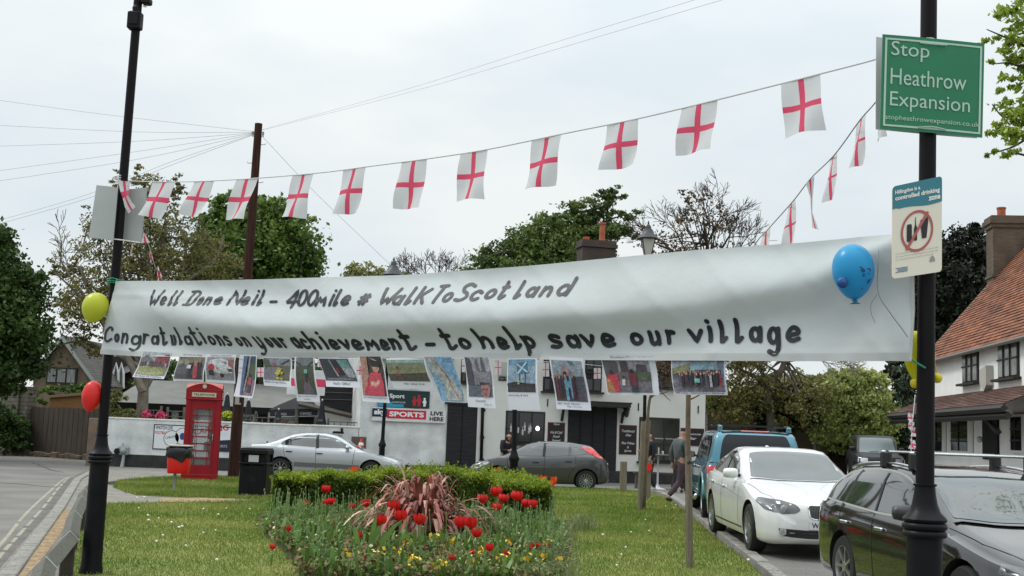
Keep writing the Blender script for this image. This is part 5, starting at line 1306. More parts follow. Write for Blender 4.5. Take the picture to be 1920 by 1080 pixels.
# ---------- placards on the left column (white backs)
plb = mat('placard_back',(.40,.42,.41),.5,col2=(.36,.385,.375),nscale=3,bump=.12,bscale=5)
def board4(name,label,cat,cor,m_,t=.006,bend=0.,parent=None,root=None):
 tl,tr,br,bl = [Vector(c) for c in cor]; n = (tr - tl).cross(bl - tl).normalized()
 if n.y > 0: n = -n
 th = thing(name,label,cat,root if root is not None else (bl + br) / 2)
 mb = MB(); nx = 10; fr = []; bk = []
 for j in (0,1):
  for i in range(nx + 1):
   u = i / nx; p = (tl.lerp(tr,u) if j else bl.lerp(br,u)) + n * bend * (1 - (2 * u - 1) ** 2); fr.append(p); bk.append(p - n * t)
 k = nx + 1; vs = fr + bk; fs = []
 for i in range(nx):
  fs += [(i,i + 1,k + i + 1,k + i),(2 * k + i + 1,2 * k + i,3 * k + i,3 * k + i + 1),(i,2 * k + i,2 * k + i + 1,i + 1),(k + i + 1,3 * k + i + 1,3 * k + i,k + i)]
 fs += [(0,k,3 * k,2 * k),(nx,2 * k + nx,3 * k + nx,k + nx)]
 mb.add(vs,fs); mb.build('panel',m_,th,world=True,smooth=False)
 return th,n
Yl = LB.y
board4('placard','pale back of the placard on the left side of the left lamp post','sign',[P(181,347,Yl - .02),P(221,352,Yl - .10),P(212,450,Yl - .10),P(166,446,Yl - .02)],plb,bend=.01)
board4('placard','pale back of the placard on the right side of the left lamp post','sign',[P(224,357,Yl + .12),P(276,352,Yl + .05),P(264,456,Yl + .05),P(220,449,Yl + .12)],plb,bend=.012)
th = thing('cable_tie','pale cable tie round the left lamp post below the placards','tie',P(222,450,Yl)); MB().tube([P(210,448,Yl - .062),P(230,450,Yl - .062),P(262,455,Yl + .03)],.007,5).build('strap',WHITEP,th,world=True)
# ---------- green placard
green = mat('placard_green',(.012,.19,.085),.35,col2=(.014,.17,.078),nscale=3); greenw = mat('placard_pale_green',(.42,.58,.48),.5)
Yr = RB.y - .075
cor = [P(1655,64,Yr),P(1846,82,Yr + .02),P(1842,258,Yr + .02),P(1650,241,Yr)]
th,n = board4('placard','green square placard with three lines of white lettering on right lamp post','sign',cor,green,bend=.008)
tl,tr,br,bl = [Vector(c) for c in cor]
def gp(u,v,off=.004):
 p = bl.lerp(br,u).lerp(tl.lerp(tr,u),v); return p + n * (.008 * (1 - (2 * u - 1) ** 2) + off)
GW = (tr - tl).length; GH = (tl - bl).length
mb = MB()
for (u0,v0,u1,v1) in ((.025,.945,.975,.965),(.025,.03,.975,.05),(.025,.05,.045,.945),(.955,.05,.975,.945)):
 for i in range(8):
  a,b = u0 + (u1 - u0) * i / 8,u0 + (u1 - u0) * (i + 1) / 8; mb.add([gp(a,v0),gp(b,v0),gp(b,v1),gp(a,v1)],[(0,1,2,3)])
def gtext(s,u0,v0,w_,h_,bold=0.):
 put_text(mb,s,(0,0,0),X,Z,w=w_,h=h_,bold=bold,fn=lambda a,b: gp(u0 + a,v0 + b,.005))
gtext('Stop',.085,.735,.37,.20,.0); gtext('Heathrow',.085,.475,.74,.17,.0); gtext('Expansion',.085,.20,.78,.20,.0); gtext('stopheathrowexpansion.co.uk',.045,.088,.915,.065,.0)
mb.build('lettering',greenw,th,world=True,recalc=False)
mb = MB(); mb.tube(bez([gp(.36,.935,.012),gp(.47,.93,.016),gp(.62,.935,.012)],4),.005,5); mb.tube(bez([gp(.36,.04,.012),gp(.5,.055,.016),gp(.63,.04,.012)],4),.005,5)
mb.lathe([(.05,-.008),(.056,0),(.05,.008)],gp(.47,1.0,-.06),16)
mb.build('cable_ties',mat('tie_pale',(.40,.52,.46),.5),th,world=True)
board4('placard','white placard tied back to back behind the green one','sign',[P(1643,69,Yr + .16),P(1838,92,Yr + .17),P(1832,259,Yr + .17),P(1642,242,Yr + .16)],mat('placard_white',(.55,.54,.54),.5),bend=-.01)
# ---------- drinking zone sign
Yr = RB.y - .13
cor = [P(1673,350,Yr - .06),P(1766,330,Yr + .05),P(1766,509,Yr + .05),P(1673,523,Yr - .06)]
cream = mat('sign_cream',(.74,.70,.58),.35); teal = mat('sign_teal',(.03,.19,.24),.35); prohib = mat('sign_faded_red',(.42,.10,.085),.4); inkb = mat('sign_ink',(.015,.012,.02),.4)
inkg = mat('sign_small_print',(.30,.28,.26),.5); skyb = mat('sign_blue',(.05,.16,.30),.5)
tl,tr,br,bl = [Vector(c) for c in cor]; n = (tr - tl).cross(bl - tl).normalized()
if n.y > 0: n = -n
th = thing('drinking_sign','cream and teal sign with crossed out bottles on right lamp post','sign',(bl + br) / 2)
def sp_(u,v,off=.003): return bl.lerp(br,u).lerp(tl.lerp(tr,u),v) + n * off
SW,SH = (tr - tl).length,(tl - bl).length; asp = SH / SW
def rr(u0,v0,u1,v1,r):
 pts = []
 for cx,cy,a0 in ((u1 - r,v1 - r / asp,0),(u0 + r,v1 - r / asp,90),(u0 + r,v0 + r / asp,180),(u1 - r,v0 + r / asp,270)):
  for k in range(5): a = math.radians(a0 + k * 22.5); pts.append((cx + r * math.cos(a),cy + r / asp * math.sin(a)))
 return pts
mb = MB(); pl = rr(0,0,1,1,.06); k = len(pl); f_ = [sp_(u,v,0) for u,v in pl]; b2 = [p - n * .005 for p in f_]
mb.add(f_ + b2,[tuple(range(k)),tuple(range(2 * k - 1,k - 1,-1))] + [(i,k + i,k + (i + 1) % k,(i + 1) % k) for i in range(k)]); mb.build('plate',cream,th,world=True)
mb = MB()
top_ = [(u,v) for u,v in rr(0.0,0,1.0,1,.06) if v > .7]; top_ = sorted(top_,key=lambda q: q[0]); wave = [(1 - i / 14,.735 + .012 * math.sin((1 - i / 14) * 6.3) + .015 * (1 - i / 14 < .1)) for i in range(15)]
mb.poly([sp_(u,v,.002) for u,v in top_ + wave],0)
def st(s,u0,v0,w_,h_,mi,bold=0.,slant=0.): put_text(mb,s,(0,0,0),X,Z,w=w_,h=h_,mi=mi,bold=bold,slant=slant,fn=lambda a,b: sp_(u0 + a,v0 + b,.004))
st('Hillingdon is a',.05,.895,.50,.055,1,.03); st('controlled drinking',.05,.825,.90,.062,1,.035); st('zone',.72,.765,.24,.045,1,.04)
R1,R2 = .325,.285; m_ = 40; cu_,cv_ = .49,.47
for i in range(m_):
 a,b = 2 * math.pi * i / m_,2 * math.pi * (i + 1) / m_
 mb.add([sp_(cu_ + r * math.cos(t),cv_ + r / asp * math.sin(t) * 1.02,.0045) for r,t in ((R1,a),(R1,b),(R2,b),(R2,a))],[(0,1,2,3)],2)
d = .7071; w2 = .022
mb.add([sp_(cu_ + x,cv_ + y / asp,.006) for x,y in ((-.3 * .72 - w2,-.3 * .92 + w2 * .6),(-.3 * .72 + w2,-.3 * .92 - w2 * .6),(.3 * .72 + w2,.3 * .92 - w2 * .6),(.3 * .72 - w2,.3 * .92 + w2 * .6))],[(0,1,2,3)],2)
for pts in ([(.285,.37),(.385,.37),(.385,.53),(.375,.555),(.295,.555),(.285,.53)],[(.43,.37),(.49,.37),(.49,.50),(.47,.54),(.465,.62),(.455,.62),(.45,.54),(.43,.50)],[(.59,.38),(.68,.38),(.715,.55),(.71,.595),(.56,.575),(.56,.55)]):
 mb.poly([sp_(u,v,.0035) for u,v in pts],3)
for y in (.250,.218,.186): st('You may find yourself arrested by a police offic',.06,y + .0,.86 - (y < .2) * .1,.017,4,.0)
st('HILLINGDON',.10,.072,.20,.025,5,.03); mb.add([sp_(u,v,.003) for u,v in ((.06,.06),(.30,.06),(.30,.068),(.06,.068))],[(0,1,2,3)],5); mb.add([sp_(u,v,.003) for u,v in ((.06,.10),(.30,.10),(.30,.108),(.06,.108))],[(0,1,2,3)],5)
mb.poly([sp_(u,v,.003) for u,v in ((.74,.12),(.86,.12),(.84,.16),(.80,.185),(.76,.16))],4)
mb.build('lettering',[teal,mat('sign_white',(.8,.78,.68),.4),prohib,inkb,inkg,skyb],th,world=True,recalc=False)
# ---------- distant Victorian lanterns
lantg = mat('lantern_glass',(.45,.46,.42),.15,spec=.6); lantb = mat('lantern_metal',(.03,.032,.04),.45)
def heritage(base,x,ytop,Y,label,lantern=True,H=None):
 th = thing('heritage_lamp',label,'lamp post',(base[0],base[1],0),group=None)
 top = P(x,ytop,Y); top = Vector((top.x - base[0],top.y - base[1],top.z)); ax = top / top.z
 def sk(mb): mb.v = [(v[0] + ax.x * v[2],v[1] + ax.y * v[2],v[2]) for v in mb.v]; return mb
 T = top.z
 sk(MB().lathe([(.11,-.1),(.11,.1),(.095,.15),(.09,.95),(.11,1.0),(.12,1.04),(.09,1.1),(.06,1.2),(.055,1.25),(.05,T - 1.6),(.04,T - 1.15)],n=16)).build('post',BLACKP,th,smooth=True,angle=45)
 if lantern:
  sk(MB().lathe([(.13,T - 1.12),(.28,T - .58),(.26,T - .58),(.11,T - 1.12)],n=4,ph=math.pi / 4)).build('glass',lantg,th)
  mb = MB()
  for k in range(4):
   a = math.pi / 4 + k * math.pi / 2; c,s_ = math.cos(a),math.sin(a); mb.tube([(c * .135,s_ * .135,T - 1.12),(c * .29,s_ * .29,T - .58)],.015,4)
  mb.lathe([(.14,T - 1.16),(.15,T - 1.12),(.13,T - 1.1)],n=4,ph=math.pi / 4)
  sk(mb).build('frame',lantb,th)
  sk(MB().lathe([(.30,T - .6),(.35,T - .57),(.33,T - .54),(.20,T - .42),(.15,T - .30),(.13,T - .27),(.10,T - .26),(.09,T - .19),(.05,T - .13),(.025,T - .1),(.035,T - .07),(.02,T - .04),(.012,T)],n=8)).build('hood',lantb,th,smooth=True,angle=35)
 return th
b = G(713,893); Yq = 36.2; bx = P(713,893,Yq)
heritage((bx.x,Yq),739,482,Yq,'black lantern lamp post in front of the white pub wall')
bx = P(1206,900,36.5)
heritage((bx.x,36.5),1216,414,36.5,'black lantern lamp post rising right of the pub chimney')
bx = P(963,940,26)
heritage((bx.x,26),968,548,26,'black lamp post between the grey hatchback and the hedge')
# ---------- telegraph pole and wires
polem = mat('creosoted_pole',(.030,.014,.011),.9,spec=.2,col2=(.055,.026,.019),nscale=3,stretch=(8,8,.6),bump=.35)
TB = Vector(((437 - 960) / FPX * 33.2,33.2,0)); TT = P(485,232,33.2); TB2 = P(437,897,33.2); axt = (TT - TB2) / (TT.z - TB2.z); TB = TB2 - axt * TB2.z; TB.z = 0
th = thing('telegraph_pole','tall brown wooden telegraph pole behind the black bin','telegraph pole',TB)
loc = TT - TB; n_ = 12
mb = MB().tube([Vector((0,0,-.2)).lerp(loc,0) if i == 0 else loc * (i / n_) for i in range(n_ + 1)],[.165 - .055 * i / n_ for i in range(n_ + 1)],14); mb.build('pole',polem,th,smooth=True,angle=50)
for i in range(9):
 c = loc * (.50 + i * .055); s_ = -1 if i % 2 else 1; MB().tube([c,c + Vector((s_ * .24,0,.0)),c + Vector((s_ * .24,0,.04))],.012,5).build('step',GALV,th)
c = loc * .965; br = MB().box(c,(.34,.05,.05)).build('bracket',GALV,th)
for s_ in (-1,1): MB().lathe([(.02,0),(.035,.03),(.025,.06),(.035,.09),(.01,.11)],c + Vector((s_ * .15,0,.02)),8).build('insulator',greyp,br)
p = P(447,745,33.0) - TB; MB().box(p + Vector((0,-.13,0)),(.12,.01,.4)).build('number_plate',mat('plate_light',(.4,.36,.33),.6),th)
MB().box(P(450,757,33.0) - TB + Vector((0,-.12,0)),(.1,.015,.06)).build('badge',greyp,th)
wirem = mat('telephone_wire',(.45,.46,.48),.7)
def wire(pts,label,r=.011,group='telephone wires from the telegraph pole',seg=6):
 th = thing('telephone_wire',label,'wire',pts[0],group=group); MB().tube(bez(pts,seg),r,4,cap=False).build('cable',wirem,th,world=True)
T0 = TT - Vector((0,0,.3))
for pts,lb in ((((480,247),(200,215),(-60,180)),'upper wire running left from the pole top above the others'),(((480,248),(250,247),(-60,232)),'second wire running left from the pole top, nearly level'),(((480,249),(250,265),(-60,276)),'third wire running left from the pole top'),(((480,249),(250,285),(-60,328)),'fourth wire sloping left down from the pole top'),(((480,250),(250,300),(-60,348)),'fifth wire sloping left down from the pole top'),(((480,251),(320,310),(170,370),(-20,425)),'lowest wire falling left past the left lamp post'),(((480,250),(330,300),(160,366),(-20,418)),'wire just above the lowest one falling left')):
 wire([P(x,y,33.2 + (480 - x) * .006) for x,y in pts],lb,.0062)
wire([P(492,244,33.2),P(760,175,27),P(1000,105,22),P(1420,-20,16)],'lower of the twin wires rising right from the pole top',.0035)
wire([P(492,243,33.2),P(760,168,27),P(1000,92,22),P(1400,-30,16)],'upper of the twin wires rising right from the pole top',.0035)
wire([P(492,256,33.2),P(600,370,36),P(735,500,39.6),P(742,515,40)],'thin wire falling right from the pole down to the pub',.007)
# ---------- telephone box
tred = mat('telephone_box_red',(.24,.006,.013),.42,spec=.3,col2=(.28,.009,.016),nscale=3,bump=.06,bscale=18); tpink = mat('faded_red_top',(.42,.13,.10),.6,col2=(.34,.07,.06),nscale=3)
tglass = mat('box_glass',(.3,.33,.33),.08,alpha=.22,spec=.5); tsign = mat('opal_sign',(.50,.46,.36),.5)
tb = P(374,897,31.6); tb.z = 0
th = thing('telephone_box','old red cast iron telephone box on the grass in front of the white wall','telephone box',tb,rz=.20)
BW = .90; HB_ = 2.16; hb = BW / 2
mb = MB(); mb.bev((0,0,.09),(BW + .02,BW + .02,.18),.01); mb.build('plinth',tred,th)
mb = MB()
for sx in (-1,1):
 for sy in (-1,1): mb.bev((sx * (hb - .065),sy * (hb - .065),.18 + 1.0),(.13,.13,2.0),.012)
mb.build('corner_posts',tred,th)
for side in range(4):
 R4 = Matrix.Rotation(side * math.pi / 2,3,'Z');
 def lb(mb,c,s_,mi=0):
  c = R4 @ Vector(c); mb.box(c,(s_[0],s_[1],s_[2]) if side % 2 == 0 else (s_[1],s_[0],s_[2]),0,mi)
 mb = MB(); y = -(hb - .05); w_ = BW - .26
 lb(mb,(0,y,.29),(w_,.045,.24)); lb(mb,(0,y,2.02),(w_,.045,.26))
 lb(mb,(-w_ / 2 + .035,y - .004,1.15),(.07,.045,1.6)); lb(mb,(w_ / 2 - .035,y - .004,1.15),(.07,.045,1.6))
 gl,gh = w_ - .14,1.49; z0 = .41
 for fx in (.17,.83): lb(mb,(-gl / 2 + gl * fx,y,z0 + gh / 2),(.016,.03,gh))
 for k in range(9): lb(mb,(0,y + .001,z0 + gh * k / 8),(gl,.028,.02))
 fr = mb.build('door' if side == 0 else 'side_panel',tred,th)
 mb = MB(); lb(mb,(0,y + .008,z0 + gh / 2),(gl,.006,gh)); mb.build('panes',tglass,fr)
 if side == 0: MB().tube([(w_ / 2 - .035,y - .03,1.05),(w_ / 2 - .035,y - .05,1.08),(w_ / 2 - .035,y - .05,1.2),(w_ / 2 - .035,y - .03,1.23)],.01,6).build('handle',GALV,fr)
 # fascia above with sign
 mb = MB(); lb(mb,(0,-hb + .01,2.27),(BW - .02,.05,.24)); f2 = mb.build('fascia',tred,th)
 mb = MB(); lb(mb,(0,-hb - .02,2.26),(.62,.012,.115)); sg = mb.build('sign_panel',tsign,f2)
 mb = MB(); u_ = R4 @ Vector((1,0,0)); o_ = R4 @ Vector((-.27,-hb - .029,2.235)); put_text(mb,'TELEPHONE',o_,u_,Z,w=.54,h=.055,bold=.01); mb.build('lettering',mat('sign_dark_letters',(.03,.03,.03),.6),f2)
# segmental pediment roof
n = 12
for side in range(4):
 R4 = Matrix.Rotation(side * math.pi / 2,3,'Z'); pts = [(-hb,0)] + [(-hb + BW * i / n,.04 + .13 * math.sin(math.pi * i / n)) for i in range(n + 1)] + [(hb,0)]
 mb = MB(); mb.prism(pts,R4 @ Vector((0,-hb - .005,2.38)),(R4 @ Vector((1,0,0)),Vector((0,0,1))),R4 @ Vector((0,1,0)),.05); pd = mb.build('pediment',tred,th)
 if side == 0:
  mb = MB(); mb.lathe([(.055,-.012),(.05,-.018),(.02,-.02)],R4 @ Vector((0,-hb - .004,2.475)),12,axis='Y')
  for k in (-1,0,1): mb.lathe([(.014,-.01),(.014,-.02)],Vector((k * .03,-hb - .005,2.525 - abs(k) * .008)),8,axis='Y')
  mb.build('crown_emblem',tsign,pd)
mb = MB(); mb.bev((0,0,2.14),(BW + .05,BW + .05,.035),.008); mb.bev((0,0,2.385),(BW + .04,BW + .04,.03),.008); mb.build('cornice',tred,th)
vs = []; m2 = 10
for j in range(m2 + 1):
 for i in range(m2 + 1):
  u,v = i / m2 * 2 - 1,j / m2 * 2 - 1; z = 2.42 + .14 * max(math.cos(u * math.pi / 2),math.cos(v * math.pi / 2)) + .035 * math.cos(u * math.pi / 2) * math.cos(v * math.pi / 2); vs.append((u * (hb + .01),v * (hb + .01),z))
MB().add(vs,[(j * 11 + i,j * 11 + i + 1,(j + 1) * 11 + i + 1,(j + 1) * 11 + i) for j in range(m2) for i in range(m2)]).build('roof',tpink,th,smooth=True)
mb = MB(); mb.bev((.26,.30,1.25),(.16,.12,1.3),.02); mb.build('inner_backboard',mat('phone_grey',(.09,.09,.10),.5),th)
MB().bev((.24,.2,1.3),(.2,.14,.42),.02).build('telephone',mat('phone_dark',(.03,.035,.045),.4),th)
# ---------- bins
rb = P(326,921,26.6); rb.z = 0
th = thing('dog_waste_bin','bright red plastic bin with black liner on a short post','bin',rb)
rbm = mat('bright_red_plastic',(.70,.012,.010),.35,col2=(.74,.02,.015),nscale=4)
c = P(337,862,26.6); c = Vector((c.x,c.y,c.z)) - rb; k = 26.6 / FPX
MB().box((0,0,c.z * .5),(.06,.05,c.z)).build('post',greyp,th)
mb = MB(); a = 19.5 * k;
secs = [(a * .9,.15,-25 * k),(a * .97,.17,-22 * k),(a * 1.02,.19,0),(a * 1.04,.2,16 * k)]
vs = []
for (x_,y_,z_) in secs:
 for t in range(16):
  t_ = 2 * math.pi * t / 16; cx = math.copysign(abs(math.cos(t_)) ** .45,math.cos(t_)); cy = math.copysign(abs(math.sin(t_)) ** .45,math.sin(t_)); vs.append((c.x + cx * x_,c.y - .05 + cy * y_,c.z + z_))
mb.add(vs,[(j * 16 + i,j * 16 + (i + 1) % 16,(j + 1) * 16 + (i + 1) % 16,(j + 1) * 16 + i) for j in range(3) for i in range(16)] + [tuple(range(15,-1,-1))]); mb.build('bin_body',rbm,th,smooth=True,angle=45)
mb = MB(); vs = []
rs = np.random.default_rng(5)
for j,(g,z_) in enumerate(((1.06,4),(1.16,8),(1.14,14),(1.12,19),(1.02,23),(.9,24))):
 for t in range(24):
  t_ = 2 * math.pi * t / 24; cx = math.copysign(abs(math.cos(t_)) ** .5,math.cos(t_)); cy = math.copysign(abs(math.sin(t_)) ** .5,math.sin(t_)); w_ = 1 + .05 * rs.normal()
  dz = (-10 * math.exp(-((cx - .35) / .35) ** 2) if (j == 0 and cy < 0) else 0); vs.append((c.x + cx * a * g * w_,c.y - .05 + cy * .2 * g * w_,c.z + (z_ + dz + rs.normal() * .7 * (j < 4)) * k))
mb.add(vs,[(j * 24 + i,j * 24 + (i + 1) % 24,(j + 1) * 24 + (i + 1) % 24,(j + 1) * 24 + i) for j in range(5) for i in range(24)]); mb.build('bin_liner',mat('black_liner',(.012,.012,.013),.25,bump=.5,bscale=14),th,smooth=True)
MB().bev((c.x + .02,c.y - .06,c.z + 26 * k),(a * 2.05,.42,.035),.012).build('lid',mat('lid_grey',(.40,.36,.34),.5),th)
bb = P(477,930,25.9); bb.z = 0
th = thing('litter_bin','square black cast litter bin with white panel beside the flower bed','bin',bb,rz=-.05)
k = 25.9 / FPX; w_ = 52 * k; h_ = 1.06
mb = MB(); mb.bev((0,0,.36),(w_ * .95,w_ * .9,.66),.02); mb.bev((0,0,.03),(w_ * 1.0,w_ * .95,.07),.01); mb.build('bin_body',BLACKP,th)
mb = MB()
for sx in (-1,1):
 for sy in (-1,1): mb.bev((sx * w_ * .44,sy * w_ * .41,.82),(.06,.06,.34),.01)
mb.bev((0,0,.725),(w_ * 1.02,w_ * .97,.04),.01); mb.bev((0,0,.975),(w_ * 1.0,w_ * .95,.10),.015); mb.bev((0,0,1.035),(w_ * .96,w_ * .9,.04),.015); mb.build('hood',BLACKP,th)
MB().box((0,.02,.83),(w_ * .82,w_ * .75,.22)).build('inner_liner',BLACKM,th)
MB().box((0,-w_ * .41,.83),(w_ * .36,.01,.145)).build('ash_panel',mat('ash_panel',(.42,.43,.42),.5),th)
MB().lathe([(.05,-.01),(.05,0)],(.03,-w_ * .455,.38),16,axis='Y').build('badge',BLACKM,th)
# ---------- knee rail
railm = mat('weathered_rail',(.085,.085,.07),.9,col2=(.14,.135,.115),nscale=6,stretch=(4,4,4),bump=.5,bscale=25,fine=25)
strapm = mat('pale_strap',(.36,.42,.38),.5)
RP = [(-3.2,8.3),(-3.80,10.0),(-4.50,12.45),(-5.35,14.9),(-6.12,17.3),(-6.8,19.3),(-7.3,21.0)]
def railseg(a,b,za,zb,s_=.09):
 a,b = Vector((*a,za)),Vector((*b,zb)); d = (b - a).normalized(); sd_ = Vector((d.y,-d.x,0)).normalized(); up = Vector((0,0,1))
 pr = [up * s_,sd_ * s_,-up * s_,-sd_ * s_]; vs = [a + q for q in pr] + [b + q for q in pr]
 return vs,[(0,1,5,4),(1,2,6,5),(2,3,7,6),(3,0,4,7),(3,2,1,0),(4,5,6,7)]
for i in range(len(RP) - 1):
 a,b = RP[i],RP[i + 1]; th = thing('knee_rail',['short section of timber knee rail hidden below the left edge','nearest timber knee rail section left of the left lamp post','timber knee rail section left of the lamp post, second from the front','timber knee rail section behind the left lamp post','far timber knee rail section past the lamp post','last timber knee rail section near the footpath end'][i],'rail',(a[0],a[1],0),group='timber knee rail sections along the left edge of the green')
 h0 = .38 + .015 * math.sin(i * 2.1); h1 = .38 + .015 * math.sin((i + 1) * 2.1)
 vs,fs = railseg(a,b,h0,h1); MB().add(vs,fs).build('rail',railm,th,world=True)
 mb = MB(); d = Vector((b[0] - a[0],b[1] - a[1],0)).normalized(); vs,fs = railseg(Vector(a) ,Vector(a) + d.to_2d() * .035,h0,h0,.097); mb.add(vs,fs); mb.build('strap',strapm,th,world=True)
 q = Vector((b[0] - d.x * .1,b[1] - d.y * .1,.14)); mb = MB(); mb.bev(q,(.17,.13,.46),.012,math.atan2(d.y,d.x)); mb.build('post',mat('dark_post',(.05,.04,.03),.9,col2=(.035,.03,.024),nscale=6),th,world=True)
# rag tied on the rail
th = thing('cable_tie_scrap','loose pale cable ties knotted on the knee rail post','tie',P(128,1042,12.6)); mb = MB()
for dx,dy in ((-8,-6),(6,-8),(12,-2),(4,6)): mb.tube(bez([P(122,1040,12.5),P(124 + dx * .5,1040 + dy * .3 - 2,12.5),P(124 + dx,1040 + dy,12.5)],3),.005,4)
mb.build('ties',WHITEP,th,world=True)
# ---------- stakes, young trees, bollards
stakem = mat('stake_wood',(.20,.17,.125),.9,col2=(.14,.12,.09),nscale=5,stretch=(9,9,.5),bump=.4,fine=30)
bk2 = mat('young_bark',(.17,.12,.075),.9,col2=(.11,.08,.055),nscale=8,bump=.3)
def stake(x0,y0,x1,y1,Y,r,label,name='tree_stake',cat='stake'):
 a,b = P(x0,y0,Y),P(x1,y1,Y); ax = (b - a) / (b.z - a.z); base = a - ax * a.z; base.z = 0
 th = thing(name,label,cat,base); MB().tube([Vector((0,0,-.1)),(b - base) * .5,b - base],[r * 1.04,r,r * .97],10).build('post',stakem,th,smooth=True,angle=40); return th,base,b
Y1 = 15.4
th,base,b = stake(1294,1060,1291,855,Y1,.043,'round timber stake on the grass nearest the camera')
mb = MB(); mb.tube([P(1290,868,Y1 - .03),P(1292,866,Y1 - .05),P(1296,868,Y1)],.02,6); mb.build('tree_tie',mat('rubber_tie',(.03,.028,.025),.7),th,world=True)
th = thing('young_tree','slim young tree trunk tied to the nearest stake','tree',P(1291,1058,Y1 + .12).to_2d().to_3d()); mb = MB()
q = [P(1292,1056,Y1 + .12),P(1290,900,Y1 + .12),P(1290,800,Y1 + .12),P(1291,720,Y1 + .12),P(1292,640,Y1 + .2)]
mb.tube(bez(q,4),[.04,.04,.04,.038,.037,.037,.036,.035,.034,.033,.033,.032,.031,.03,.03,.028,.026],8)
mb.build('trunk',bk2,th,world=True,smooth=True)
mb = MB()
for a,bq in (((1294,749),(1318,736)),((1292,700),(1270,680)),((1292,690),(1310,660))):
 mb.tube(bez([P(*a,Y1 + .12),P((a[0] + bq[0]) / 2,(a[1] + bq[1]) / 2 + 1,Y1 + .1),P(*bq,Y1)],3),[.012] * 3 + [.009] * 3 + [.006],5)
mb.build('branch',bk2,th,world=True)
Y2 = 26.2
for (x0,y0,x1,y1,dY,lb) in ((1199,957,1206,790,0,'left timber stake of the pair on the far lawn'),(1203,950,1215,788,.35,'right timber stake of the pair on the far lawn')):
 stake(x0,y0,x1,y1,Y2 + dY,.065 if dY else .055,lb)
th = thing('young_tree','thin young tree with withered leaves growing between two stakes','tree',P(1208,950,Y2 + .2).to_2d().to_3d()); mb = MB()
q = bez([P(1207,950,Y2 + .2),P(1211,860,Y2 + .2),P(1214,790,Y2 + .2),P(1218,750,Y2 + .2),P(1228,715,Y2 + .2),P(1236,670,Y2 + .2),P(1238,610,Y2 + .2)],4); mb.tube(q,[.045 * (1 - .6 * i / len(q)) for i in range(len(q))],7)
mb.build('trunk',bk2,th,world=True,smooth=True); mb = MB()
for pts in (((1221,746),(1240,728),(1268,700)),((1222,742),(1250,735),(1267,722)),((1232,690),(1215,680),(1200,665)),((1234,680),(1250,668),(1262,655)),((1236,730),(1250,745),(1258,752)),((1228,712),(1216,700),(1206,690))):
 qq = bez([P(x,y,Y2 + .2) for x,y in pts],3); mb.tube(qq,[.014 * (1 - .7 * i / len(qq)) for i in range(len(qq))],4)
mb.build('branch',bk2,th,world=True)
cp_ = np.concatenate([nr.normal(size=(420,3)) * [.22,.15,.16] + np.array(P(1218,692,Y2 + .2)),nr.normal(size=(420,3)) * [.13,.12,.15] + np.array(P(1247,697,Y2 + .2))])
V = leafquads(cp_ - np.array(wloc(th)),.075,aspect=.5); npmesh('leaves',V,np.arange(len(V)).reshape(-1,4),russet,th)
def bollard(x,y0,y1,Y,label,refl=False):
 a,b = P(x,y0,Y),P(x,y1,Y); th = thing('bollard',label,'bollard',(a.x,Y,0),group='square timber bollards by the pub kerb'); hh = b.z
 MB().bev((0,0,hh / 2),(.19,.19,hh),.012).build('post',stakem,th)
 if refl: MB().lathe([(.10,-.03),(.10,0),(.08,.01)],(.02,-.1,hh * .80),16,axis='Y').build('reflector',mat('red_reflector',(.7,.03,.01),.3),th)
bollard(1168,921,865,34.2,'square timber bollard right of the grey hatchback')
bollard(1212,935,861,30.6,'timber bollard with round red reflector behind the twin stakes',True)
# outdoor tables
tw = mat('table_white',(.55,.56,.56),.5); tt = mat('table_top_dark',(.10,.08,.065),.6)
def ptable(x,yt,yb,Y,label):
 b = P(x,yb,Y); t = P(x,yt,Y); th = thing('pub_table',label,'table',(b.x,Y,ASZ)); h = t.z - ASZ
 MB().lathe([(.42,h - .03),(.43,h - .015),(.42,h)],n=24).build('tabletop',tt,th); MB().tube([(0,0,.05),(0,0,h - .03)],.03,8).build('leg',tw,th); MB().lathe([(.27,0),(.27,.03),(.10,.07),(.04,.14),(.03,.2)],n=20).build('base',tw,th)
 for dx,hh,r in ((.0,.22,.022),(.13,.11,.035)):
  g_ = MB().lathe([(r,0),(r * 1.1,hh * .7),(r * .8,hh)],(b.x + dx,Y - .1,t.z + .004),10); og = g_.build('drinking_glass',mat('glass_pale',(.5,.5,.46),.2),origin=(b.x + dx,Y - .1,t.z)); tag(og,'pale %s glass standing on the white legged pub table' % ('tall' if dx == 0 else 'short'),'glass')
ptable(1233,852,904,38.0,'round pub table with white pedestal base between the men')
mb = MB(); Yt = 38.6; a = P(1188,868,Yt); th = thing('picnic_bench','dark wooden bench along the pub wall behind the round table','bench',(a.x,Yt,ASZ))
b = P(1268,872,Yt)
MB().box(((a.x + b.x) / 2,Yt,.42),(b.x - a.x,.4,.05)).build('seat',tt,th,world=True)
for x in (a.x + .1,b.x - .1): MB().box((x,Yt,.16),(.06,.36,.5)).build('leg',tt,th,world=True)
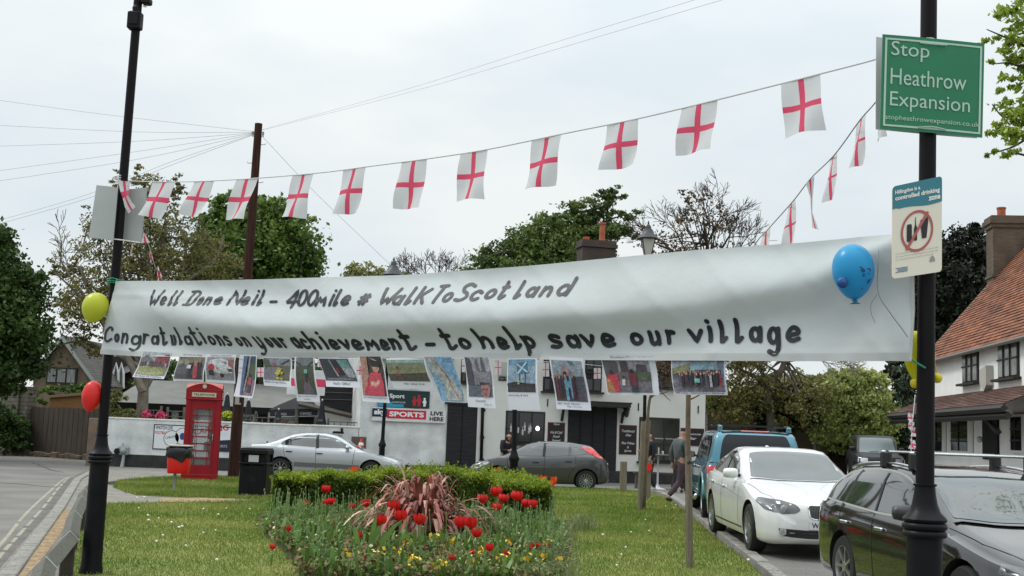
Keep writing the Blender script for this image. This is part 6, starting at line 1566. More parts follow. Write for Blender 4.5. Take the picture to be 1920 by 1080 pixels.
# crate + cone by the pub corner
c = P(672,845,38.6); th = thing('crate','small brown wooden crate behind the silver car by the pub corner','crate',(c.x,38.6,ASZ)); mb = MB()
zt = P(672,818,38.6).z - ASZ
mb.bev((0,0,zt - .22),(.45,.4,.42),.01); mb.box((0,0,(zt - .42) / 2),(.4,.35,zt - .42)); mb.build('box',woodo if False else tt,th)
c = P(677,832,38.0); th = thing('traffic_cone','small red and white cone behind the silver car','cone',(c.x,38.0,ASZ)); zt = P(677,822,38).z - ASZ
MB().lathe([(.10,zt - .32),(.025,zt)],n=12).build('cone',mat('cone_red',(.6,.05,.02),.5),th); MB().lathe([(.085,zt - .22),(.066,zt - .13)],n=12).build('reflective_band',WHITEP,th); MB().box((0,0,(zt - .32) / 2),(.2,.2,zt - .32)).build('stand',BLACKM,th)
c = P(634,812,39.6); th = thing('wall_lamp','small black floodlight fitting on top of the white wall above the silver car','floodlight',(c.x,39.6,1.4)); MB().bev((c.x,39.6,c.z + .02),(.36,.12,.08),.01).bev((c.x + .12,39.6,c.z + .1),(.08,.1,.14),.01).build('fitting',BLACKM,th,world=True)
# ================================================================== BANNER, LETTERING, PRINTS, BUNTING, BALLOONS
PA,PB = (LB.x + .07,LB.y - .10),(RB.x - .02,RB.y - .10)
def bp(x,y,off=0.): return onplane(x,y,PA,PB,off)
bn_n = Vector((PB[1] - PA[1],PA[0] - PB[0],0)).normalized()
if bn_n.y > 0: bn_n = -bn_n
topc = ([217,500,760,1000,1300,1500,1680,1711],[527,524,515,498,469,455,439,436])
botc = ([190,270,500,750,1000,1250,1500,1709],[664,669,672,672,676,678,679,678])
def sm(t): t = min(1,max(0,t)); return t * t * (3 - 2 * t)
def fold(s,v):
 A = .20 * math.sin(math.pi * min(1,max(0,s))) ** .55
 v0 = .60 if s < .5 else float(np.interp(s,[.5,.75,.88,.97,1],[.60,.50,.36,.10,.03])); v0 = max(v0,.03)
 v1 = v0 + .27
 if v < v0: d = sm(v / v0) * 1.0
 elif v < v1: d = 1 - .66 * sm((v - v0) / (v1 - v0))
 else: d = .34 + .30 * sm((v - v1) / max(.05,1.05 - v1)) * (1 if s > .55 else .25)
 d *= A
 # diagonal folds running from the upper left corner
 t = v - s * 2.2
 d += .045 * math.exp(-(s / .26) ** 2) * math.sin(t * 9) * min(1,s * 12)
 d += .009 * math.sin(s * 23 + v * 3) * v + .007 * max(0,math.sin(s * 37 + v * 5)) ** 6 * v + .006 * max(0,math.sin(s * 61 - v * 9 + 1)) ** 8 + .012 * math.exp(-((v - .18 - .5 * s) / .03) ** 2) * math.exp(-((s - .1) / .15) ** 2) + .006 * math.sin(s * 51 - v * 6) * math.sin(v * math.pi) + .007 * math.sin(s * 14 - v * 11)
 d += .03 * math.exp(-((s - .99) / .04) ** 2) * math.sin(v * 9)
 if v > .93: d += .006
 return d
def BS(s,v,off=0.):
 xt = 217 + s * (1711 - 217); xb = 190 + s * (1709 - 190)
 if s < .03: xt += 0
 yt = float(np.interp(xt,*topc)); yb = float(np.interp(xb,*botc))
 a = bp(xt,yt); b = bp(xb,yb)
 p = a.lerp(b,v); ls = -.015 * math.sin(math.pi * v) * math.exp(-(s / .02) ** 2)
 return p + bn_n * (fold(s,v) + off) + Vector((ls,0,0))
def px2sv(x,y):
 v = .5
 for _ in range(4):
  # x at height v runs between the two edge lines
  s = (x - (217 * (1 - v) + 190 * v)) / ((1711 * (1 - v) + 1709 * v) - (217 * (1 - v) + 190 * v))
  xt = 217 + s * 1494; xb = 190 + s * 1519
  yt = float(np.interp(xt,*topc)); yb = float(np.interp(xb,*botc)); v = (y - yt) / (yb - yt)
 # compensate for the cloth standing proud of the straight line
 return s,v
bmat = mat('banner_cloth',(.54,.58,.585),.75,col2=(.49,.525,.52),nscale=1.2,bump=.5,bscale=4.5,trans=.14,spec=.2)
hemm = mat('banner_hem',(.52,.54,.53),.7,trans=.2)
th_b = thing('banner','long white cloth banner with hand cut black lettering tied between the two lamp posts','banner',bp(950,678))
NX,NY = 220,30
V = np.array([tuple(BS(i / NX,j / NY)) for j in range(NY + 1) for i in range(NX + 1)]); off = np.array(tuple(wloc(th_b)))
Fq = [(j * (NX + 1) + i,(j + 1) * (NX + 1) + i,(j + 1) * (NX + 1) + i + 1,j * (NX + 1) + i + 1) for j in range(NY) for i in range(NX)]
npmesh('cloth',V - off,Fq,bmat,th_b,smooth=True)
vs = [BS(i / NX,v,.003) for v in (.935,1.0) for i in range(NX + 1)]
MB().add(vs,[(i,i + 1,NX + 2 + i,NX + 1 + i) for i in range(NX)]).build('hem',hemm,th_b,world=True,smooth=True)
def ell(cx,cy,rx,ry,n=16): return [(cx + rx * math.cos(2 * math.pi * k / n),cy + ry * math.sin(2 * math.pi * k / n)) for k in range(n + 1)]
GL = {
 'W': [[(0,0),(.2,1),(.5,.62),(.64,1),(1,0)]],'e': [[(.15,.6),(.9,.42),(.75,.08),(.4,.03),(.08,.4),(.1,.8),(.45,1),(.95,.85)]],
 'l': [[(.5,0),(.4,.94),(.55,1),(.95,.84)]],'D': [[(.0,.03),(.75,.02),(1,.25),(.92,.75),(.7,.97),(0,.98)],[(.35,.03),(.3,.97)]],
 'o': [ell(.5,.5,.45,.46)],'n': [[(.1,.02),(.05,1)],[(.1,.4),(.4,.08),(.75,.08),(.9,.35),(.92,1)]],'N': [[(0,1),(.12,0),(.85,1),(1,0)]],
 'i': [[(.55,.32),(.45,1)],[(.55,.03),(.6,.05)]],'-': [[(.02,.5),(.98,.45)]],'4': [[(.72,1),(.85,0),(.03,.66),(.1,.72),(1,.66)]],'0': [ell(.5,.5,.42,.48)],
 'm': [[(0,1),(.16,.05),(.5,.62),(.85,.05),(1,1)]],'#': [[(.35,0),(.2,1)],[(.8,0),(.65,1)],[(.05,.3),(1,.22)],[(0,.72),(.95,.66)]],
 'a': [ell(.45,.52,.4,.44),[(.95,.03),(.92,1)]],'k': [[(.15,0),(.1,1)],[(.95,.12),(.2,.62)],[(.38,.55),(.85,1)]],'T': [[(0,.03),(1,0)],[(.55,0),(.38,1)]],
 'S': [[(1,.12),(.55,0),(.15,.18),(.3,.43),(.72,.58),(.85,.82),(.45,1),(0,.95)]],'c': [[(.95,.22),(.5,0),(.12,.3),(.12,.75),(.5,1),(.97,.85)]],
 't': [[(.4,0),(.32,.85),(.6,1),(1,.85)],[(.05,.33),(.85,.3)]],'d': [[(.98,0),(.9,1)],ell(.45,.70,.38,.28)],'C': [[(.95,.2),(.9,.04),(.6,0),(.12,.4),(.08,.85),(.4,1),(.9,.82)]],
 'g': [ell(.48,.3,.4,.27),[(.95,.03),(.95,.75),(.65,1),(.1,.9)]],'r': [[(.15,.02),(.1,1)],[(.15,.4),(.5,.08),(1,.12)]],'u': [[(.1,0),(.1,.75),(.42,1),(.85,.75)],[(.9,0),(.92,1)]],
 's': [[(1,.1),(.5,.0),(.12,.2),(.3,.45),(.78,.58),(.85,.85),(.5,1),(0,.95)]],'y': [[(.08,0),(.1,.42),(.45,.58),(.85,.4)],[(.95,0),(.88,.8),(.6,1),(.15,.95)]],
 'h': [[(.1,0),(.08,1)],[(.1,.65),(.45,.45),(.8,.52),(.9,1)]],'v': [[(0,0),(.52,1),(1,0)]],'p': [[(.1,.03),(.35,1)],ell(.55,.3,.4,.26)]}
def smoothstroke(st,curved):
 if len(st) < 3 or not curved: return st
 return [(q.x,q.y) for q in bez([(a,b,0) for a,b in st],5)]
def glyph(mb,ch,x0,x1,y0,y1,th_,shear,lay):
 for st in GL[ch]:
  curved = ch not in 'WNmTvk4#'
  pts = smoothstroke(st,curved and len(st) < 14)
  pad = th_ / 2; w_ = max(x1 - x0 - 2 * pad - abs(shear) * (y1 - y0) * .5,(x1 - x0) * (.52 if x1 - x0 < 16 else .6)); h_ = y1 - y0 - 2 * pad * .8
  w_ = max(w_,1.0)
  xc = (x0 + x1) / 2
  pp = [(xc + (a - .5) * w_ + shear * (.5 - b) * (y1 - y0),y0 + pad * .8 + b * h_) for a,b in pts]
  out_ = [pp[0]]
  for a,b in zip(pp,pp[1:]):
   L_ = math.dist(a,b); k = max(1,int(L_ / 5))
   for q in range(1,k + 1): out_.append((a[0] + (b[0] - a[0]) * q / k,a[1] + (b[1] - a[1]) * q / k))
  lay[0] += 1; o_ = .005 + (lay[0] % 3) * .0007
  def wp(x,y): s,v = px2sv(x,y); return BS(s,v,o_)
  L_,R_ = [],[]
  for i,p in enumerate(out_):
   a = out_[max(0,i - 1)]; b = out_[min(len(out_) - 1,i + 1)]; dx,dy = b[0] - a[0],b[1] - a[1]; l = math.hypot(dx,dy) or 1; nx,ny = -dy / l * th_ / 2,dx / l * th_ / 2
   L_.append((p[0] + nx,p[1] + ny)); R_.append((p[0] - nx,p[1] - ny))
  vs = [wp(*q) for pr in zip(L_,R_) for q in pr]; mb.add(vs,[(2 * i,2 * i + 1,2 * i + 3,2 * i + 2) for i in range(len(out_) - 1)])
  for e,o__ in ((out_[0],out_[min(1,len(out_) - 1)]),(out_[-1],out_[-2])):
   lay[0] += 1; o_ = .005 + (lay[0] % 3) * .0007 + .0003
   n = 8; mb.add([wp(e[0] + th_ / 2 * .98 * math.cos(2 * math.pi * k / n),e[1] + th_ / 2 * .98 * math.sin(2 * math.pi * k / n)) for k in range(n)],[tuple(range(n))])
vinyl = mat('black_vinyl_letters',(.010,.012,.016),.5,spec=.4,bump=.1,bscale=20)
lay = [0]
mb = MB()
row1 = [('W',290,312,543,575),('e',312,324,556,574),('l',327,337,544,575),('l',337,347,544,575),('D',356,378,544,575),('o',379,390,556,575),('n',391,405,556,574),('e',408,425,556,573),
 ('N',435,463,543,574),('e',459,477,556,574),('i',479,492,543,574),('l',489,503,543,575),('-',514,531,563,571),('4',545,571,543,580),('0',566,590,543,577),('0',586,611,543,577),('m',606,629,556,577),('i',630,646,543,577),('l',640,655,543,577),('e',656,677,555,576),('#',690,713,552,576),
 ('W',729,763,540,575),('a',755,777,554,576),('l',776,795,538,575),('k',795,823,537,574),('T',828,850,534,573),('o',848,869,549,571),('S',872,901,531,569),('c',898,922,545,568),('o',924,947,542,565),('t',948,969,527,565),('l',978,998,526,564),('a',1001,1027,538,562),('n',1030,1056,538,561),('d',1061,1092,520,560)]
for ch,a,b,c,d in row1: glyph(mb,ch,a,b,c,d,np.interp(a,[290,500,1090],[3.8,5.2,7.0]),.10 if a > 350 else (.0 if ch == 'W' else .0),lay)
mb.build('top_lettering',vinyl,th_b,world=True,recalc=False)
mb = MB()
row2 = [('C',198,220,613,642),('o',219,231,625,643),('n',232,247,624,645),('g',247,270,628,659),('r',270,284,625,646),('a',285,302,628,647),('t',303,317,614,648),('u',321,333,628,648),('l',335,345,615,647),('a',347,365,629,648),('t',366,382,615,648),('i',384,393,616,645),('o',395,410,630,648),('n',412,426,629,649),('s',427,441,631,649),
 ('o',449,463,634,650),('n',464,479,633,651),('y',490,508,633,667),('o',510,525,635,653),('u',526,540,635,653),('r',541,554,635,654),
 ('a',562,581,634,655),('c',579,597,637,656),('h',593,616,624,657),('i',614,633,624,657),('e',630,652,638,657),('v',651,673,638,658),('e',670,696,638,658),('m',695,725,637,659),('e',724,744,638,659),('n',743,765,636,658),('t',763,793,621,659),('-',807,830,642,653),
 ('t',840,871,619,658),('o',871,898,635,657),('h',908,941,620,656),('e',943,969,634,657),('l',966,990,616,657),('p',991,1021,631,669),('s',1039,1068,629,655),('a',1070,1102,629,655),('v',1101,1131,629,654),('e',1135,1167,627,653),('o',1189,1218,625,650),('u',1224,1252,622,650),('r',1258,1280,620,648),('v',1301,1333,619,646),('i',1333,1351,601,645),('l',1353,1376,602,645),('l',1380,1405,599,645),('a',1411,1441,612,645),('g',1445,1476,613,669),('e',1480,1511,612,644)]
def shear2(x): return float(np.interp(x,[198,300,400,480,560,640,760,850,1000,1200,1340,1510],[.12,.05,-.05,-.15,-.30,-.34,-.30,-.25,-.20,-.12,-.16,-.04]))
for ch,a,b,c,d in row2: glyph(mb,ch,a,b,c,d,float(np.interp(a,[200,480,800,1100,1500],[4.2,5.0,7.2,8.2,9.0])),shear2(a),lay)
mb.build('bottom_lettering',vinyl,th_b,world=True,recalc=False)
# green ties at the ends
tiem = mat('green_twine',(.02,.22,.13),.6)
mb = MB()
for dz in (-.03,-.01,.015):
 pts = [Vector((LB.x + .085 * math.cos(a) + (P(215,527,LB.y).x - LB.x),LB.y + .085 * math.sin(a),P(215,527,LB.y).z + dz + .008 * math.sin(3 * a))) for a in [i * math.pi / 6 for i in range(13)]]; mb.tube(pts,.006,4)
mb.tube([P(218,523,LB.y - .09),BS(0.003,.01)],.006,4); mb.build('tie',tiem,th_b,world=True)
mb = MB(); e = P(1738,436,RB.y)
for dz in (-.02,.01): mb.tube([Vector((e.x + .06 * math.cos(a),e.y + .06 * math.sin(a),e.z + dz)) for a in [i * math.pi / 6 for i in range(13)]],.005,4)
mb.tube([BS(1,.01),Vector((e.x - .055,e.y - .02,e.z))],.006,4); mb.tube([BS(1,.98),P(1735,690,RB.y - .06)],.006,4); mb.build('tie',tiem,th_b,world=True)
# vertical pole sleeve at the right end
mb = MB(); mb.tube([BS(1.0,-.0),BS(1.0,.3),BS(1,.6),BS(1.0,1.0)],.012,5); mb.build('edge_batten',hemm,th_b,world=True)
# ---------- photo prints clipped below the banner
PAL = {}
def pc_(c):
 if c not in PAL:
  PAL[c] = mat('print_ink_%d' % len(PAL),tuple(((int(c[i:i + 2],16) / 255) ** 2.2) * .92 for i in (0,2,4)),.45,col2=tuple(((int(c[i:i + 2],16) * .8 / 255) ** 2.2 + .03) * .8 for i in (0,2,4)),nscale=28,detail=6,fine=60)
 return PAL[c]
paper = mat('photo_paper',(.66,.68,.74),.4)
ink = mat('pen_ink',(.06,.06,.14),.6)
def wob(u,v,k): return .012 * math.sin(u * 3 + k) * v + .010 * math.sin(v * 5 + k * 2) + .02 * v * math.sin(k * 1.7)
def printsheet(k,q,label,pic,bands,shapes,caps,name='photo_print'):
 tl,tr,br,bl = [bp(x,y,.065) for x,y in q]
 # follow the cloth at the top so that nothing pokes through
 s0,v0 = px2sv(*q[0]); dtop = fold(min(1,max(0,s0)),min(1,max(0,v0)))
 def F(u,v,off=0.):
  p = tl.lerp(tr,u).lerp(bl.lerp(br,u),v); s,vv = s0,v0; return p + bn_n * (wob(u,v,k) + off + max(0,dtop - .05) * (1 - v * .6))
 cat = 'photo' if name == 'photo_print' else 'map'
 th = thing(name,label,cat,F(.5,0),group='printed sheets hanging along the lower edge of the banner')
 n = 6; vs = [F(i / n,j / n) for j in range(n + 1) for i in range(n + 1)]
 MB().add(vs,[(j * 7 + i,j * 7 + i + 1,(j + 1) * 7 + i + 1,(j + 1) * 7 + i) for j in range(n) for i in range(n)]).build('sheet',paper,th,world=True,smooth=True,recalc=False)
 u0,v0_,u1,v1 = pic; mb = MB(); ms = [];
 def mi(c):
  m_ = pc_(c)
  if m_ not in ms: ms.append(m_)
  return ms.index(m_)
 def I(u,v,o_): return F(u0 + (u1 - u0) * u,v0_ + (v1 - v0_) * v,o_)
 for a,b,c in bands:
  m_ = max(1,int((b - a) * 6))
  for j in range(m_):
   for i in range(5): mb.add([I(i / 5,a + (b - a) * j / m_,.003),I((i + 1) / 5,a + (b - a) * j / m_,.003),I((i + 1) / 5,a + (b - a) * (j + 1) / m_,.003),I(i / 5,a + (b - a) * (j + 1) / m_,.003)],[(0,1,2,3)],mi(c))
 o_ = .005
 for sh in shapes:
  o_ += .0005
  if sh[0] == 'e':
   _,cu,cv,ru,rv,c = sh; pts = [(cu + ru * math.cos(t * .5236),cv + rv * math.sin(t * .5236)) for t in range(12)]
  elif sh[0] == 'r': _,a,b,a2,b2,c = sh; pts = [(a,b),(a2,b),(a2,b2),(a,b2)]
  else: _,pts,c = sh
  mb.poly([I(min(1,max(0,u)),min(1,max(0,v)),o_) for u,v in pts],mi(c))
 mb.build('picture',ms,th,world=True,recalc=False)
 if caps:
  mb = MB()
  for (s,cu,cv,w_,h_) in caps: put_text(mb,s,(0,0,0),X,Z,w=w_,h=h_,slant=.2,bold=.0,fn=lambda a,b: F(cu + a,cv + h_ - b,.004))
  mb.build('caption',ink,th,world=True,recalc=False)
def crowd(u0,u1,v,h,n,cols,seed):
 r = random.Random(seed); L_ = []
 for i in range(n):
  u = u0 + (u1 - u0) * (i + r.random()) / n; w_ = (u1 - u0) / n * .7; vv = v + r.uniform(-.04,.04)
  L_.append(('p',[(u - w_ / 2,vv),(u + w_ / 2,vv),(u + w_ * .6,vv + h),(u - w_ * .6,vv + h)],r.choice(cols))); L_.append(('e',u,vv - h * .08,w_ * .35,h * .12,r.choice(['c49a88','b58a78','9a7464'])))
 return L_
dk = ['3a3a44','2c2c36','8c2a34','50505c','a8404c','6a6a74','c8c4c8','30384a']
printsheet(1,[(269,657),(323,661),(310,711),(254,707)],'photo of a crowd on a grassy mound, first sheet from the left',(.04,.04,.97,.88),[(0,.42,'c4c8d0'),(.42,.62,'8a7a7c'),(.62,1,'9a9c6c')],
 [('p',[(.55,.22),(1,.05),(1,.42),(.5,.42)],'a8505a'),('p',[(.0,.3),(.2,.12),(.45,.32),(.5,.45),(0,.45)],'7c8088'),('e',.5,.85,.48,.22,'a0a26e')] + crowd(.02,.98,.42,.18,13,['8a5058','6e6470','a05a64','585868','b0a8ac'],1),[('Neil leaves the Common',.05,.90,.85,.07)])
printsheet(2,[(336,662),(386,664),(380,716),(326,714)],'photo of people in dark coats holding a paper, second sheet from the left',(.03,.12,.96,.92),[(0,.35,'8c8a74'),(.35,1,'5a5a5e')],
 crowd(.02,.5,.28,.66,3,['383a44','44464e','50525a'],2) + crowd(.5,.98,.24,.7,3,['2c2e36','23232b'],3) + [('p',[(.66,.38),(.8,.38),(.8,.95),(.66,.95)],'c03440'),('r',.4,.36,.55,.52,'d8dce0'),('e',.72,.34,.05,.07,'a88478')],[('Neil with the village',.15,.02,.7,.06)])
printsheet(3,[(387,664),(443,665),(436,719),(381,716)],'photo of a white minibus with a person in red, third sheet from the left',(.05,.10,.96,.90),[(0,.28,'a89c9c'),(.28,.7,'8e8c90'),(.7,1,'9a98a0')],
 [('r',.7,.1,1,.5,'a06864'),('p',[(.08,.4),(.12,.14),(.5,.04),(.78,.12),(.82,.38),(.98,.48),(.98,.68),(.6,.74),(.1,.66)],'d4d8de'),('p',[(.54,.18),(.74,.2),(.78,.4),(.56,.38)],'7c8894'),('e',.56,.78,.07,.11,'26262a'),('e',.2,.72,.05,.08,'26262a'),('p',[(.7,.5),(.97,.5),(.97,.62),(.72,.64)],'50545c'),('e',.2,.45,.12,.16,'c43c50'),('r',.1,.58,.28,.8,'34343c'),('e',.42,.5,.04,.06,'c88850')],[('Collection in Harmonds',.15,.01,.7,.06)])
printsheet(4,[(451,665),(484,666),(477,747),(439,743)],'narrow tall photo of a walker in red by a tree, fourth sheet from the left',(.28,.03,.94,.95),[(0,.2,'3c5064'),(.2,.6,'56664c'),(.6,1,'8a7480')],
 [('p',[(0,0),(.35,0),(.15,1),(0,1)],'5c74a0'),('p',[(.5,0),(.62,0),(.45,.55),(.32,.55)],'a8a8b0'),('e',.62,.5,.1,.05,'30303a'),('p',[(.5,.54),(.76,.54),(.78,.72),(.52,.72)],'c04654'),('p',[(.5,.72),(.76,.72),(.8,.92),(.5,.92)],'30384e'),('p',[(.3,.5),(.4,.5),(.35,.9),(.2,.9)],'a8988c')],[('Neil & Tree',.04,.1,.2,.03),('St Albans',.04,.3,.18,.03),('Way',.04,.42,.12,.03)])
printsheet(5,[(492,669),(546,671),(552,727),(497,723)],'photo of a road with yellow flowers, fifth sheet from the left',(.03,.03,.95,.78),[(0,.32,'9094a0'),(.32,1,'54583c')],
 [('p',[(0,.45),(.5,.4),(.6,1),(0,1)],'6c6a74'),('p',[(0,0),(.2,.1),(.25,.4),(0,.42)],'4c5c44'),('p',[(.6,.28),(.95,.04),(1,.08),(.75,.28)],'34363c'),('e',.38,.3,.05,.08,'b8404a')] + [('e',.5 + .25 * random.Random(i).random(),.45 + .5 * random.Random(i + 50).random(),.045,.05,'c4bc4c' if i % 3 else 'd0a83c') for i in range(16)],[('Daffodils in the verge & Sunshine',.04,.82,.8,.09)])
printsheet(6,[(553,669),(590,669),(598,754),(553,752)],'tall dark photo of a walker on a path with a teal sign, sixth sheet',(.10,.02,.94,.84),[(0,.22,'747c84'),(.22,1,'484c3a')],
 [('p',[(0,.1),(.3,.18),(.35,.9),(0,1)],'3c4430'),('p',[(.7,.2),(1,.08),(1,1),(.75,.9)],'40483a'),('p',[(.52,.55),(.66,.55),(.95,1),(.35,1)],'6c6470'),('r',.5,.32,.68,.43,'7cbcb8'),('p',[(.54,.43),(.66,.43),(.64,.68),(.56,.68)],'22242c')],[('Neil counting off the',.1,.87,.8,.035),('miles',.35,.93,.3,.03)])
printsheet(7,[(601,671),(658,672),(675,727),(612,725)],'photo of an open minibus door, seventh sheet from the left',(.02,.03,.96,.78),[(0,1,'565a64')],
 [('p',[(0,0),(.3,.02),(.42,.85),(.08,.9)],'3c424c'),('p',[(.32,.04),(.36,.04),(.5,.8),(.44,.8)],'a8aab0'),('p',[(.36,.06),(.6,.06),(.74,.72),(.48,.74)],'34363e'),('p',[(.6,.05),(.96,.05),(1,.42),(.68,.42)],'7ca8a8'),('p',[(.68,.42),(1,.42),(1,.85),(.76,.82)],'b4b8c0'),('e',.88,.58,.1,.1,'c88a40'),('e',.52,.55,.06,.12,'8c3440'),('r',.1,.88,.9,.96,'747880')],[("Neil's 'Office'",.25,.83,.5,.09)])
printsheet(8,[(677,669),(719,669),(735,756),(688,753)],'tall photo of a person in a red shirt drinking, eighth sheet',(.06,.0,.96,.86),[(0,1,'3c3632')],
 [('p',[(0,.0),(.32,0),(.3,.5),(.12,1),(0,1)],'b08474'),('p',[(.14,.55),(.28,.5),(.3,1),(.1,1)],'c03440'),('e',.65,.27,.17,.13,'c09484'),('p',[(.5,.12),(.8,.1),(.9,.22),(.84,.27),(.5,.26)],'2a2426'),('p',[(.32,.46),(.55,.38),(.85,.42),(.95,.7),(.92,1),(.3,1)],'c83c50'),('p',[(.36,.62),(.62,.66),(.78,.52),(.84,.58),(.68,.76),(.4,.76)],'c89c8c'),('p',[(.4,.02),(.6,.05),(.8,.1),(.7,.12)],'a8a4a0')],[('Neil walking through town',.05,.89,.9,.04)])
printsheet(9,[(728,672),(800,671),(817,730),(741,728)],'photo of a figure in red in an open green field, ninth sheet',(.0,.06,.97,.76),[(0,.14,'8ca89c'),(.14,.6,'70765a'),(.6,1,'56564a')],
 [('p',[(0,.5),(1,.44),(1,.62),(0,.68)],'7c8058'),('e',.27,.36,.03,.06,'3a3034'),('p',[(.22,.42),(.32,.42),(.33,.75),(.21,.75)],'a84440')],[('Neil - taking a break',.3,.81,.5,.08)])
printsheet(10,[(803,670),(856,670),(873,755),(826,753)],'printed route map with blue sea and a red line',(.02,.0,.98,.98),[(0,1,'84b4dc')],
 [('p',[(0,0),(.30,0),(.42,.1),(.55,.25),(.7,.42),(.82,.55),(.86,.68),(1,.8),(.9,.98),(.3,.98),(.2,.8),(.34,.72),(.26,.5),(.05,.35)],'b4bcbc'),('p',[(.1,.1),(.3,.15),(.35,.3),(.15,.3)],'a4b8a8'),('p',[(.4,.5),(.6,.55),(.6,.8),(.4,.8)],'c4c8b8')] + [('p',[(a[0] - .012,a[1]),(a[0] + .02,a[1]),(b[0] + .02,b[1]),(b[0] - .012,b[1])],'c04848') for a,b in zip([(.22,.02),(.34,.12),(.46,.25),(.56,.38),(.62,.52),(.62,.66),(.7,.78),(.78,.9)],[(.34,.12),(.46,.25),(.56,.38),(.62,.52),(.62,.66),(.7,.78),(.78,.9),(.9,.95)])],[('North',.62,.02,.3,.045),('Firth',.62,.08,.3,.04)],name='route_map')
printsheet(11,[(876,670),(925,671),(936,766),(880,763)],'tall photo of a capped face before grey cathedral towers',(.07,.0,.95,.79),[(0,.45,'b4b4c0'),(.45,.7,'84848c'),(.7,1,'5c6470')],
 [('p',[(0,0),(.2,.05),(.28,.7),(0,.7)],'50525c'),('p',[(.42,.05),(.5,.05),(.55,.4),(.4,.4)],'74747e'),('p',[(.66,0),(.74,.0),(.8,.4),(.62,.4)],'6c6c76'),('p',[(.25,.35),(1,.35),(1,.7),(.3,.7)],'82828a'),('e',.74,.82,.2,.22,'a07070'),('p',[(.5,.62),(.6,.5),(.8,.5),(.92,.58),(1,.62),(.9,.68),(.52,.7)],'24222a'),('e',.66,.80,.03,.02,'40282c'),('e',.8,.80,.03,.02,'40282c'),('p',[(.68,.92),(.8,.92),(.79,.945),(.69,.945)],'78404a')],[('Lincoln',.3,.84,.38,.05),('Day 9',.62,.92,.25,.04)])
printsheet(12,[(958,673),(1013,672),(1020,770),(958,768)],'tall photo of a blue white cross flag on two posts',(.04,.02,.94,.66),[(0,.2,'6c9cb8'),(.2,.74,'8ca4b8'),(.74,1,'3a3a3e')],
 [('p',[(.32,.12),(.7,.06),(.76,.42),(.36,.46)],'3c6c90'),('p',[(.30,.16),(.34,.12),(.76,.38),(.74,.42)],'b4ccd8'),('p',[(.66,.07),(.71,.1),(.4,.46),(.36,.42)],'b4ccd8'),('r',.44,.45,.47,.72,'30383c'),('r',.65,.42,.68,.72,'30383c'),('e',.42,.7,.05,.07,'a8b474'),('p',[(0,.74),(.3,.68),(.6,.72),(1,.76),(1,.8),(0,.8)],'2c3034')],[('Uncle Ray & Neil',.05,.70,.65,.05)])
printsheet(13,[(1041,670),(1104,673),(1111,770),(1047,767)],'tall photo of a group with a blue flag in the middle',(.05,.06,.94,.84),[(0,.38,'94a4b0'),(.38,.5,'54545c'),(.5,1,'5c5a66')],
 [('p',[(.5,-.02),(.66,.0),(.76,.1),(.62,.1)],'4c7878'),('e',.45,.25,.14,.12,'a48c90'),('e',.42,.32,.06,.05,'2c2428')] + crowd(.02,.4,.45,.5,4,['4c3844','6c3c40','3c3c4c'],7) + crowd(.4,.75,.4,.55,3,['6ca8c4','54243c','34343e'],8) + [('r',.38,.5,.56,.68,'74b0cc')],[('BBC Peter Martin',.06,.87,.65,.035),('Big Camp',.35,.93,.4,.03)])
printsheet(14,[(1130,666),(1232,669),(1236,741),(1142,740)],'wide photo of people in red by a stone cathedral tower',(.03,.12,.88,.94),[(0,.35,'a8a4ac'),(.35,.62,'686068'),(.62,1,'747078')],
 [('p',[(0,0),(.3,.02),(.3,.35),(0,.5)],'5c5a5c'),('p',[(.38,.02),(.52,.02),(.55,.36),(.36,.36)],'504c50'),('p',[(.72,.12),(.92,.12),(.94,.36),(.7,.36)],'56525a'),('r',.62,.35,1,.62,'54604c'),('p',[(.05,.45),(.28,.45),(.3,1),(.1,1)],'b83444'),('e',.14,.38,.05,.08,'3c2428'),('p',[(0,.6),(.1,.6),(.2,1),(0,1)],'c08450'),('e',.4,.52,.03,.05,'3a2c30'),('r',.37,.58,.44,.78,'c8b8b8'),('e',.6,.34,.05,.07,'2c2024'),('p',[(.52,.4),(.7,.4),(.7,.78),(.54,.78)],'6c2434'),('r',.56,.48,.67,.62,'c43c58'),('r',.57,.78,.7,1,'34384a')],[('Durham Cathedral',.2,.02,.62,.07)])
printsheet(15,[(1262,662),(1364,661),(1366,741),(1268,740)],'wide photo of a large crowd before a building, rightmost sheet',(.02,.12,.97,.93),[(0,.4,'9ca8b4'),(.4,.62,'5c6068'),(.62,1,'8a8894')],
 [('p',[(0,.32),(.35,.16),(.4,.4),(0,.5)],'7c7c58'),('r',.36,.08,.82,.38,'84a4b4'),('r',.45,.36,.95,.5,'40444c'),('r',.88,.0,1,.6,'6c7c90')] + crowd(.12,.97,.46,.36,17,dk,11) + crowd(.15,.95,.5,.34,14,dk,12) + [('r',.48,.62,.58,.74,'84c8bc')],[('400 miles - Neil arrived in Edinburgh',.03,.94,.92,.045)])
# ---------- main bunting string
SA,SB = (LB.x + .08,LB.y),(RB.x,RB.y)
def mp(x,y,off=0.): return onplane(x,y,SA,SB,off)
cordpx = [(216,337),(262,340),(330,341),(400,339),(483,334),(600,324),(700,311),(800,298),(915,280),(1055,251),(1198,222),(1345,187),(1540,138),(1640,112),(1738,84)]
th = thing('bunting_cord','long cord carrying English cross flags between the two lamp posts','bunting',mp(216,337))
MB().tube(bez([mp(x,y) for x,y in cordpx],6),.0055,5,cap=False).build('cord',CORDW,th,world=True)
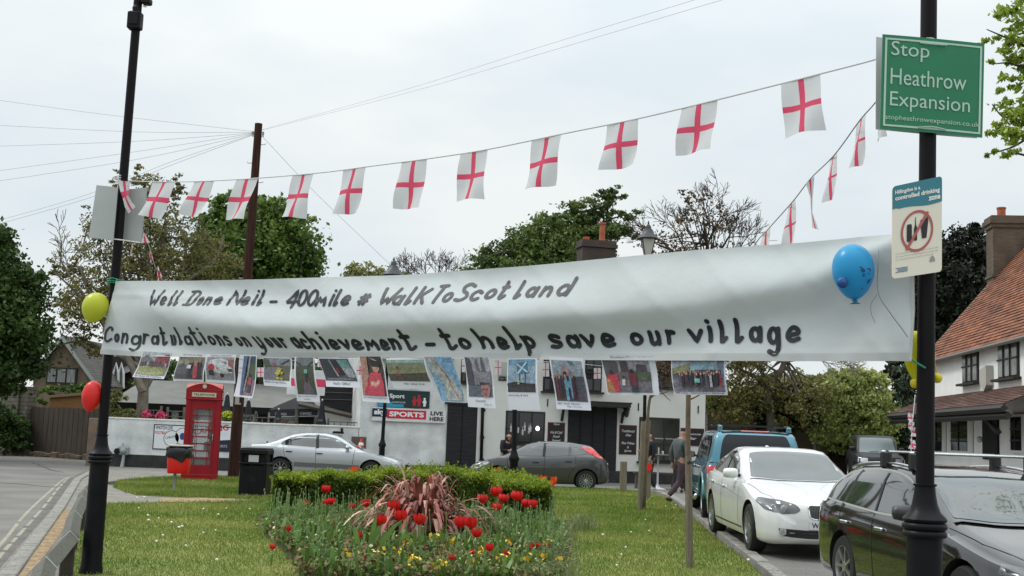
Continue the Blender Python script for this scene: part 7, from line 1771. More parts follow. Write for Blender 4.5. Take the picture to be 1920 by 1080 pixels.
# knot round left post
mb = MB(); e = P(222,338,LB.y)
for dz in (0,.02,.035): mb.tube([Vector((e.x + .062 * math.cos(a),LB.y + .062 * math.sin(a),e.z + dz + .01 * math.sin(a * 2 + dz * 90))) for a in [i * math.pi / 6 for i in range(13)]],.007,4)
mb.build('knot',CORDW,th,world=True)
FL = [((286,341),(330,342),(300,410),(262,404)),((364,341),(401,340),(375,408),(337,402)),((443,338),(483,335),(458,411),(419,411)),((549,329),(588,326),(570,409),(527,407)),((643,320),(686,314),(668,399),(628,403)),((753,305),(800,299),(790,391),(737,391)),((864,289),(914,281),(907,373),(851,376)),((997,265),(1053,252),(1038,346),(985,357)),((1138,236),(1197,223),(1189,309),(1126,321)),((1278,204),(1345,188),(1335,281),(1265,291)),((1465,157),(1538,139),(1546,242),(1469,258))]
wh = ['','second','third','fourth','fifth','sixth','seventh','eighth','ninth','tenth','eleventh']
where = ['first flat flag right of the left lamp post','second flag along the cord, against the trees','flag just left of the telegraph pole','flag just right of the telegraph pole','flag crossed by the thin falling wire','sixth flag along the cord in open sky','seventh flag along the cord in open sky','eighth flag along the cord, left of the cedar','ninth flag along the cord, above the cedar','second to last flag near the green placard','largest flag, nearest the green placard']
for i,q in enumerate(FL):
 c4 = [mp(*q[0]),mp(*q[1]),mp(*q[2],.04),mp(*q[3],.04)]
 stgeorge(c4,'English cross flag on the long cord, ' + where[i],group='English cross flags on the long bunting cord',amp=.03,ph=i * 1.7,cw=.145 if i > 1 else .12)
# crumpled flag at the left post
def strip(pts_l,pts_r,mi_,label,gp_=None,name='flag'):
 mb = MB();
 for j in range(len(pts_l) - 1):
  a,b,c,d = pts_l[j],pts_r[j],pts_r[j + 1],pts_l[j + 1]
  w3 = [.0,.38,.62,1.0]
  for i in range(3): mb.add([a.lerp(b,w3[i]),a.lerp(b,w3[i + 1]),d.lerp(c,w3[i + 1]),d.lerp(c,w3[i])],[(0,1,2,3)],1 if (i == 1 or j in mi_) else 0)
 o = mb.build(name,[FLW,FLR],origin=pts_l[0],recalc=False); tag(o,label,'flag',gp_)
Yc = LB.y - .10
strip([P(221,338,Yc),P(226,360,Yc - .03),P(230,372,Yc - .01),P(234,388,Yc),P(241,401,Yc + .02)],[P(244,341,Yc),P(243,356,Yc + .02),P(240,366,Yc - .04),P(248,380,Yc),P(254,388,Yc - .02)],(1,),'crumpled English cross flag bunched against the left lamp post')
# second string running away from the right post
def sp3(x,y,Y): return P(x,y,Y)
s2 = [(1738,92,7.0),(1680,140,7.15),(1640,194,7.35),(1612,226,7.6),(1565,290,8.1),(1520,335,8.6),(1488,376,9.0),(1442,428,9.6),(1412,464,10.0),(1360,560,11.5),(1325,650,13.3),(1294,742,15.38)]
th = thing('bunting_cord','second cord with flags falling away from the right lamp post behind the banner','bunting',P(*s2[0])); MB().tube(bez([P(*q) for q in s2],6),.0045,5,cap=False).build('cord',mat('cord_grey',(.25,.25,.25),.8),th,world=True)
for i,(q,lb,amp) in enumerate(((((1606,232),(1624,212),(1617,305),(1594,318)),'flag on the second cord just below and left of the green placard',.02),(((1556,300),(1570,286),(1563,366),(1545,382)),'flag on the second cord, second from the green placard',.02),(((1478,388),(1491,374),(1492,456),(1466,470)),'flag on the second cord just above the banner edge',.02),(((1430,441),(1444,426),(1441,490),(1418,500)),'flag on the second cord half hidden by the banner edge',.02),(((1651,182),(1664,162),(1661,255),(1640,270)),'flag on the second cord mostly hidden by the placards',.02))):
 Yq = [7.7,8.15,9.1,9.7,7.25][i]
 stgeorge([P(*q[0],Yq + .04),P(*q[1],Yq - .04),P(*q[2],Yq - .1),P(*q[3],Yq + .02)],'English cross ' + lb,group='flags on the second bunting cord',amp=amp,ph=i,cw=.17)
strip([P(1511,344,8.6),P(1519,370,8.6),P(1521,400,8.6),P(1523,427,8.6)],[P(1527,331,8.55),P(1524,370,8.62),P(1523,398,8.6),P(1535,431,8.55)],(),'English cross flag on the second cord twisted into a thin strip','flags on the second bunting cord')
# loose string at the left
l2 = [(262,402,12.9),(270,440,13.4),(280,462,14.2),(291,500,15.5),(305,530,17),(330,640,21),(368,722,31.3)]
th = thing('bunting_cord','loose cord with little flags running back from the left placard','bunting',P(*l2[0])); MB().tube(bez([P(*q) for q in l2],4),.006,4,cap=False).build('cord',CORDW,th,world=True)
for i,(q,lb) in enumerate(((((268,436),(271,437),(281,455),(265,456)),'triangular corner of a red and white flag below the left placard'),(((247,456),(250,456),(247,476),(245,475)),'folded white flag edge hanging under the left placard'),(((281,470),(287,484),(283,494),(280,478)),'small folded white flag on the loose cord above the banner'),(((296,498),(304,518),(297,532),(294,512)),'lowest folded flag on the loose cord touching the banner top'))):
 Yq = [13.3,13.0,14.4,16][i]; stgeorge([P(*z,Yq) for z in q],lb,group=None,amp=.01,ph=i,cw=.3)
# ---------- balloons
def balloon(x,y,w_px,h_px,Y,col,label,tilt=0.,knot=(0,1),yaw=0.,kr=.5):
 m_ = mat('balloon_' + '%02x%02x%02x' % tuple(int(c * 255) for c in col),col,.28,trans=.35,spec=.5,bump=.02,bscale=9)
 c = P(x,y,Y); k = Y / FPX; rx,rz_ = w_px * k / 2,h_px * k / 2
 th = thing('balloon',label,'balloon',c); prof = []
 for i in range(17):
  t = math.pi * i / 16; z = -math.cos(t); r_ = math.sin(t) * (1 - .16 * -z * .6) * (1.0 if z > -.2 else 1 - .12 * (-z - .2)); prof.append((max(.003,r_ * rx),z * rz_))
 M = Matrix.Rotation(tilt,3,'Y')
 mb = MB().lathe(prof,n=28); mb.v = [tuple(M @ Vector(v)) for v in mb.v]; mb.build('skin',m_,th,smooth=True)
 mb = MB().lathe([(.004,-rz_ * .99),(.014 * kr * 2,-rz_ * 1.03),(.008,-rz_ * 1.07),(.020 * kr * 2,-rz_ * 1.14)],n=12); mb.v = [tuple(M @ Vector(v)) for v in mb.v]
 mb.build('knot',mat('knot_' + '%02x%02x%02x' % tuple(int(c * 255) for c in col),tuple(c * .45 for c in col),.4),th,smooth=True)
 return th,c,M,rx,rz_
balloon(178,577,48,58,LB.y - .06,(.62,.66,.06),'yellow balloon tied to the left lamp post beside the banner',tilt=.3)
balloon(172,743,36,58,LB.y + .02,(.80,.05,.045),'red balloon half hidden behind the left lamp post',tilt=.12)
yb = bp(1600,510,.22).y
th,c,M,rx,rz_ = balloon(1600,510,78,106,yb,(.03,.38,.68),'blue balloon with a drawn face floating before the banner',tilt=-.06,kr=.8)
bluek = mat('balloon_dark_blue',(.01,.06,.22),.4)
q = P(1580,530,yb - rx * .93); MB().lathe([(.005,-.018),(.022,-.012),(.034,.0),(.03,.012)],q,14,axis='Y').build('nozzle',bluek,th,world=True)
mb = MB(); mk = mat('marker_pen',(.01,.05,.12),.5)
for ln in (((1613,500),(1620,505),(1622,510)),((1614,506),(1620,509)),((1626,504),(1632,503),(1633,509)),((1618,516),(1620,513),(1623,515),(1620,518),(1618,516)),((1628,512),(1630,514)),((1628,524),(1629,527),(1627,528)),((1626,532),(1630,528),(1633,522)),((1616,540),(1618,543))):
 pts = []
 for (x,y) in ln:
  d = ray(x,y); o_ = Vector((0,0,CAMH)) - c; Mi = M.transposed(); o2,d2 = Mi @ o_,Mi @ d; S_ = Vector((1 / rx,1 / rx,1 / rz_)); oo = Vector((o2[i] * S_[i] for i in range(3))); dd = Vector((d2[i] * S_[i] for i in range(3)))
  A_,B_,C_ = dd.dot(dd),2 * oo.dot(dd),oo.dot(oo) - 1.06; D_ = B_ * B_ - 4 * A_ * C_; t = (-B_ - math.sqrt(max(0,D_))) / (2 * A_); pts.append(Vector((0,0,CAMH)) + d * t)
 mb.tube(pts,.0028,4)
mb.build('drawn_face',mk,th,world=True)
th = thing('balloon_string','thin grey ribbon hanging from the blue balloon across the banner','ribbon',bp(1650,500,.16)); MB().tube(bez([bp(1648,470,.12),bp(1646,545,.19),bp(1668,585,.16),bp(1690,615,.12),bp(1702,632,.1)],5),.003,4).tube(bez([bp(1645,552,.2),bp(1634,568,.2),bp(1633,585,.19),bp(1640,605,.18)],4),.002,4).build('ribbon',mat('ribbon_grey',(.2,.22,.22),.6),th,world=True)
balloon(1722,672,52,104,RB.y + .17,(.68,.66,.012),'large yellow balloon behind the right lamp post',tilt=-.15)
yk = mat('balloon_small_yellow',(.70,.60,.01),.35,trans=.2)
for (x,y,lb) in ((1716,719,'tiny yellow balloon left of the right lamp post'),(1757,709,'tiny yellow balloon right of the right lamp post')):
 c = P(x,y,RB.y + .05); th = thing('balloon',lb,'balloon',c); MB().lathe([(.002,-.03),(.018,-.026),(.029,-.01),(.031,.005),(.022,.022),(.002,.03)],n=16).build('skin',yk,th,smooth=True)
 MB().tube([(0,0,.028),(-.01,.01,.09),(0,.03,.16)],.003,4).build('string',yk,th)
# ================================================================== VEHICLES
def paint(name,c,c2=None,met=.35,rough=.32): return mat(name,c,rough,met,coat=1.,spec=.5,col2=c2,nscale=2,bump=0)
carglass = mat('car_glass',(.035,.05,.053),.04,spec=.7,coat=.7,ior=1.5,col2=(.02,.03,.032),nscale=2.5)
carglass2 = mat('car_side_glass',(.018,.022,.023),.04,spec=.9,coat=.8,ior=1.6)
tyre = mat('tyre_rubber',(.014,.014,.015),.8); rimm = mat('alloy_rim',(.45,.46,.47),.3,.85); chrome = mat('chrome',(.7,.71,.72),.12,1.); trimk = mat('black_trim',(.014,.014,.015),.55)
redl = mat('red_lens',(.50,.006,.006),.15,coat=1.); redlb = mat('bright_red_lens',(.75,.025,.015),.15,coat=1.); clearl = mat('clear_lens',(.45,.46,.47),.1,.3,coat=1.); darkl = mat('headlamp_dark',(.07,.075,.08),.12,.4,coat=1.); seam = mat('panel_gap',(.01,.01,.01),.8); platem = mat('plate_white',(.68,.70,.72),.4); platet = mat('plate_text',(.01,.01,.01),.5)
def mono(xs,ys):
 xs,ys = np.array(xs,float),np.array(ys,float); h = np.diff(xs); d = np.diff(ys) / h; m_ = np.zeros(len(xs)); m_[0],m_[-1] = d[0],d[-1]
 for i in range(1,len(xs) - 1): m_[i] = 0 if d[i - 1] * d[i] <= 0 else 2 * d[i - 1] * d[i] / (d[i - 1] + d[i])
 def f(x):
  x = min(max(x,xs[0]),xs[-1]); i = min(int(np.searchsorted(xs,x,'right')) - 1,len(xs) - 2); t = (x - xs[i]) / h[i]
  return float(ys[i] * (1 + 2 * t) * (1 - t) ** 2 + h[i] * m_[i] * t * (1 - t) ** 2 + ys[i + 1] * t * t * (3 - 2 * t) + h[i] * m_[i + 1] * t * t * (t - 1))
 return f
class Car:
 def __init__(c,name,label,L,W,top,belt,wid,bot,wheels,R,pm,rw=.72,cat='car',spokes=10,group=None):
  c.L,c.W = L,W; c.th = thing(name,label,cat,group=group); c.top = mono(*zip(*top)); c.belt = mono(*zip(*belt)); c.wid = mono(*zip(*wid)); c.bot = mono(*zip(*bot)); c.pm = pm
  knots = sorted(set([t[0] for t in top] + [t[0] for t in wid] + list(np.linspace(0,L,58)) + [.015,.04,.08,L - .015,L - .04,L - .08]))
  st = []
  for s in knots:
   w_ = c.wid(s) * W; zb = c.bot(s); zt = c.top(s); bl = min(c.belt(s),zt - .01); g = zt - bl; k = min(1,max(0,(g - .10) / .30))
   rx = (rw * k + .80 * (1 - k)) * w_; e = (.075 * k + .03 * (1 - k))
   sh = .955 - .01 * k
   H_ = bl - zb
   sec = [(0,zb),(.55 * w_,zb),(.86 * w_,zb),(.945 * w_,zb + .035),(.975 * w_,zb + .10 * H_ + .02),(.992 * w_,zb + .32 * H_),(1.0 * w_,zb + .58 * H_),(.992 * w_,zb + .80 * H_),(.972 * w_,bl - .04 * H_ - .01),(sh * w_,bl),
       ((.93 * k + .90 * (1 - k)) * w_,bl + .06 * g),(.93 * w_ * (1 - .33) * k + rx * .33 * k + (1 - k) * .87 * w_,bl + .36 * g),(.93 * w_ * .33 * k + rx * .67 * k + (1 - k) * .84 * w_,bl + .68 * g),(rx * (1.0 * k + .98 * (1 - k)),zt - e * max(.25,min(1,g / .3))),(rx * .93,zt - e * .42 * max(.25,min(1,g / .3))),(rx * .75,zt - e * .16 * min(1,g / .2)),(rx * .4,zt - .006),(0,zt)]
   st.append((s,sec))
  n = len(st[0][1]); vs = []; ring = 2 * n - 2
  for s,sec in st:
   y = s - L / 2
   for (x,z) in sec: vs.append((x,y,z))
   for (x,z) in sec[-2:0:-1]: vs.append((-x,y,z))
  fs = []
  for i in range(len(st) - 1):
   for k in range(ring): fs.append((i * ring + k,i * ring + (k + 1) % ring,(i + 1) * ring + (k + 1) % ring,(i + 1) * ring + k))
  fs.append(tuple(range(ring - 1,-1,-1))); fs.append(tuple((len(st) - 1) * ring + k for k in range(ring)))
  body = MB().add(vs,fs).build('body',[pm,trimk],c.th,smooth=True)
  dg = bpy.context.evaluated_depsgraph_get(); c.bvh = BVHTree.FromPolygons([v.co.copy() for v in body.data.vertices],[tuple(p.vertices) for p in body.data.polygons])
  for wy in wheels:
   for sx in (-1,1):
    cm = MB(); cm.lathe([(R + .055,-.2),(R + .055,.5)] if sx > 0 else [(R + .055,-.5),(R + .055,.2)],(sx * (W - .12),wy - L / 2,R),28,axis='X')
    cu = cm.build('cut',[trimk]); md = body.modifiers.new('b','BOOLEAN'); md.operation = 'DIFFERENCE'; md.solver = 'EXACT'; md.object = cu; md.material_mode = 'TRANSFER'
    dg = bpy.context.evaluated_depsgraph_get(); me = bpy.data.meshes.new_from_object(body.evaluated_get(dg)); body.modifiers.clear(); old = body.data; body.data = me; bpy.data.meshes.remove(old); bpy.data.objects.remove(cu)
  me = body.data; me.name = 'body'
  bm = bmesh.new(); bm.from_mesh(me); bmesh.ops.recalc_face_normals(bm,faces=bm.faces); bm.to_mesh(me); bm.free()
  me.polygons.foreach_set('use_smooth',[True] * len(me.polygons)); me.set_sharp_from_angle(angle=math.radians(38))
  c.body = body; c.R = R
  # wheels
  wd = .215; first = None
  for wy in wheels:
   for sx in (-1,1):
    o = .0; t = MB().lathe([(R * .66,-wd / 2),(R * .93,-wd / 2),(R * .99,-wd / 2 + .03),(R,0),(R * .99,wd / 2 - .03),(R * .93,wd / 2),(R * .66,wd / 2),(R * .62,0)],n=32,axis='X',cap=False).build('wheel',tyre,c.th,smooth=True,angle=40)
    t.location = (sx * (W - .13),wy - L / 2,R)
    mb = MB(); f_ = sx * wd / 2
    mb.lathe([(R * .62,f_ * .55),(R * .60,f_ * .40),(R * .02,f_ * .38)],n=32,axis='X',mi=1,cap=False); mb.lathe([(R * .70,f_ * .80),(R * .69,f_ * 1.0),(R * .64,f_ * .99),(R * .61,f_ * .5)],n=32,axis='X',cap=False)
    for k in range(spokes):
     a = 2 * math.pi * k / spokes; a2 = a + (.06 if spokes > 8 else .0); hw = .10 if spokes > 8 else .15
     p = lambda r_,an,x_: Vector((x_,r_ * math.cos(an),r_ * math.sin(an)))
     mb.add([p(R * .14,a - hw * 1.6,f_ * .86),p(R * .14,a + hw * 1.6,f_ * .86),p(R * .66,a2 + hw * .55,f_ * .96),p(R * .66,a2 - hw * .55,f_ * .96),p(R * .14,a - hw * 1.6,f_ * .6),p(R * .14,a + hw * 1.6,f_ * .6),p(R * .66,a2 + hw * .55,f_ * .7),p(R * .66,a2 - hw * .55,f_ * .7)],[(0,1,2,3),(0,4,5,1),(1,5,6,2),(3,7,4,0)])
    mb.lathe([(R * .17,f_ * .6),(R * .16,f_ * .9),(R * .05,f_ * .94)],n=14,axis='X')
    mb.m = [0 if m_ == 0 else 1 for m_ in mb.m]
    mb.build('rim',[rimm,trimk],t,smooth=False)
 def hit(c,a,b,axis,eps):
  y = lambda s: s - c.L / 2
  if axis in ('R','L'): sx = 1 if axis == 'R' else -1; o,d = Vector((sx * 3,y(a),b)),Vector((-sx,0,0))
  elif axis == 'F': o,d = Vector((a,-c.L,b)),Vector((0,1,0))
  elif axis == 'B': o,d = Vector((a,c.L,b)),Vector((0,-1,0))
  else: o,d = Vector((a,y(b),4)),Vector((0,0,-1))
  h = c.bvh.ray_cast(o,d)
  if h[0] is None: return None
  n = h[1] if h[1].dot(d) < 0 else -h[1]
  return h[0] + n * eps
 def patch(c,poly,axis,m_,name,eps=.004,res=.07,parent=None,both=False,rnd=0,label=None):
  if both:
   o1 = c.patch(poly,'R',m_,name,eps,res,parent,rnd=rnd,label=label); o2 = c.patch(poly,'L',m_,name,eps,res,parent,rnd=rnd,label=label); return o1,o2
  if rnd:
   q = poly; n = len(q); pts = []
   for i in range(n):
    a,b,d = Vector(q[i - 1]),Vector(q[i]),Vector(q[(i + 1) % n]); r1 = min(rnd,(a - b).length * .45); r2 = min(rnd,(d - b).length * .45); p,r = b + (a - b).normalized() * r1,b + (d - b).normalized() * r2
    for t in (0,.33,.67,1): pts.append(tuple(p * (1 - t) ** 2 + b * 2 * t * (1 - t) + r * t * t))
   poly = pts
  pl = []
  n = len(poly)
  for i in range(n):
   a,b = poly[i],poly[(i + 1) % n]; k = max(1,int(math.dist(a,b) / res))
   for t in range(k): pl.append((a[0] + (b[0] - a[0]) * t / k,a[1] + (b[1] - a[1]) * t / k))
  xs = [p[0] for p in pl]; ys = [p[1] for p in pl]; pts = [Vector(p) for p in pl]; arr = np.array(pl)
  gx = np.arange(min(xs) + res / 2,max(xs),res); gy = np.arange(min(ys) + res / 2,max(ys),res); gp_ = np.array([(a,b) for a in gx for b in gy]) if len(gx) and len(gy) else np.zeros((0,2))
  if len(gp_):
   for p in gp_[inpoly(gp_,pl)]:
    if np.min(np.hypot(arr[:,0] - p[0],arr[:,1] - p[1])) > res * .35: pts.append(Vector(p))
  V2,_,F2,_,_,_ = delaunay_2d_cdt(pts,[],[list(range(len(pl)))],1,1e-6)
  vs = []; ok = []
  for v in V2:
   h = c.hit(v[0],v[1],axis,eps); ok.append(h is not None); vs.append(h if h is not None else Vector((0,0,0)))
  fs = [f for f in F2 if all(ok[i] for i in f)]
  mb = MB().add(vs,fs); return mb.build(name,m_,parent or c.th,smooth=True,label=label)
 def line(c,pts,axis,m_,name,w_=.012,eps=.003,res=.06,both=False,parent=None,r=None,mb=None):
  bld = mb is None; mb = mb or MB()
  for ax in (('R','L') if both else (axis,)):
   out_ = []
   for a,b in zip(pts,pts[1:]):
    k = max(1,int(math.dist(a,b) / res))
    for t in range(k + (b is pts[-1])):
     h = c.hit(a[0] + (b[0] - a[0]) * t / k,a[1] + (b[1] - a[1]) * t / k,ax,eps)
     if h is not None: out_.append(h)
   if len(out_) > 1:
    if r: mb.tube(out_,r,5)
    else:
     nrm = {'R': (1,0,0),'L': (-1,0,0),'F': (0,-1,0),'B': (0,1,0),'T': (0,0,1)}[ax]; mb.ribbon(out_,w_,nrm)
  if bld: return mb.build(name,m_,parent or c.body)
 def handle(c,s,z,m_=None):
  for ax in ('R','L'):
   p = c.hit(s,z,ax,.018); MB().bev(p,(.035,.19,.035),.01).build('handle',m_ or c.pm,c.th)
 def mirror(c,s,z,m_,out_=.13,size=(.20,.14,.14)):
  for sx,ax in ((1,'R'),(-1,'L')):
   p = c.hit(s,z,ax,0); q = p + Vector((sx * out_,-.0,.03)); t = MB().lathe([(.012,-.5),(.42,-.42),(.5,-.1),(.5,.25),(.4,.46),(.02,.5)],n=16,axis='X'); t.v = [(v[0] * size[0] + q.x,v[1] * size[1] + q.y,v[2] * size[2] + q.z) for v in t.v]
   o = t.build('mirror',m_,c.th,smooth=True); MB().tube([p,q - Vector((sx * .03,0,.03))],.025,6).build('mirror_arm',trimk,o)
   MB().box((q.x,q.y + size[1] * .47,q.z),(size[0] * .72,.006,size[2] * .62)).build('mirror_glass',carglass2,o)
 def plate(c,txt,axis,z,w_=.52,h_=.11,tx=0,col=None):
  p = c.hit(tx,z,axis,.012); sgn = -1 if axis == 'F' else 1
  o = MB().box((p.x,p.y,z),(w_,.012,h_)).build('number_plate',col or platem,c.th)
  if txt: mb = MB(); put_text(mb,txt,(p.x + sgn * -1 * -w_ * .44 * (-1 if axis == 'F' else 1) * -1 if 0 else p.x - w_ * .44 * (1 if axis == 'F' else -1),p.y + sgn * .009,z - h_ * .32),Vector((1 if axis == 'F' else -1,0,0)),Z,w=w_ * .88,h=h_ * .62,bold=.02); mb.build('lettering',platet,o)
 def place(c,x,y,rz,z=None): c.th.location = (x,y,ASZ if z is None else z); c.th.rotation_euler = (0,0,rz)
silver = paint('silver_paint',(.42,.44,.46),met=.55,rough=.35); grey_ = paint('dark_grey_paint',(.060,.063,.066),met=.5,rough=.35); white_ = paint('white_car_paint',(.66,.67,.66),met=0,rough=.3); blackc = paint('black_car_paint',(.012,.011,.011),met=.1,rough=.12); blue_ = paint('turquoise_paint',(.035,.17,.235),met=.4,rough=.35); suvp = mat('dark_suv_paint',(.022,.024,.027),.45,spec=.4)
# silver saloon, facing right
c = Car('silver_saloon','silver four door saloon car parked along the white wall facing right',4.72,.90,
 [(0,.50),(.04,.60),(.15,.68),(.6,.80),(1.20,.93),(1.32,.97),(2.05,1.36),(2.45,1.42),(2.9,1.42),(3.35,1.36),(4.05,1.08),(4.2,1.04),(4.6,1.01),(4.68,.93),(4.72,.60)],
 [(0,.46),(.2,.62),(1.2,.88),(2.5,.93),(4.0,.97),(4.6,.95),(4.72,.5)],[(0,.62),(.06,.78),(.25,.92),(.7,.985),(1.5,1),(3.5,1),(4.3,.96),(4.6,.86),(4.72,.70)],[(0,.30),(.1,.22),(.5,.19),(4.2,.2),(4.65,.26),(4.72,.34)],(.93,3.66),.315,silver,spokes=9)
sw = [(1.50,.985),(2.08,1.285),(2.45,1.345),(2.9,1.345),(3.3,1.285),(3.66,1.12),(3.70,1.03),(2.6,.985)]
c.patch(sw,'R',carglass2,'side_window',rnd=.06); c.patch(sw,'L',carglass2,'side_window',rnd=.06)
c.line([(2.58,.96),(2.62,1.36)],'R',trimk,'door_pillar',w_=.10,eps=.006,both=True,parent=c.th); c.line([(3.38,1.02),(3.42,1.26)],'R',trimk,'rear_pillar',w_=.03,eps=.006,both=True,parent=c.th)
c.patch([(-.64,1.32),(.64,1.32),(.55,2.03),(-.55,2.03)],'T',carglass,'windscreen',rnd=.07); c.patch([(-.56,3.42),(.56,3.42),(.62,4.02),(-.62,4.02)],'T',carglass,'rear_window',rnd=.07)
c.line([(1.45,.95),(1.50,.5),(1.52,.24)],'R',seam,'door_gap',both=True); c.line([(2.62,.97),(2.60,.24)],'R',seam,'door_gap',both=True); c.line([(3.62,1.0),(3.55,.7),(3.30,.5),(3.25,.24)],'R',seam,'door_gap',both=True)
c.line([(1.3,.43),(3.25,.46)],'R',mat('rub_strip',(.10,.105,.11),.5),'rubbing_strip',w_=.13,eps=.010,both=True,parent=c.th); c.line([(3.3,.5),(3.5,.51)],'R',trimk,'rear_strip',w_=.03,eps=.01,both=True,parent=c.th)
c.handle(2.50,.80,trimk); c.handle(3.42,.83,trimk); c.mirror(1.66,.98,silver)
c.patch([(.06,.60),(.10,.68),(.55,.76),(.62,.68),(.2,.56)],'R',clearl,'headlamp',both=True,rnd=.03); c.patch([(4.52,.90),(4.67,.88),(4.69,.70),(4.56,.72)],'R',redl,'tail_lamp',both=True,rnd=.03)
c.plate('LN04 KFT','F',.42); c.plate('LN04 KFT','B',.55)
mb = MB(); mb.lathe([(.02,0),(.035,.03),(.01,.05)],(0,1.9,1.05),8); mb.build('aerial',trimk,c.th)
sil = c; sc_ = P(612,890,36.6); c.place(sc_.x + .02,36.6,math.radians(90) + .01)
# front at local -Y; rotating by +90deg sends -Y to +X (faces right)
# grey hatchback, facing left
c = Car('grey_hatchback','dark grey hatchback with high red tail lamps parked facing left by the pub',4.18,.87,
 [(0,.48),(.03,.56),(.12,.66),(.55,.82),(.95,.94),(1.05,.98),(1.85,1.36),(2.3,1.43),(2.8,1.44),(3.4,1.38),(3.62,1.33),(3.95,1.02),(4.08,.92),(4.15,.80),(4.18,.5)],
 [(0,.44),(.15,.62),(1.0,.90),(2.5,.97),(3.5,1.03),(4.0,.98),(4.18,.45)],[(0,.60),(.06,.78),(.25,.93),(.7,.99),(1.5,1),(3.2,1),(3.8,.95),(4.1,.86),(4.18,.74)],[(0,.28),(.1,.2),(.5,.18),(3.7,.2),(4.1,.26),(4.18,.34)],(.86,3.48),.31,grey_,spokes=14)
sw = [(1.18,.99),(1.9,1.285),(2.4,1.355),(2.9,1.35),(3.25,1.29),(3.50,1.14),(3.42,1.09),(2.5,1.0)]
c.patch(sw,'R',carglass2,'side_window',rnd=.05); c.patch(sw,'L',carglass2,'side_window',rnd=.05)
c.line([(2.22,.98),(2.26,1.37)],'R',trimk,'door_pillar',w_=.10,eps=.006,both=True,parent=c.th); c.line([(2.98,1.03),(3.00,1.34)],'R',grey_,'rear_pillar',w_=.09,eps=.007,both=True,parent=c.th)
c.patch([(-.62,1.04),(.62,1.04),(.54,1.80),(-.54,1.80)],'T',carglass,'windscreen',rnd=.07); c.patch([(-.52,3.62),(.52,3.62),(.54,3.94),(-.54,3.94)],'T',carglass,'rear_window',rnd=.05)
c.line([(1.12,.93),(1.18,.5),(1.2,.22)],'R',seam,'door_gap',both=True); c.line([(2.24,.97),(2.22,.22)],'R',seam,'door_gap',both=True); c.line([(3.15,1.02),(3.18,.75),(2.98,.5),(2.92,.22)],'R',seam,'door_gap',both=True)
c.handle(1.98,.80,trimk); c.handle(2.95,.86,trimk); c.mirror(1.32,.98,grey_)
c.patch([(3.40,1.315),(3.62,1.29),(3.98,.985),(3.93,.965),(3.60,1.10),(3.34,1.27)],'R',redlb,'tail_lamp',both=True,rnd=.02,eps=.008); c.patch([(.05,.58),(.12,.66),(.52,.79),(.62,.74),(.25,.56)],'R',clearl,'headlamp',both=True,rnd=.03)
c.patch([(3.75,.62),(4.13,.60),(4.16,.52),(3.80,.50)],'R',grey_,'bumper_edge',both=True,eps=.015)
c.patch([(.55,.62),(.62,.62),(.62,.66),(.55,.66)],'R',mat('indicator',(.5,.12,.02),.3),'side_indicator',both=True)
c.plate('GY03 WNK','F',.40); c.plate('GY03 WNK','B',.78)
sc_ = P(1009,912,34.9 + .8); c.place(sc_.x,36.0,math.radians(-90))
# turquoise pickup with canopy, seen from behind
c = Car('pickup_truck','turquoise blue pickup truck with matching rear canopy parked ahead of the white car',5.05,.90,
 [(0,.62),(.04,.80),(.2,.98),(.9,1.08),(1.25,1.12),(1.95,1.66),(2.4,1.72),(3.1,1.72),(4.3,1.72),(4.70,1.70),(4.80,1.64),(4.98,1.12),(5.02,1.0),(5.05,.7)],
 [(0,.58),(.2,.9),(1.2,1.03),(3,1.08),(4.9,1.10),(5.05,.6)],[(0,.80),(.06,.88),(.3,.96),(1,1),(4.5,1),(4.9,.975),(5.05,.93)],[(0,.5),(.15,.36),(4.6,.36),(4.9,.5),(5.05,.55)],(.9,4.0),.39,blue_,rw=.80,cat='pickup truck',spokes=6)
sw = [(1.5,1.13),(2.0,1.55),(2.3,1.61),(3.25,1.62),(3.25,1.14)]
c.patch(sw,'R',carglass2,'side_window',rnd=.05); c.patch(sw,'L',carglass2,'side_window',rnd=.05); c.line([(2.35,1.12),(2.35,1.64)],'R',blue_,'door_pillar',w_=.09,eps=.007,both=True,parent=c.th)
for s0,s1 in ((3.42,3.95),(4.02,4.58)): c.patch([(s0,1.22),(s0,1.6),(s1,1.6),(s1 + .03,1.22)],'R',carglass2,'canopy_window',both=True,rnd=.05)
c.patch([(-.66,1.13),(.66,1.13),(.60,1.50),(.54,1.63),(-.54,1.63),(-.60,1.50)],'B',mat('tinted_glass',(.012,.013,.016),.15,spec=.35),'rear_window',rnd=.06); c.patch([(-.62,1.22),(.62,1.22),(.54,1.90),(-.54,1.90)],'T',carglass,'windscreen',rnd=.06)
c.line([(-.60,1.655),(-.3,1.675),(0,1.68),(.3,1.675),(.60,1.655)],'B',trimk,'spoiler_shadow',w_=.03,eps=.01,parent=c.th); c.patch([(-.25,1.675),(.25,1.675),(.25,1.695),(-.25,1.695)],'B',redl,'brake_lamp',eps=.02)
c.line([(-.83,1.10),(.83,1.10)],'B',seam,'tailgate_gap',w_=.016); c.line([(-.70,1.1),(-.70,.62)],'B',seam,'tailgate_gap'); c.line([(.70,1.1),(.70,.62)],'B',seam,'tailgate_gap'); c.line([(3.33,.5),(3.33,1.68)],'R',seam,'bed_gap',both=True); c.line([(2.38,.45),(2.38,1.1)],'R',seam,'door_gap',both=True)
for sx in (-1,1):
 for z0,z1,m_ in ((.90,1.05,redl),(.82,.90,clearl),(.72,.82,mat('amber_lens',(.55,.40,.33),.2,coat=1.)),(.60,.72,redlb)):
  c.patch([(sx * .70,z0 + .004),(sx * .70,z1 - .004),(sx * .862,z1 - .004),(sx * .862,z0 + .004)],'B',m_,'tail_lamp',eps=.012,res=.05)
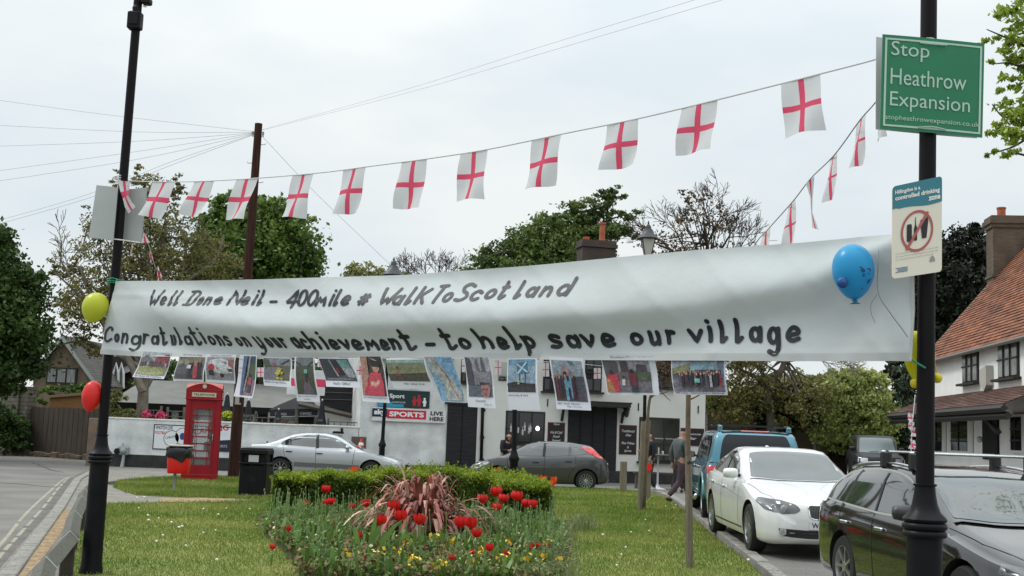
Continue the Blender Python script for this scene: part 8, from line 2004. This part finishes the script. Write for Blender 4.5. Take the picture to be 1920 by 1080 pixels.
for wy in (.9,4.0):   # flared arches
 for sx,ax in ((1,'R'),(-1,'L')):
  mb = MB(); pts = [Vector((sx * .89,wy - c.L / 2 + .50 * math.cos(t),.40 + .48 * math.sin(t))) for t in [math.pi * k / 14 for k in range(15)]]; mb.tube(pts,.03,6); mb.build('arch_flare',blue_,c.th,smooth=True)
MB().tube([(-.82,2.56,.50),(-.5,2.62,.50),(.5,2.62,.50),(.82,2.56,.50)],.06,10).build('rear_bumper',chrome,c.th,smooth=True); MB().box((0,2.48,.56),(1.3,.2,.1)).build('bumper_step',trimk,c.th)
for sx in (-1,1):
 MB().tube([(sx * .93,-1.0,.42),(sx * .96,-.9,.36),(sx * .96,.8,.36),(sx * .93,.9,.42)],.04,8).build('side_step',chrome,c.th,smooth=True); MB().box((sx * .80,1.85,.33),(.22,.02,.3)).build('mud_flap',trimk,c.th)
 r_ = MB().tube([(sx * .62,-.3,1.74),(sx * .62,-.2,1.80),(sx * .62,2.0,1.80),(sx * .62,2.12,1.73)],.022,8).build('roof_rail',trimk,c.th); MB().lathe([(.05,0),(.045,.08),(.02,.1)],(sx * .62,2.08,1.70),10).build('rail_foot',blue_,r_)
for yy in (.2,1.5): MB().box((0,yy,1.81),(1.42,.06,.025)).build('roof_bar',trimk,c.th)
c.plate('','B',.68,col=trimk); c.mirror(1.68,1.16,trimk); c.handle(2.25,.98,chrome); c.handle(3.2,.98,chrome)
# black liner below rear valance
MB().box((0,2.2,.42),(1.5,.5,.2)).build('underbody',trimk,c.th)
py = 23.0; px_ = P(1322,975,py + .6); c.place(px_.x + .93 + .06,py + 4.0 - 2.52 - (4.0 - 4.0) + 0.0,0)
pick = c
# local front is -Y; the pickup faces away from the camera: turn it round
c.th.rotation_euler = (0,0,math.pi - .085); c.th.scale = (1.04,1.06,1.01); c.th.location = (4.90,22.0 + 2.68,.085)
# white saloon facing the camera
c = Car('white_saloon','white four door saloon with chrome edged grille parked facing the camera',4.90,.925,
 [(0,.50),(.03,.64),(.09,.735),(.3,.80),(.6,.85),(1.0,.915),(1.45,.985),(1.55,1.01),(2.35,1.38),(2.7,1.445),(3.1,1.46),(3.6,1.40),(4.3,1.14),(4.45,1.10),(4.8,1.06),(4.86,.95),(4.90,.60)],
 [(0,.46),(.15,.64),(.6,.74),(1.5,.91),(2.6,.95),(4.2,1.0),(4.8,.98),(4.9,.5)],[(0,.50),(.03,.62),(.10,.74),(.25,.86),(.50,.95),(.95,.995),(1.5,.985),(3.8,1),(4.5,.95),(4.78,.84),(4.9,.68)],[(0,.26),(.08,.20),(.4,.165),(4.4,.19),(4.8,.26),(4.9,.36)],(.88,3.85),.335,white_,spokes=10)
sw = [(1.95,.99),(2.45,1.27),(2.8,1.365),(3.15,1.375),(3.6,1.31),(4.02,1.12),(3.98,1.05),(2.8,.995)]
c.patch(sw,'R',carglass2,'side_window',rnd=.05); c.patch(sw,'L',carglass2,'side_window',rnd=.05); c.line([(2.92,.98),(2.97,1.39)],'R',trimk,'door_pillar',w_=.09,eps=.006,both=True,parent=c.th)
c.patch([(-.72,1.60),(-.4,1.535),(0,1.51),(.4,1.535),(.72,1.60),(.595,2.36),(.3,2.41),(-.3,2.41),(-.595,2.36)],'T',carglass,'windscreen',rnd=.05,res=.05)
c.line([(-.74,1.56),(-.4,1.49),(0,1.465),(.4,1.49),(.74,1.56)],'T',trimk,'scuttle',w_=.07,eps=.003,parent=c.th)
for sx in (-1,1):
 c.line([(sx * .10,.55 + 0),(sx * .62,1.42)],'T',seam,'bonnet_crease',w_=.006,eps=.002) if 0 else None
 c.line([(sx * .66,.30),(sx * .76,.7),(sx * .80,1.45)],'T',seam,'bonnet_gap',w_=.008,eps=.003)
 hl = c.patch([(sx * .36,.645),(sx * .42,.715),(sx * .60,.765),(sx * .80,.775),(sx * .865,.73),(sx * .80,.63),(sx * .60,.585),(sx * .44,.60)],'F',darkl,'headlamp',eps=.006,res=.04,rnd=.03)
 p = c.hit(sx * .58,.655,'F',.004); MB().lathe([(.045,.0),(.05,-.012),(.035,-.02),(.01,-.022)],p,16,axis='Y').build('lamp_ring',clearl,hl)
 p = c.hit(sx * .70,.665,'F',.004); MB().lathe([(.038,.0),(.042,-.012),(.028,-.018),(.01,-.02)],p,16,axis='Y').build('lamp_ring',clearl,hl)
 k = sx * .145
 fr = c.patch([(k - .125,.72),(k + .125,.72),(k + .11,.56),(k + .05,.525),(k - .05,.525),(k - .11,.56)],'F',chrome,'grille',eps=.010,res=.04,rnd=.03)
 inn = c.patch([(k - .108,.705),(k + .108,.705),(k + .095,.568),(k + .045,.54),(k - .045,.54),(k - .095,.568)],'F',trimk,'grille_inset',eps=.014,res=.04,parent=fr,rnd=.025)
 mb = MB()
 for q in range(-4,5): c.line([(k + q * .022,.55),(k + q * .022,.70)],'F',chrome,'',w_=.006,eps=.018,mb=mb)
 mb.build('grille_bars',mat('grille_bar_grey',(.12,.12,.12),.3,.6),fr)
 fg = c.hit(sx * .60,.355,'F',.012); MB().lathe([(.05,0),(.052,-.012),(.03,-.016)],fg,14,axis='Y').build('fog_lamp',clearl,c.th)
c.patch([(-.66,.40),(-.3,.385),(.3,.385),(.66,.40),(.62,.30),(.3,.275),(-.3,.275),(-.62,.30)],'F',trimk,'lower_intake',eps=.005,res=.04,rnd=.03); c.line([(-.52,.345),(.52,.345)],'F',chrome,'intake_bar',w_=.012,eps=.016,parent=c.th)
c.plate('WH11 BNZ','F',.455)
c.line([(1.62,.96),(1.58,.55),(1.62,.22)],'R',seam,'door_gap',both=True); c.line([(2.93,.97),(2.92,.6),(2.90,.22)],'R',seam,'door_gap',both=True); c.line([(3.85,1.03),(3.82,.8),(3.5,.5),(3.45,.22)],'R',seam,'door_gap',both=True)
c.line([(1.3,.72),(2.5,.80),(4.4,.86)],'R',paint('white_crease',(.50,.51,.50),met=0),'side_crease',w_=.012,eps=.003,both=True); c.line([(1.35,.30),(3.4,.31)],'R',trimk,'sill_line',w_=.02,eps=.004,both=True)
c.handle(2.75,.83); c.handle(3.68,.86); c.mirror(1.98,1.02,white_,out_=.15,size=(.23,.15,.15)); c.patch([(.08,.50),(.02,.50),(.02,.53),(.08,.53)],'R',clearl,'washer',both=True) if 0 else None
c.line([(-.18,.30),(-.12,.9),(-.38,1.44)],'T',paint('white_crease',(.50,.51,.50)),'bonnet_crease',w_=.01,eps=.002); c.line([(.18,.30),(.12,.9),(.38,1.44)],'T',paint('white_crease',(.50,.51,.50)),'bonnet_crease',w_=.01,eps=.002)
MB().lathe([(.012,0),(.05,.02),(.03,.06),(.01,.07)],(0,1.35,1.40),8).build('aerial_fin',white_,c.th)
MB().lathe([(.035,0),(.034,.006)],c.hit(0,.20,'T',.0),18).build('badge',mat('badge_blue',(.02,.06,.2),.3,.3),c.th)
c.place(3.54 + .95,16.45 + 2.52,0,.05); c.th.scale = (1.03,) * 3
wsal = c
# black estate car, nearest
c = Car('black_estate','glossy black estate car with silver roof bars, nearest car at lower right',4.80,.915,
 [(0,.50),(.04,.62),(.15,.72),(.6,.84),(1.25,.98),(1.35,1.01),(2.15,1.37),(2.5,1.44),(3.0,1.47),(3.7,1.45),(4.15,1.38),(4.30,1.32),(4.62,1.02),(4.72,.95),(4.80,.60)],
 [(0,.46),(.15,.66),(.6,.76),(1.4,.90),(2.5,.94),(4.2,.99),(4.65,.95),(4.8,.5)],[(0,.58),(.05,.72),(.25,.88),(.55,.96),(1,1),(3.8,1),(4.4,.96),(4.68,.87),(4.8,.74)],[(0,.28),(.1,.20),(.5,.17),(4.3,.2),(4.7,.28),(4.8,.36)],(.90,3.66),.335,blackc,spokes=7)
sw = [(1.72,.975),(2.25,1.255),(2.7,1.355),(3.2,1.37),(3.75,1.34),(4.12,1.24),(4.32,1.08),(4.3,1.04),(2.8,.985)]
gls = c.patch(sw,'R',carglass2,'side_window',rnd=.06,res=.05); gls2 = c.patch(sw,'L',carglass2,'side_window',rnd=.06,res=.05)
ring_ = [(1.70,.965),(2.25,1.275),(2.7,1.378),(3.2,1.393),(3.75,1.362),(4.14,1.258),(4.34,1.10),(4.33,1.03),(2.8,.970),(1.70,.965)]
rs_ = [(q.x,q.y) for q in bez([(a,b,0) for a,b in ring_[:8]],4)] + ring_[8:]
c.line(rs_,'R',mat('satin_trim',(.62,.63,.64),.4,.3),'window_chrome',w_=.022,eps=.008,both=True,parent=c.th)
for q in ((2.85,2.92),(3.72,3.62)): c.line([(q[0],.97),(q[1],1.37)],'R',trimk,'door_pillar',w_=.055,eps=.007,both=True,parent=c.th)
c.patch([(-.71,1.42),(-.4,1.35),(0,1.33),(.4,1.35),(.71,1.42),(.595,2.16),(.3,2.21),(-.3,2.21),(-.595,2.16)],'T',carglass,'windscreen',rnd=.05,res=.05); c.line([(-.74,1.37),(-.4,1.29),(0,1.27),(.4,1.29),(.74,1.37)],'T',trimk,'scuttle',w_=.09,eps=.003,parent=c.th)
c.patch([(.30,1.44),(.52,1.46),(.50,1.50),(.29,1.48)],'T',platem,'screen_sticker',eps=.012)
c.line([(1.42,.94),(1.40,.55),(1.45,.22)],'R',seam,'door_gap',both=True); c.line([(2.85,.96),(2.82,.6),(2.80,.22)],'R',seam,'door_gap',both=True); c.line([(3.75,1.0),(3.72,.8),(3.35,.55),(3.28,.22)],'R',seam,'door_gap',both=True)
for s_ in (2.62,3.55): c.handle(s_,.82,chrome)
c.mirror(1.92,1.0,mat('mirror_dark',(.03,.03,.03),.35),out_=.14,size=(.23,.15,.15))
for sx in (-1,1):
 c.patch([(sx * .40,.62),(sx * .50,.70),(sx * .80,.74),(sx * .84,.66),(sx * .6,.56)],'F',darkl,'headlamp',eps=.006,res=.04,rnd=.03); c.line([(sx * .64,.35),(sx * .76,.8),(sx * .79,1.35)],'T',seam,'bonnet_gap',w_=.008,eps=.003)
 c.patch([(sx * .55,.98),(sx * .80,.96),(sx * .84,.74),(sx * .6,.74)],'B',redl,'tail_lamp',eps=.006,res=.05,rnd=.03)
 pts = [c.hit(sx * .60,s,'T',.03) for s in np.linspace(2.3,4.1,9)]; MB().tube([p for p in pts if p],.016,6).build('roof_rail',chrome,c.th,smooth=True)
 c.patch([(sx * .02,.70),(sx * .35,.68),(sx * .30,.52),(sx * .02,.50)],'F',trimk,'grille',eps=.006,rnd=.02)
for s in (2.50,3.20):
 bar = MB().bev((0,s - 2.4,1.585),(1.30,.065,.028),.012).build('roof_bar',mat('bar_aluminium',(.62,.63,.64),.25,.9),c.th)
 for sx in (-1,1): MB().bev((sx * .60,s - 2.4,1.50),(.10,.13,.20),.03).build('bar_foot',trimk,bar)
c.patch([(-.56,4.30),(.56,4.30),(.6,4.58),(-.6,4.58)],'T',carglass,'rear_window',rnd=.05); c.plate('KX59 FRV','F',.44); c.plate('KX59 FRV','B',.70)
c.place(4.68,11.75,.085,.015)
# dark four by four in the distance
c = Car('dark_four_by_four','small dark four by four facing the camera in front of the tiled house',4.3,.86,
 [(0,.62),(.04,.78),(.12,.95),(.9,1.05),(1.15,1.10),(1.8,1.66),(2.2,1.74),(3.8,1.74),(4.05,1.66),(4.2,1.2),(4.26,1.0),(4.3,.7)],[(0,.58),(.15,.88),(1.1,1.02),(4.1,1.08),(4.3,.6)],[(0,.82),(.06,.9),(.3,.97),(1,1),(4,1),(4.2,.95),(4.3,.9)],[(0,.45),(.15,.34),(4.1,.36),(4.3,.5)],(.8,3.4),.36,suvp,rw=.80,spokes=5)
c.patch([(-.66,1.14),(.66,1.14),(.58,1.76),(-.58,1.76)],'T',mat('far_screen',(.16,.19,.195),.3,spec=.4),'windscreen',rnd=.06)
for sx in (-1,1): c.patch([(sx * .48,.74),(sx * .48,.90),(sx * .80,.91),(sx * .82,.76)],'F',clearl,'headlamp',eps=.006,rnd=.03)
c.patch([(-.38,.76),(-.38,.88),(.38,.88),(.38,.76)],'F',trimk,'grille',eps=.006,rnd=.03); c.line([(-.8,.66),(.8,.66)],'F',mat('rub_strip',(.10,.105,.11),.5),'bumper',w_=.14,eps=.02,parent=c.th)
sw = [(1.45,1.12),(1.9,1.56),(3.8,1.58),(3.85,1.14)]; c.patch(sw,'R',carglass2,'side_window',rnd=.05); c.patch(sw,'L',carglass2,'side_window',rnd=.05); c.mirror(1.5,1.2,trimk); c.plate('R418 TLO','F',.58)
c.line([(-.3,1.2),(.05,1.25)],'T',trimk,'wiper',w_=.03,eps=.02); c.line([(.1,1.2),(.5,1.25)],'T',trimk,'wiper',w_=.03,eps=.02)
for sx in (-1,1): MB().tube([(sx * .6,0,1.76),(sx * .6,1.4,1.78)],.02,6).build('roof_rail',trimk,c.th)
p = P(1650,860,42.5); c.place(p.x + .45,44.6,-.18,.2)
# ================================================================== PEOPLE
def skin(name,chains,m_,parent,sub=1,extra=None):
 """chains: lists of (point, radius); the first point of a later chain may repeat an earlier point"""
 vs = []; rad = []; ed = []; idx = {}
 for ch in chains:
  prev = None
  for p,r in ch:
   k = tuple(round(q,4) for q in p)
   if k not in idx: idx[k] = len(vs); vs.append(p); rad.append(r)
   i = idx[k]
   if prev is not None: ed.append((prev,i))
   prev = i
 me = bpy.data.meshes.new(name); me.from_pydata(vs,ed,[]); o = bpy.data.objects.new(name,me); COL.objects.link(o)
 md = o.modifiers.new('s','SKIN'); me.skin_vertices[0].data[0].use_root = True
 for i,r in enumerate(rad): me.skin_vertices[0].data[i].radius = (r,r) if not isinstance(r,tuple) else r
 s2 = o.modifiers.new('u','SUBSURF'); s2.levels = sub; s2.render_levels = sub
 dg = bpy.context.evaluated_depsgraph_get(); m2 = bpy.data.meshes.new_from_object(o.evaluated_get(dg)); bpy.data.objects.remove(o)
 if extra:
  bm = bmesh.new(); bm.from_mesh(m2); k = [bm.verts.new(v) for v in extra.v];
  for f in extra.f: bm.faces.new([k[i] for i in f])
  bm.to_mesh(m2); bm.free()
 m2.materials.clear(); m2.materials.append(m_); m2.polygons.foreach_set('material_index',[0] * len(m2.polygons)); m2.polygons.foreach_set('use_smooth',[True] * len(m2.polygons))
 m2.name = name; o = bpy.data.objects.new(name,m2); COL.objects.link(o); o.parent = parent; return o
skinm = mat('skin_tone',(.42,.235,.17),.6,col2=(.36,.19,.14),nscale=20)
def person(label,loc,rz,J,top_m,leg_m,shoe_m,hair_m,hair='short',H=1.75,sleeve='long',vest=None):
 """J: joints (figure faces -Y, feet at z=0)"""
 th = thing('person',label,'person',loc,rz)
 D = dict(pelvis=(0,0,.95),waist=(0,0,1.10),chest=(0,0,1.32),neck=(0,0,1.46),head=(0,-.02,1.62),crown=(0,0,1.70),
    ls=(.18,0,1.42),le=(.22,.02,1.13),lw=(.22,-.06,.88),rs=(-.18,0,1.42),re=(-.22,.02,1.13),rw=(-.22,-.06,.88),
    lh=(.095,0,.92),lk=(.10,-.02,.50),la=(.10,.02,.09),rh=(-.095,0,.92),rk=(-.10,-.02,.50),ra=(-.10,.02,.09)); D.update(J)
 v = {k: Vector(q) for k,q in D.items()}; hd = v['head']; up = (v['crown'] - v['head']).normalized()
 toe = lambda a,f: a + Vector((0,-.17,-.055)) if f is None else a + Vector(f)
 ex = MB()
 # nose, ears, lips, brow as part of the body surface
 fr = Vector(J.get('face',(0,-1,0))).normalized(); sd_ = fr.cross(Vector((0,0,1))).normalized(); hc = hd + up * .01
 ex.add([hc + fr * .088 + up * .03,hc + fr * .118 - up * .015,hc + fr * .088 - up * .025 + sd_ * .016,hc + fr * .088 - up * .025 - sd_ * .016],[(0,1,2),(0,3,1),(1,3,2)])
 for s_ in (-1,1): ex.lathe([(.004,-.012),(.028,-.006),(.026,.006),(.006,.012)],hc + sd_ * s_ * .082,8,axis='X')
 # fingers
 for w_,e_ in (('lw','le'),('rw','re')):
  d = (v[w_] - v[e_]).normalized(); pz = v[w_] + d * .07; sdv = d.cross(fr).normalized()
  for k,(o_,L_) in enumerate(((-.028,.06),(-.010,.075),(.010,.078),(.028,.068))):
   b0 = pz + fr * o_; ex.tube([b0,b0 + d * L_ * .5 + sdv * .008,b0 + d * L_ * .85 + sdv * .024],[.0085,.008,.006],5)
  b0 = v[w_] + d * .03 - fr * .03; ex.tube([b0,b0 + d * .03 - fr * .022,b0 + d * .055 - fr * .03],[.010,.009,.007],5)
 def limb(a,b,ra,rb,m_=None,rm=None):
  a,b = v[a],v[b]; return [(tuple(a),ra),(tuple(a.lerp(b,.5)),rm or (ra + rb) / 2),(tuple(b),rb)]
 hand = lambda w_,e_: (lambda d: [(tuple(v[w_]),.027),(tuple(v[w_] + d * .045),.036),(tuple(v[w_] + d * .085),.03)])((v[w_] - v[e_]).normalized())
 chains = [[(tuple(v['pelvis']),.13),(tuple(v['waist']),.115),(tuple(v['chest']),.135),(tuple(v['neck']),.055),(tuple(hd - up * .075),.06),(tuple(hd),.088),(tuple(v['crown']),.072)],
     [(tuple(v['chest']),.135),(tuple(v['ls']),.06)],limb('ls','le',.055,.042),limb('le','lw',.040,.027),hand('lw','le'),[(tuple(v['chest']),.135),(tuple(v['rs']),.06)],limb('rs','re',.055,.042),limb('re','rw',.040,.027),hand('rw','re'),
     [(tuple(v['pelvis']),.13),(tuple(v['lh']),.09)],limb('lh','lk',.085,.058),limb('lk','la',.055,.036,rm=.055),[(tuple(v['pelvis']),.13),(tuple(v['rh']),.09)],limb('rh','rk',.085,.058),limb('rk','ra',.055,.036,rm=.055),
     [(tuple(v['la']),.036),(tuple(v['la'] + Vector((0,-.13,-.05))),.032)],[(tuple(v['ra']),.036),(tuple(v['ra'] + Vector((0,-.13,-.05))),.032)]]
 skin('body',chains,skinm,th,extra=ex)
 g = .018
 b_ = v['pelvis'].lerp(v['waist'],-.2); c1 = [[(tuple(b_),.155),(tuple(v['waist']),.145),(tuple(v['chest']),.165),(tuple(v['chest'].lerp(v['neck'],.75)),.085)],[(tuple(v['chest']),.165),(tuple(v['ls']),.085)],[(tuple(v['chest']),.165),(tuple(v['rs']),.085)]]
 for s_,e_,w_ in (('ls','le','lw'),('rs','re','rw')):
  c1.append([(tuple(v[s_]),.085),(tuple(v[s_].lerp(v[e_],.5)),.072),(tuple(v[e_]),.062)])
  if sleeve == 'long': c1.append([(tuple(v[e_]),.062),(tuple(v[e_].lerp(v[w_],.92)),.046)])
 skin('jacket',c1,top_m,th)
 if vest:
  c2 = [[(tuple(b_.lerp(v['waist'],.3)),.165),(tuple(v['waist']),.158),(tuple(v['chest']),.180),(tuple(v['chest'].lerp(v['neck'],.5)),.12)]]; skin('vest',c2,vest,th)
 c3 = [[(tuple(v['waist'].lerp(v['pelvis'],.3)),.135),(tuple(v['pelvis']),.148),(tuple(v['lh']),.112)],[(tuple(v['pelvis']),.148),(tuple(v['rh']),.112)]]
 for h_,k_,a_ in (('lh','lk','la'),('rh','rk','ra')): c3.append([(tuple(v[h_]),.112),(tuple(v[h_].lerp(v[k_],.5)),.098),(tuple(v[k_]),.080),(tuple(v[k_].lerp(v[a_],.5)),.075),(tuple(v[k_].lerp(v[a_],.93)),.064)])
 skin('trousers',c3,leg_m,th)
 for a_ in ('la','ra'):
  p = v[a_]; ff = J.get(a_ + 'f',(0,-.17,-.05)); f_ = Vector(ff); skin('shoe',[[(tuple(p + Vector((0,.045,-.045)) * 1),.045),(tuple(p + Vector((0,0,-.03))),.052),(tuple(p + f_ * .6),.048),(tuple(p + f_),.040)]],shoe_m,th)
 if hair == 'short': skin('hair',[[(tuple(hd + up * .03 - fr * .03),.088),(tuple(v['crown'] - fr * .012),.078)]],hair_m,th)
 elif hair == 'long': skin('hair',[[(tuple(v['crown'] - fr * .01),.085),(tuple(hd - fr * .035),.095),(tuple(hd - up * .12 - fr * .05),.085),(tuple(hd - up * .22 - fr * .05),.055)]],hair_m,th)
 elif hair == 'shaved': skin('hair',[[(tuple(hd + up * .025 - fr * .022),.082),(tuple(v['crown'] - fr * .012),.068)]],hair_m,th)
 return th
cloth = lambda n,c,c2=None: mat(n,c,.85,col2=c2 or tuple(q * .7 for q in c),nscale=6,bump=.2)
dkj = cloth('black_jacket',(.014,.014,.017)); dkt_ = cloth('dark_trousers',(.02,.02,.026)); grj = cloth('grey_shirt',(.085,.10,.105),(.06,.072,.076)); mrt = cloth('maroon_trousers',(.060,.036,.044),(.042,.026,.032)); shb = mat('dark_shoe',(.015,.015,.016),.6); shw = mat('grey_trainer',(.35,.36,.38),.6)
hrd = mat('dark_hair',(.018,.012,.010),.8); hrb = mat('cropped_hair',(.20,.12,.09),.9); hiv = mat('hi_vis_yellow',(.62,.78,.04),.6); jeans = cloth('dark_jeans',(.03,.035,.05))
# man walking away past the pickup
p = Vector((P(1273,938,29.2).x,29.2,.03))
J = dict(lk=(.10,-.22,.52),la=(.13,-.38,.12),laf=(0,-.16,-.06),rk=(-.10,.06,.50),ra=(-.10,.40,.13),raf=(0,-.13,-.08),le=(.23,.10,1.15),lw=(.22,.06,.90),re=(-.23,-.04,1.15),rw=(-.20,-.14,.92),chest=(0,-.02,1.33),neck=(0,-.06,1.47),head=(0,-.10,1.61),crown=(0,-.11,1.69))
th = person('person in grey shirt and maroon trousers walking away past the blue pickup',p,0,J,grj,mrt,shb,hrd,'short'); th.rotation_euler = (0,0,math.radians(118)); th.scale = (1.05,) * 3
# bald man in dark clothes by the table
p = Vector((P(1219,900,37.0).x,37.0,ASZ))
J = dict(re=(-.24,-.12,1.16),rw=(-.12,-.32,1.18),lk=(.10,-.06,.50),la=(.12,.12,.09),head=(0,-.05,1.61),crown=(0,-.04,1.69))
th = person('bald person in black jacket standing by the round pub table',p,0,J,dkj,dkt_,shw,hrb,'shaved'); th.rotation_euler = (0,0,math.radians(-75)); th.scale = (1.04,) * 3
th_p = th
mb = MB(); mb.box((-.17,-.115,1.36),(.07,.02,.03),.3); mb.build('pale_logo',POST,th)
# hi vis man
p = Vector((P(1273,900,36.6).x,36.6,ASZ))
th = person('person in yellow high visibility vest half hidden behind the walking person',p,math.radians(-20),dict(le=(.26,-.08,1.16),lw=(.12,-.26,1.05)),dkj,jeans,shb,hrb,'shaved',vest=hiv)
# woman leaning by the window behind the hatchback
p = Vector((P(943,900,38.6).x,38.6,ASZ))
J = dict(pelvis=(0,0,.90),waist=(0,-.05,1.05),chest=(0,-.14,1.24),neck=(0,-.2,1.37),head=(0,-.25,1.50),crown=(0,-.26,1.58),ls=(.18,-.14,1.33),le=(.24,-.2,1.06),lw=(.1,-.38,1.02),rs=(-.18,-.14,1.33),re=(-.24,-.2,1.06),rw=(-.08,-.38,1.06),lh=(.095,0,.88),rh=(-.095,0,.88))
th = person('dark haired person in black leaning by the pub window behind the grey hatchback',p,math.radians(35),J,dkj,dkt_,shb,hrd,'long')
for o in bpy.data.objects:
 if o.type == 'MESH' and o.parent is None and 'label' not in o and 'kind' not in o: print('UNTAGGED',o.name)
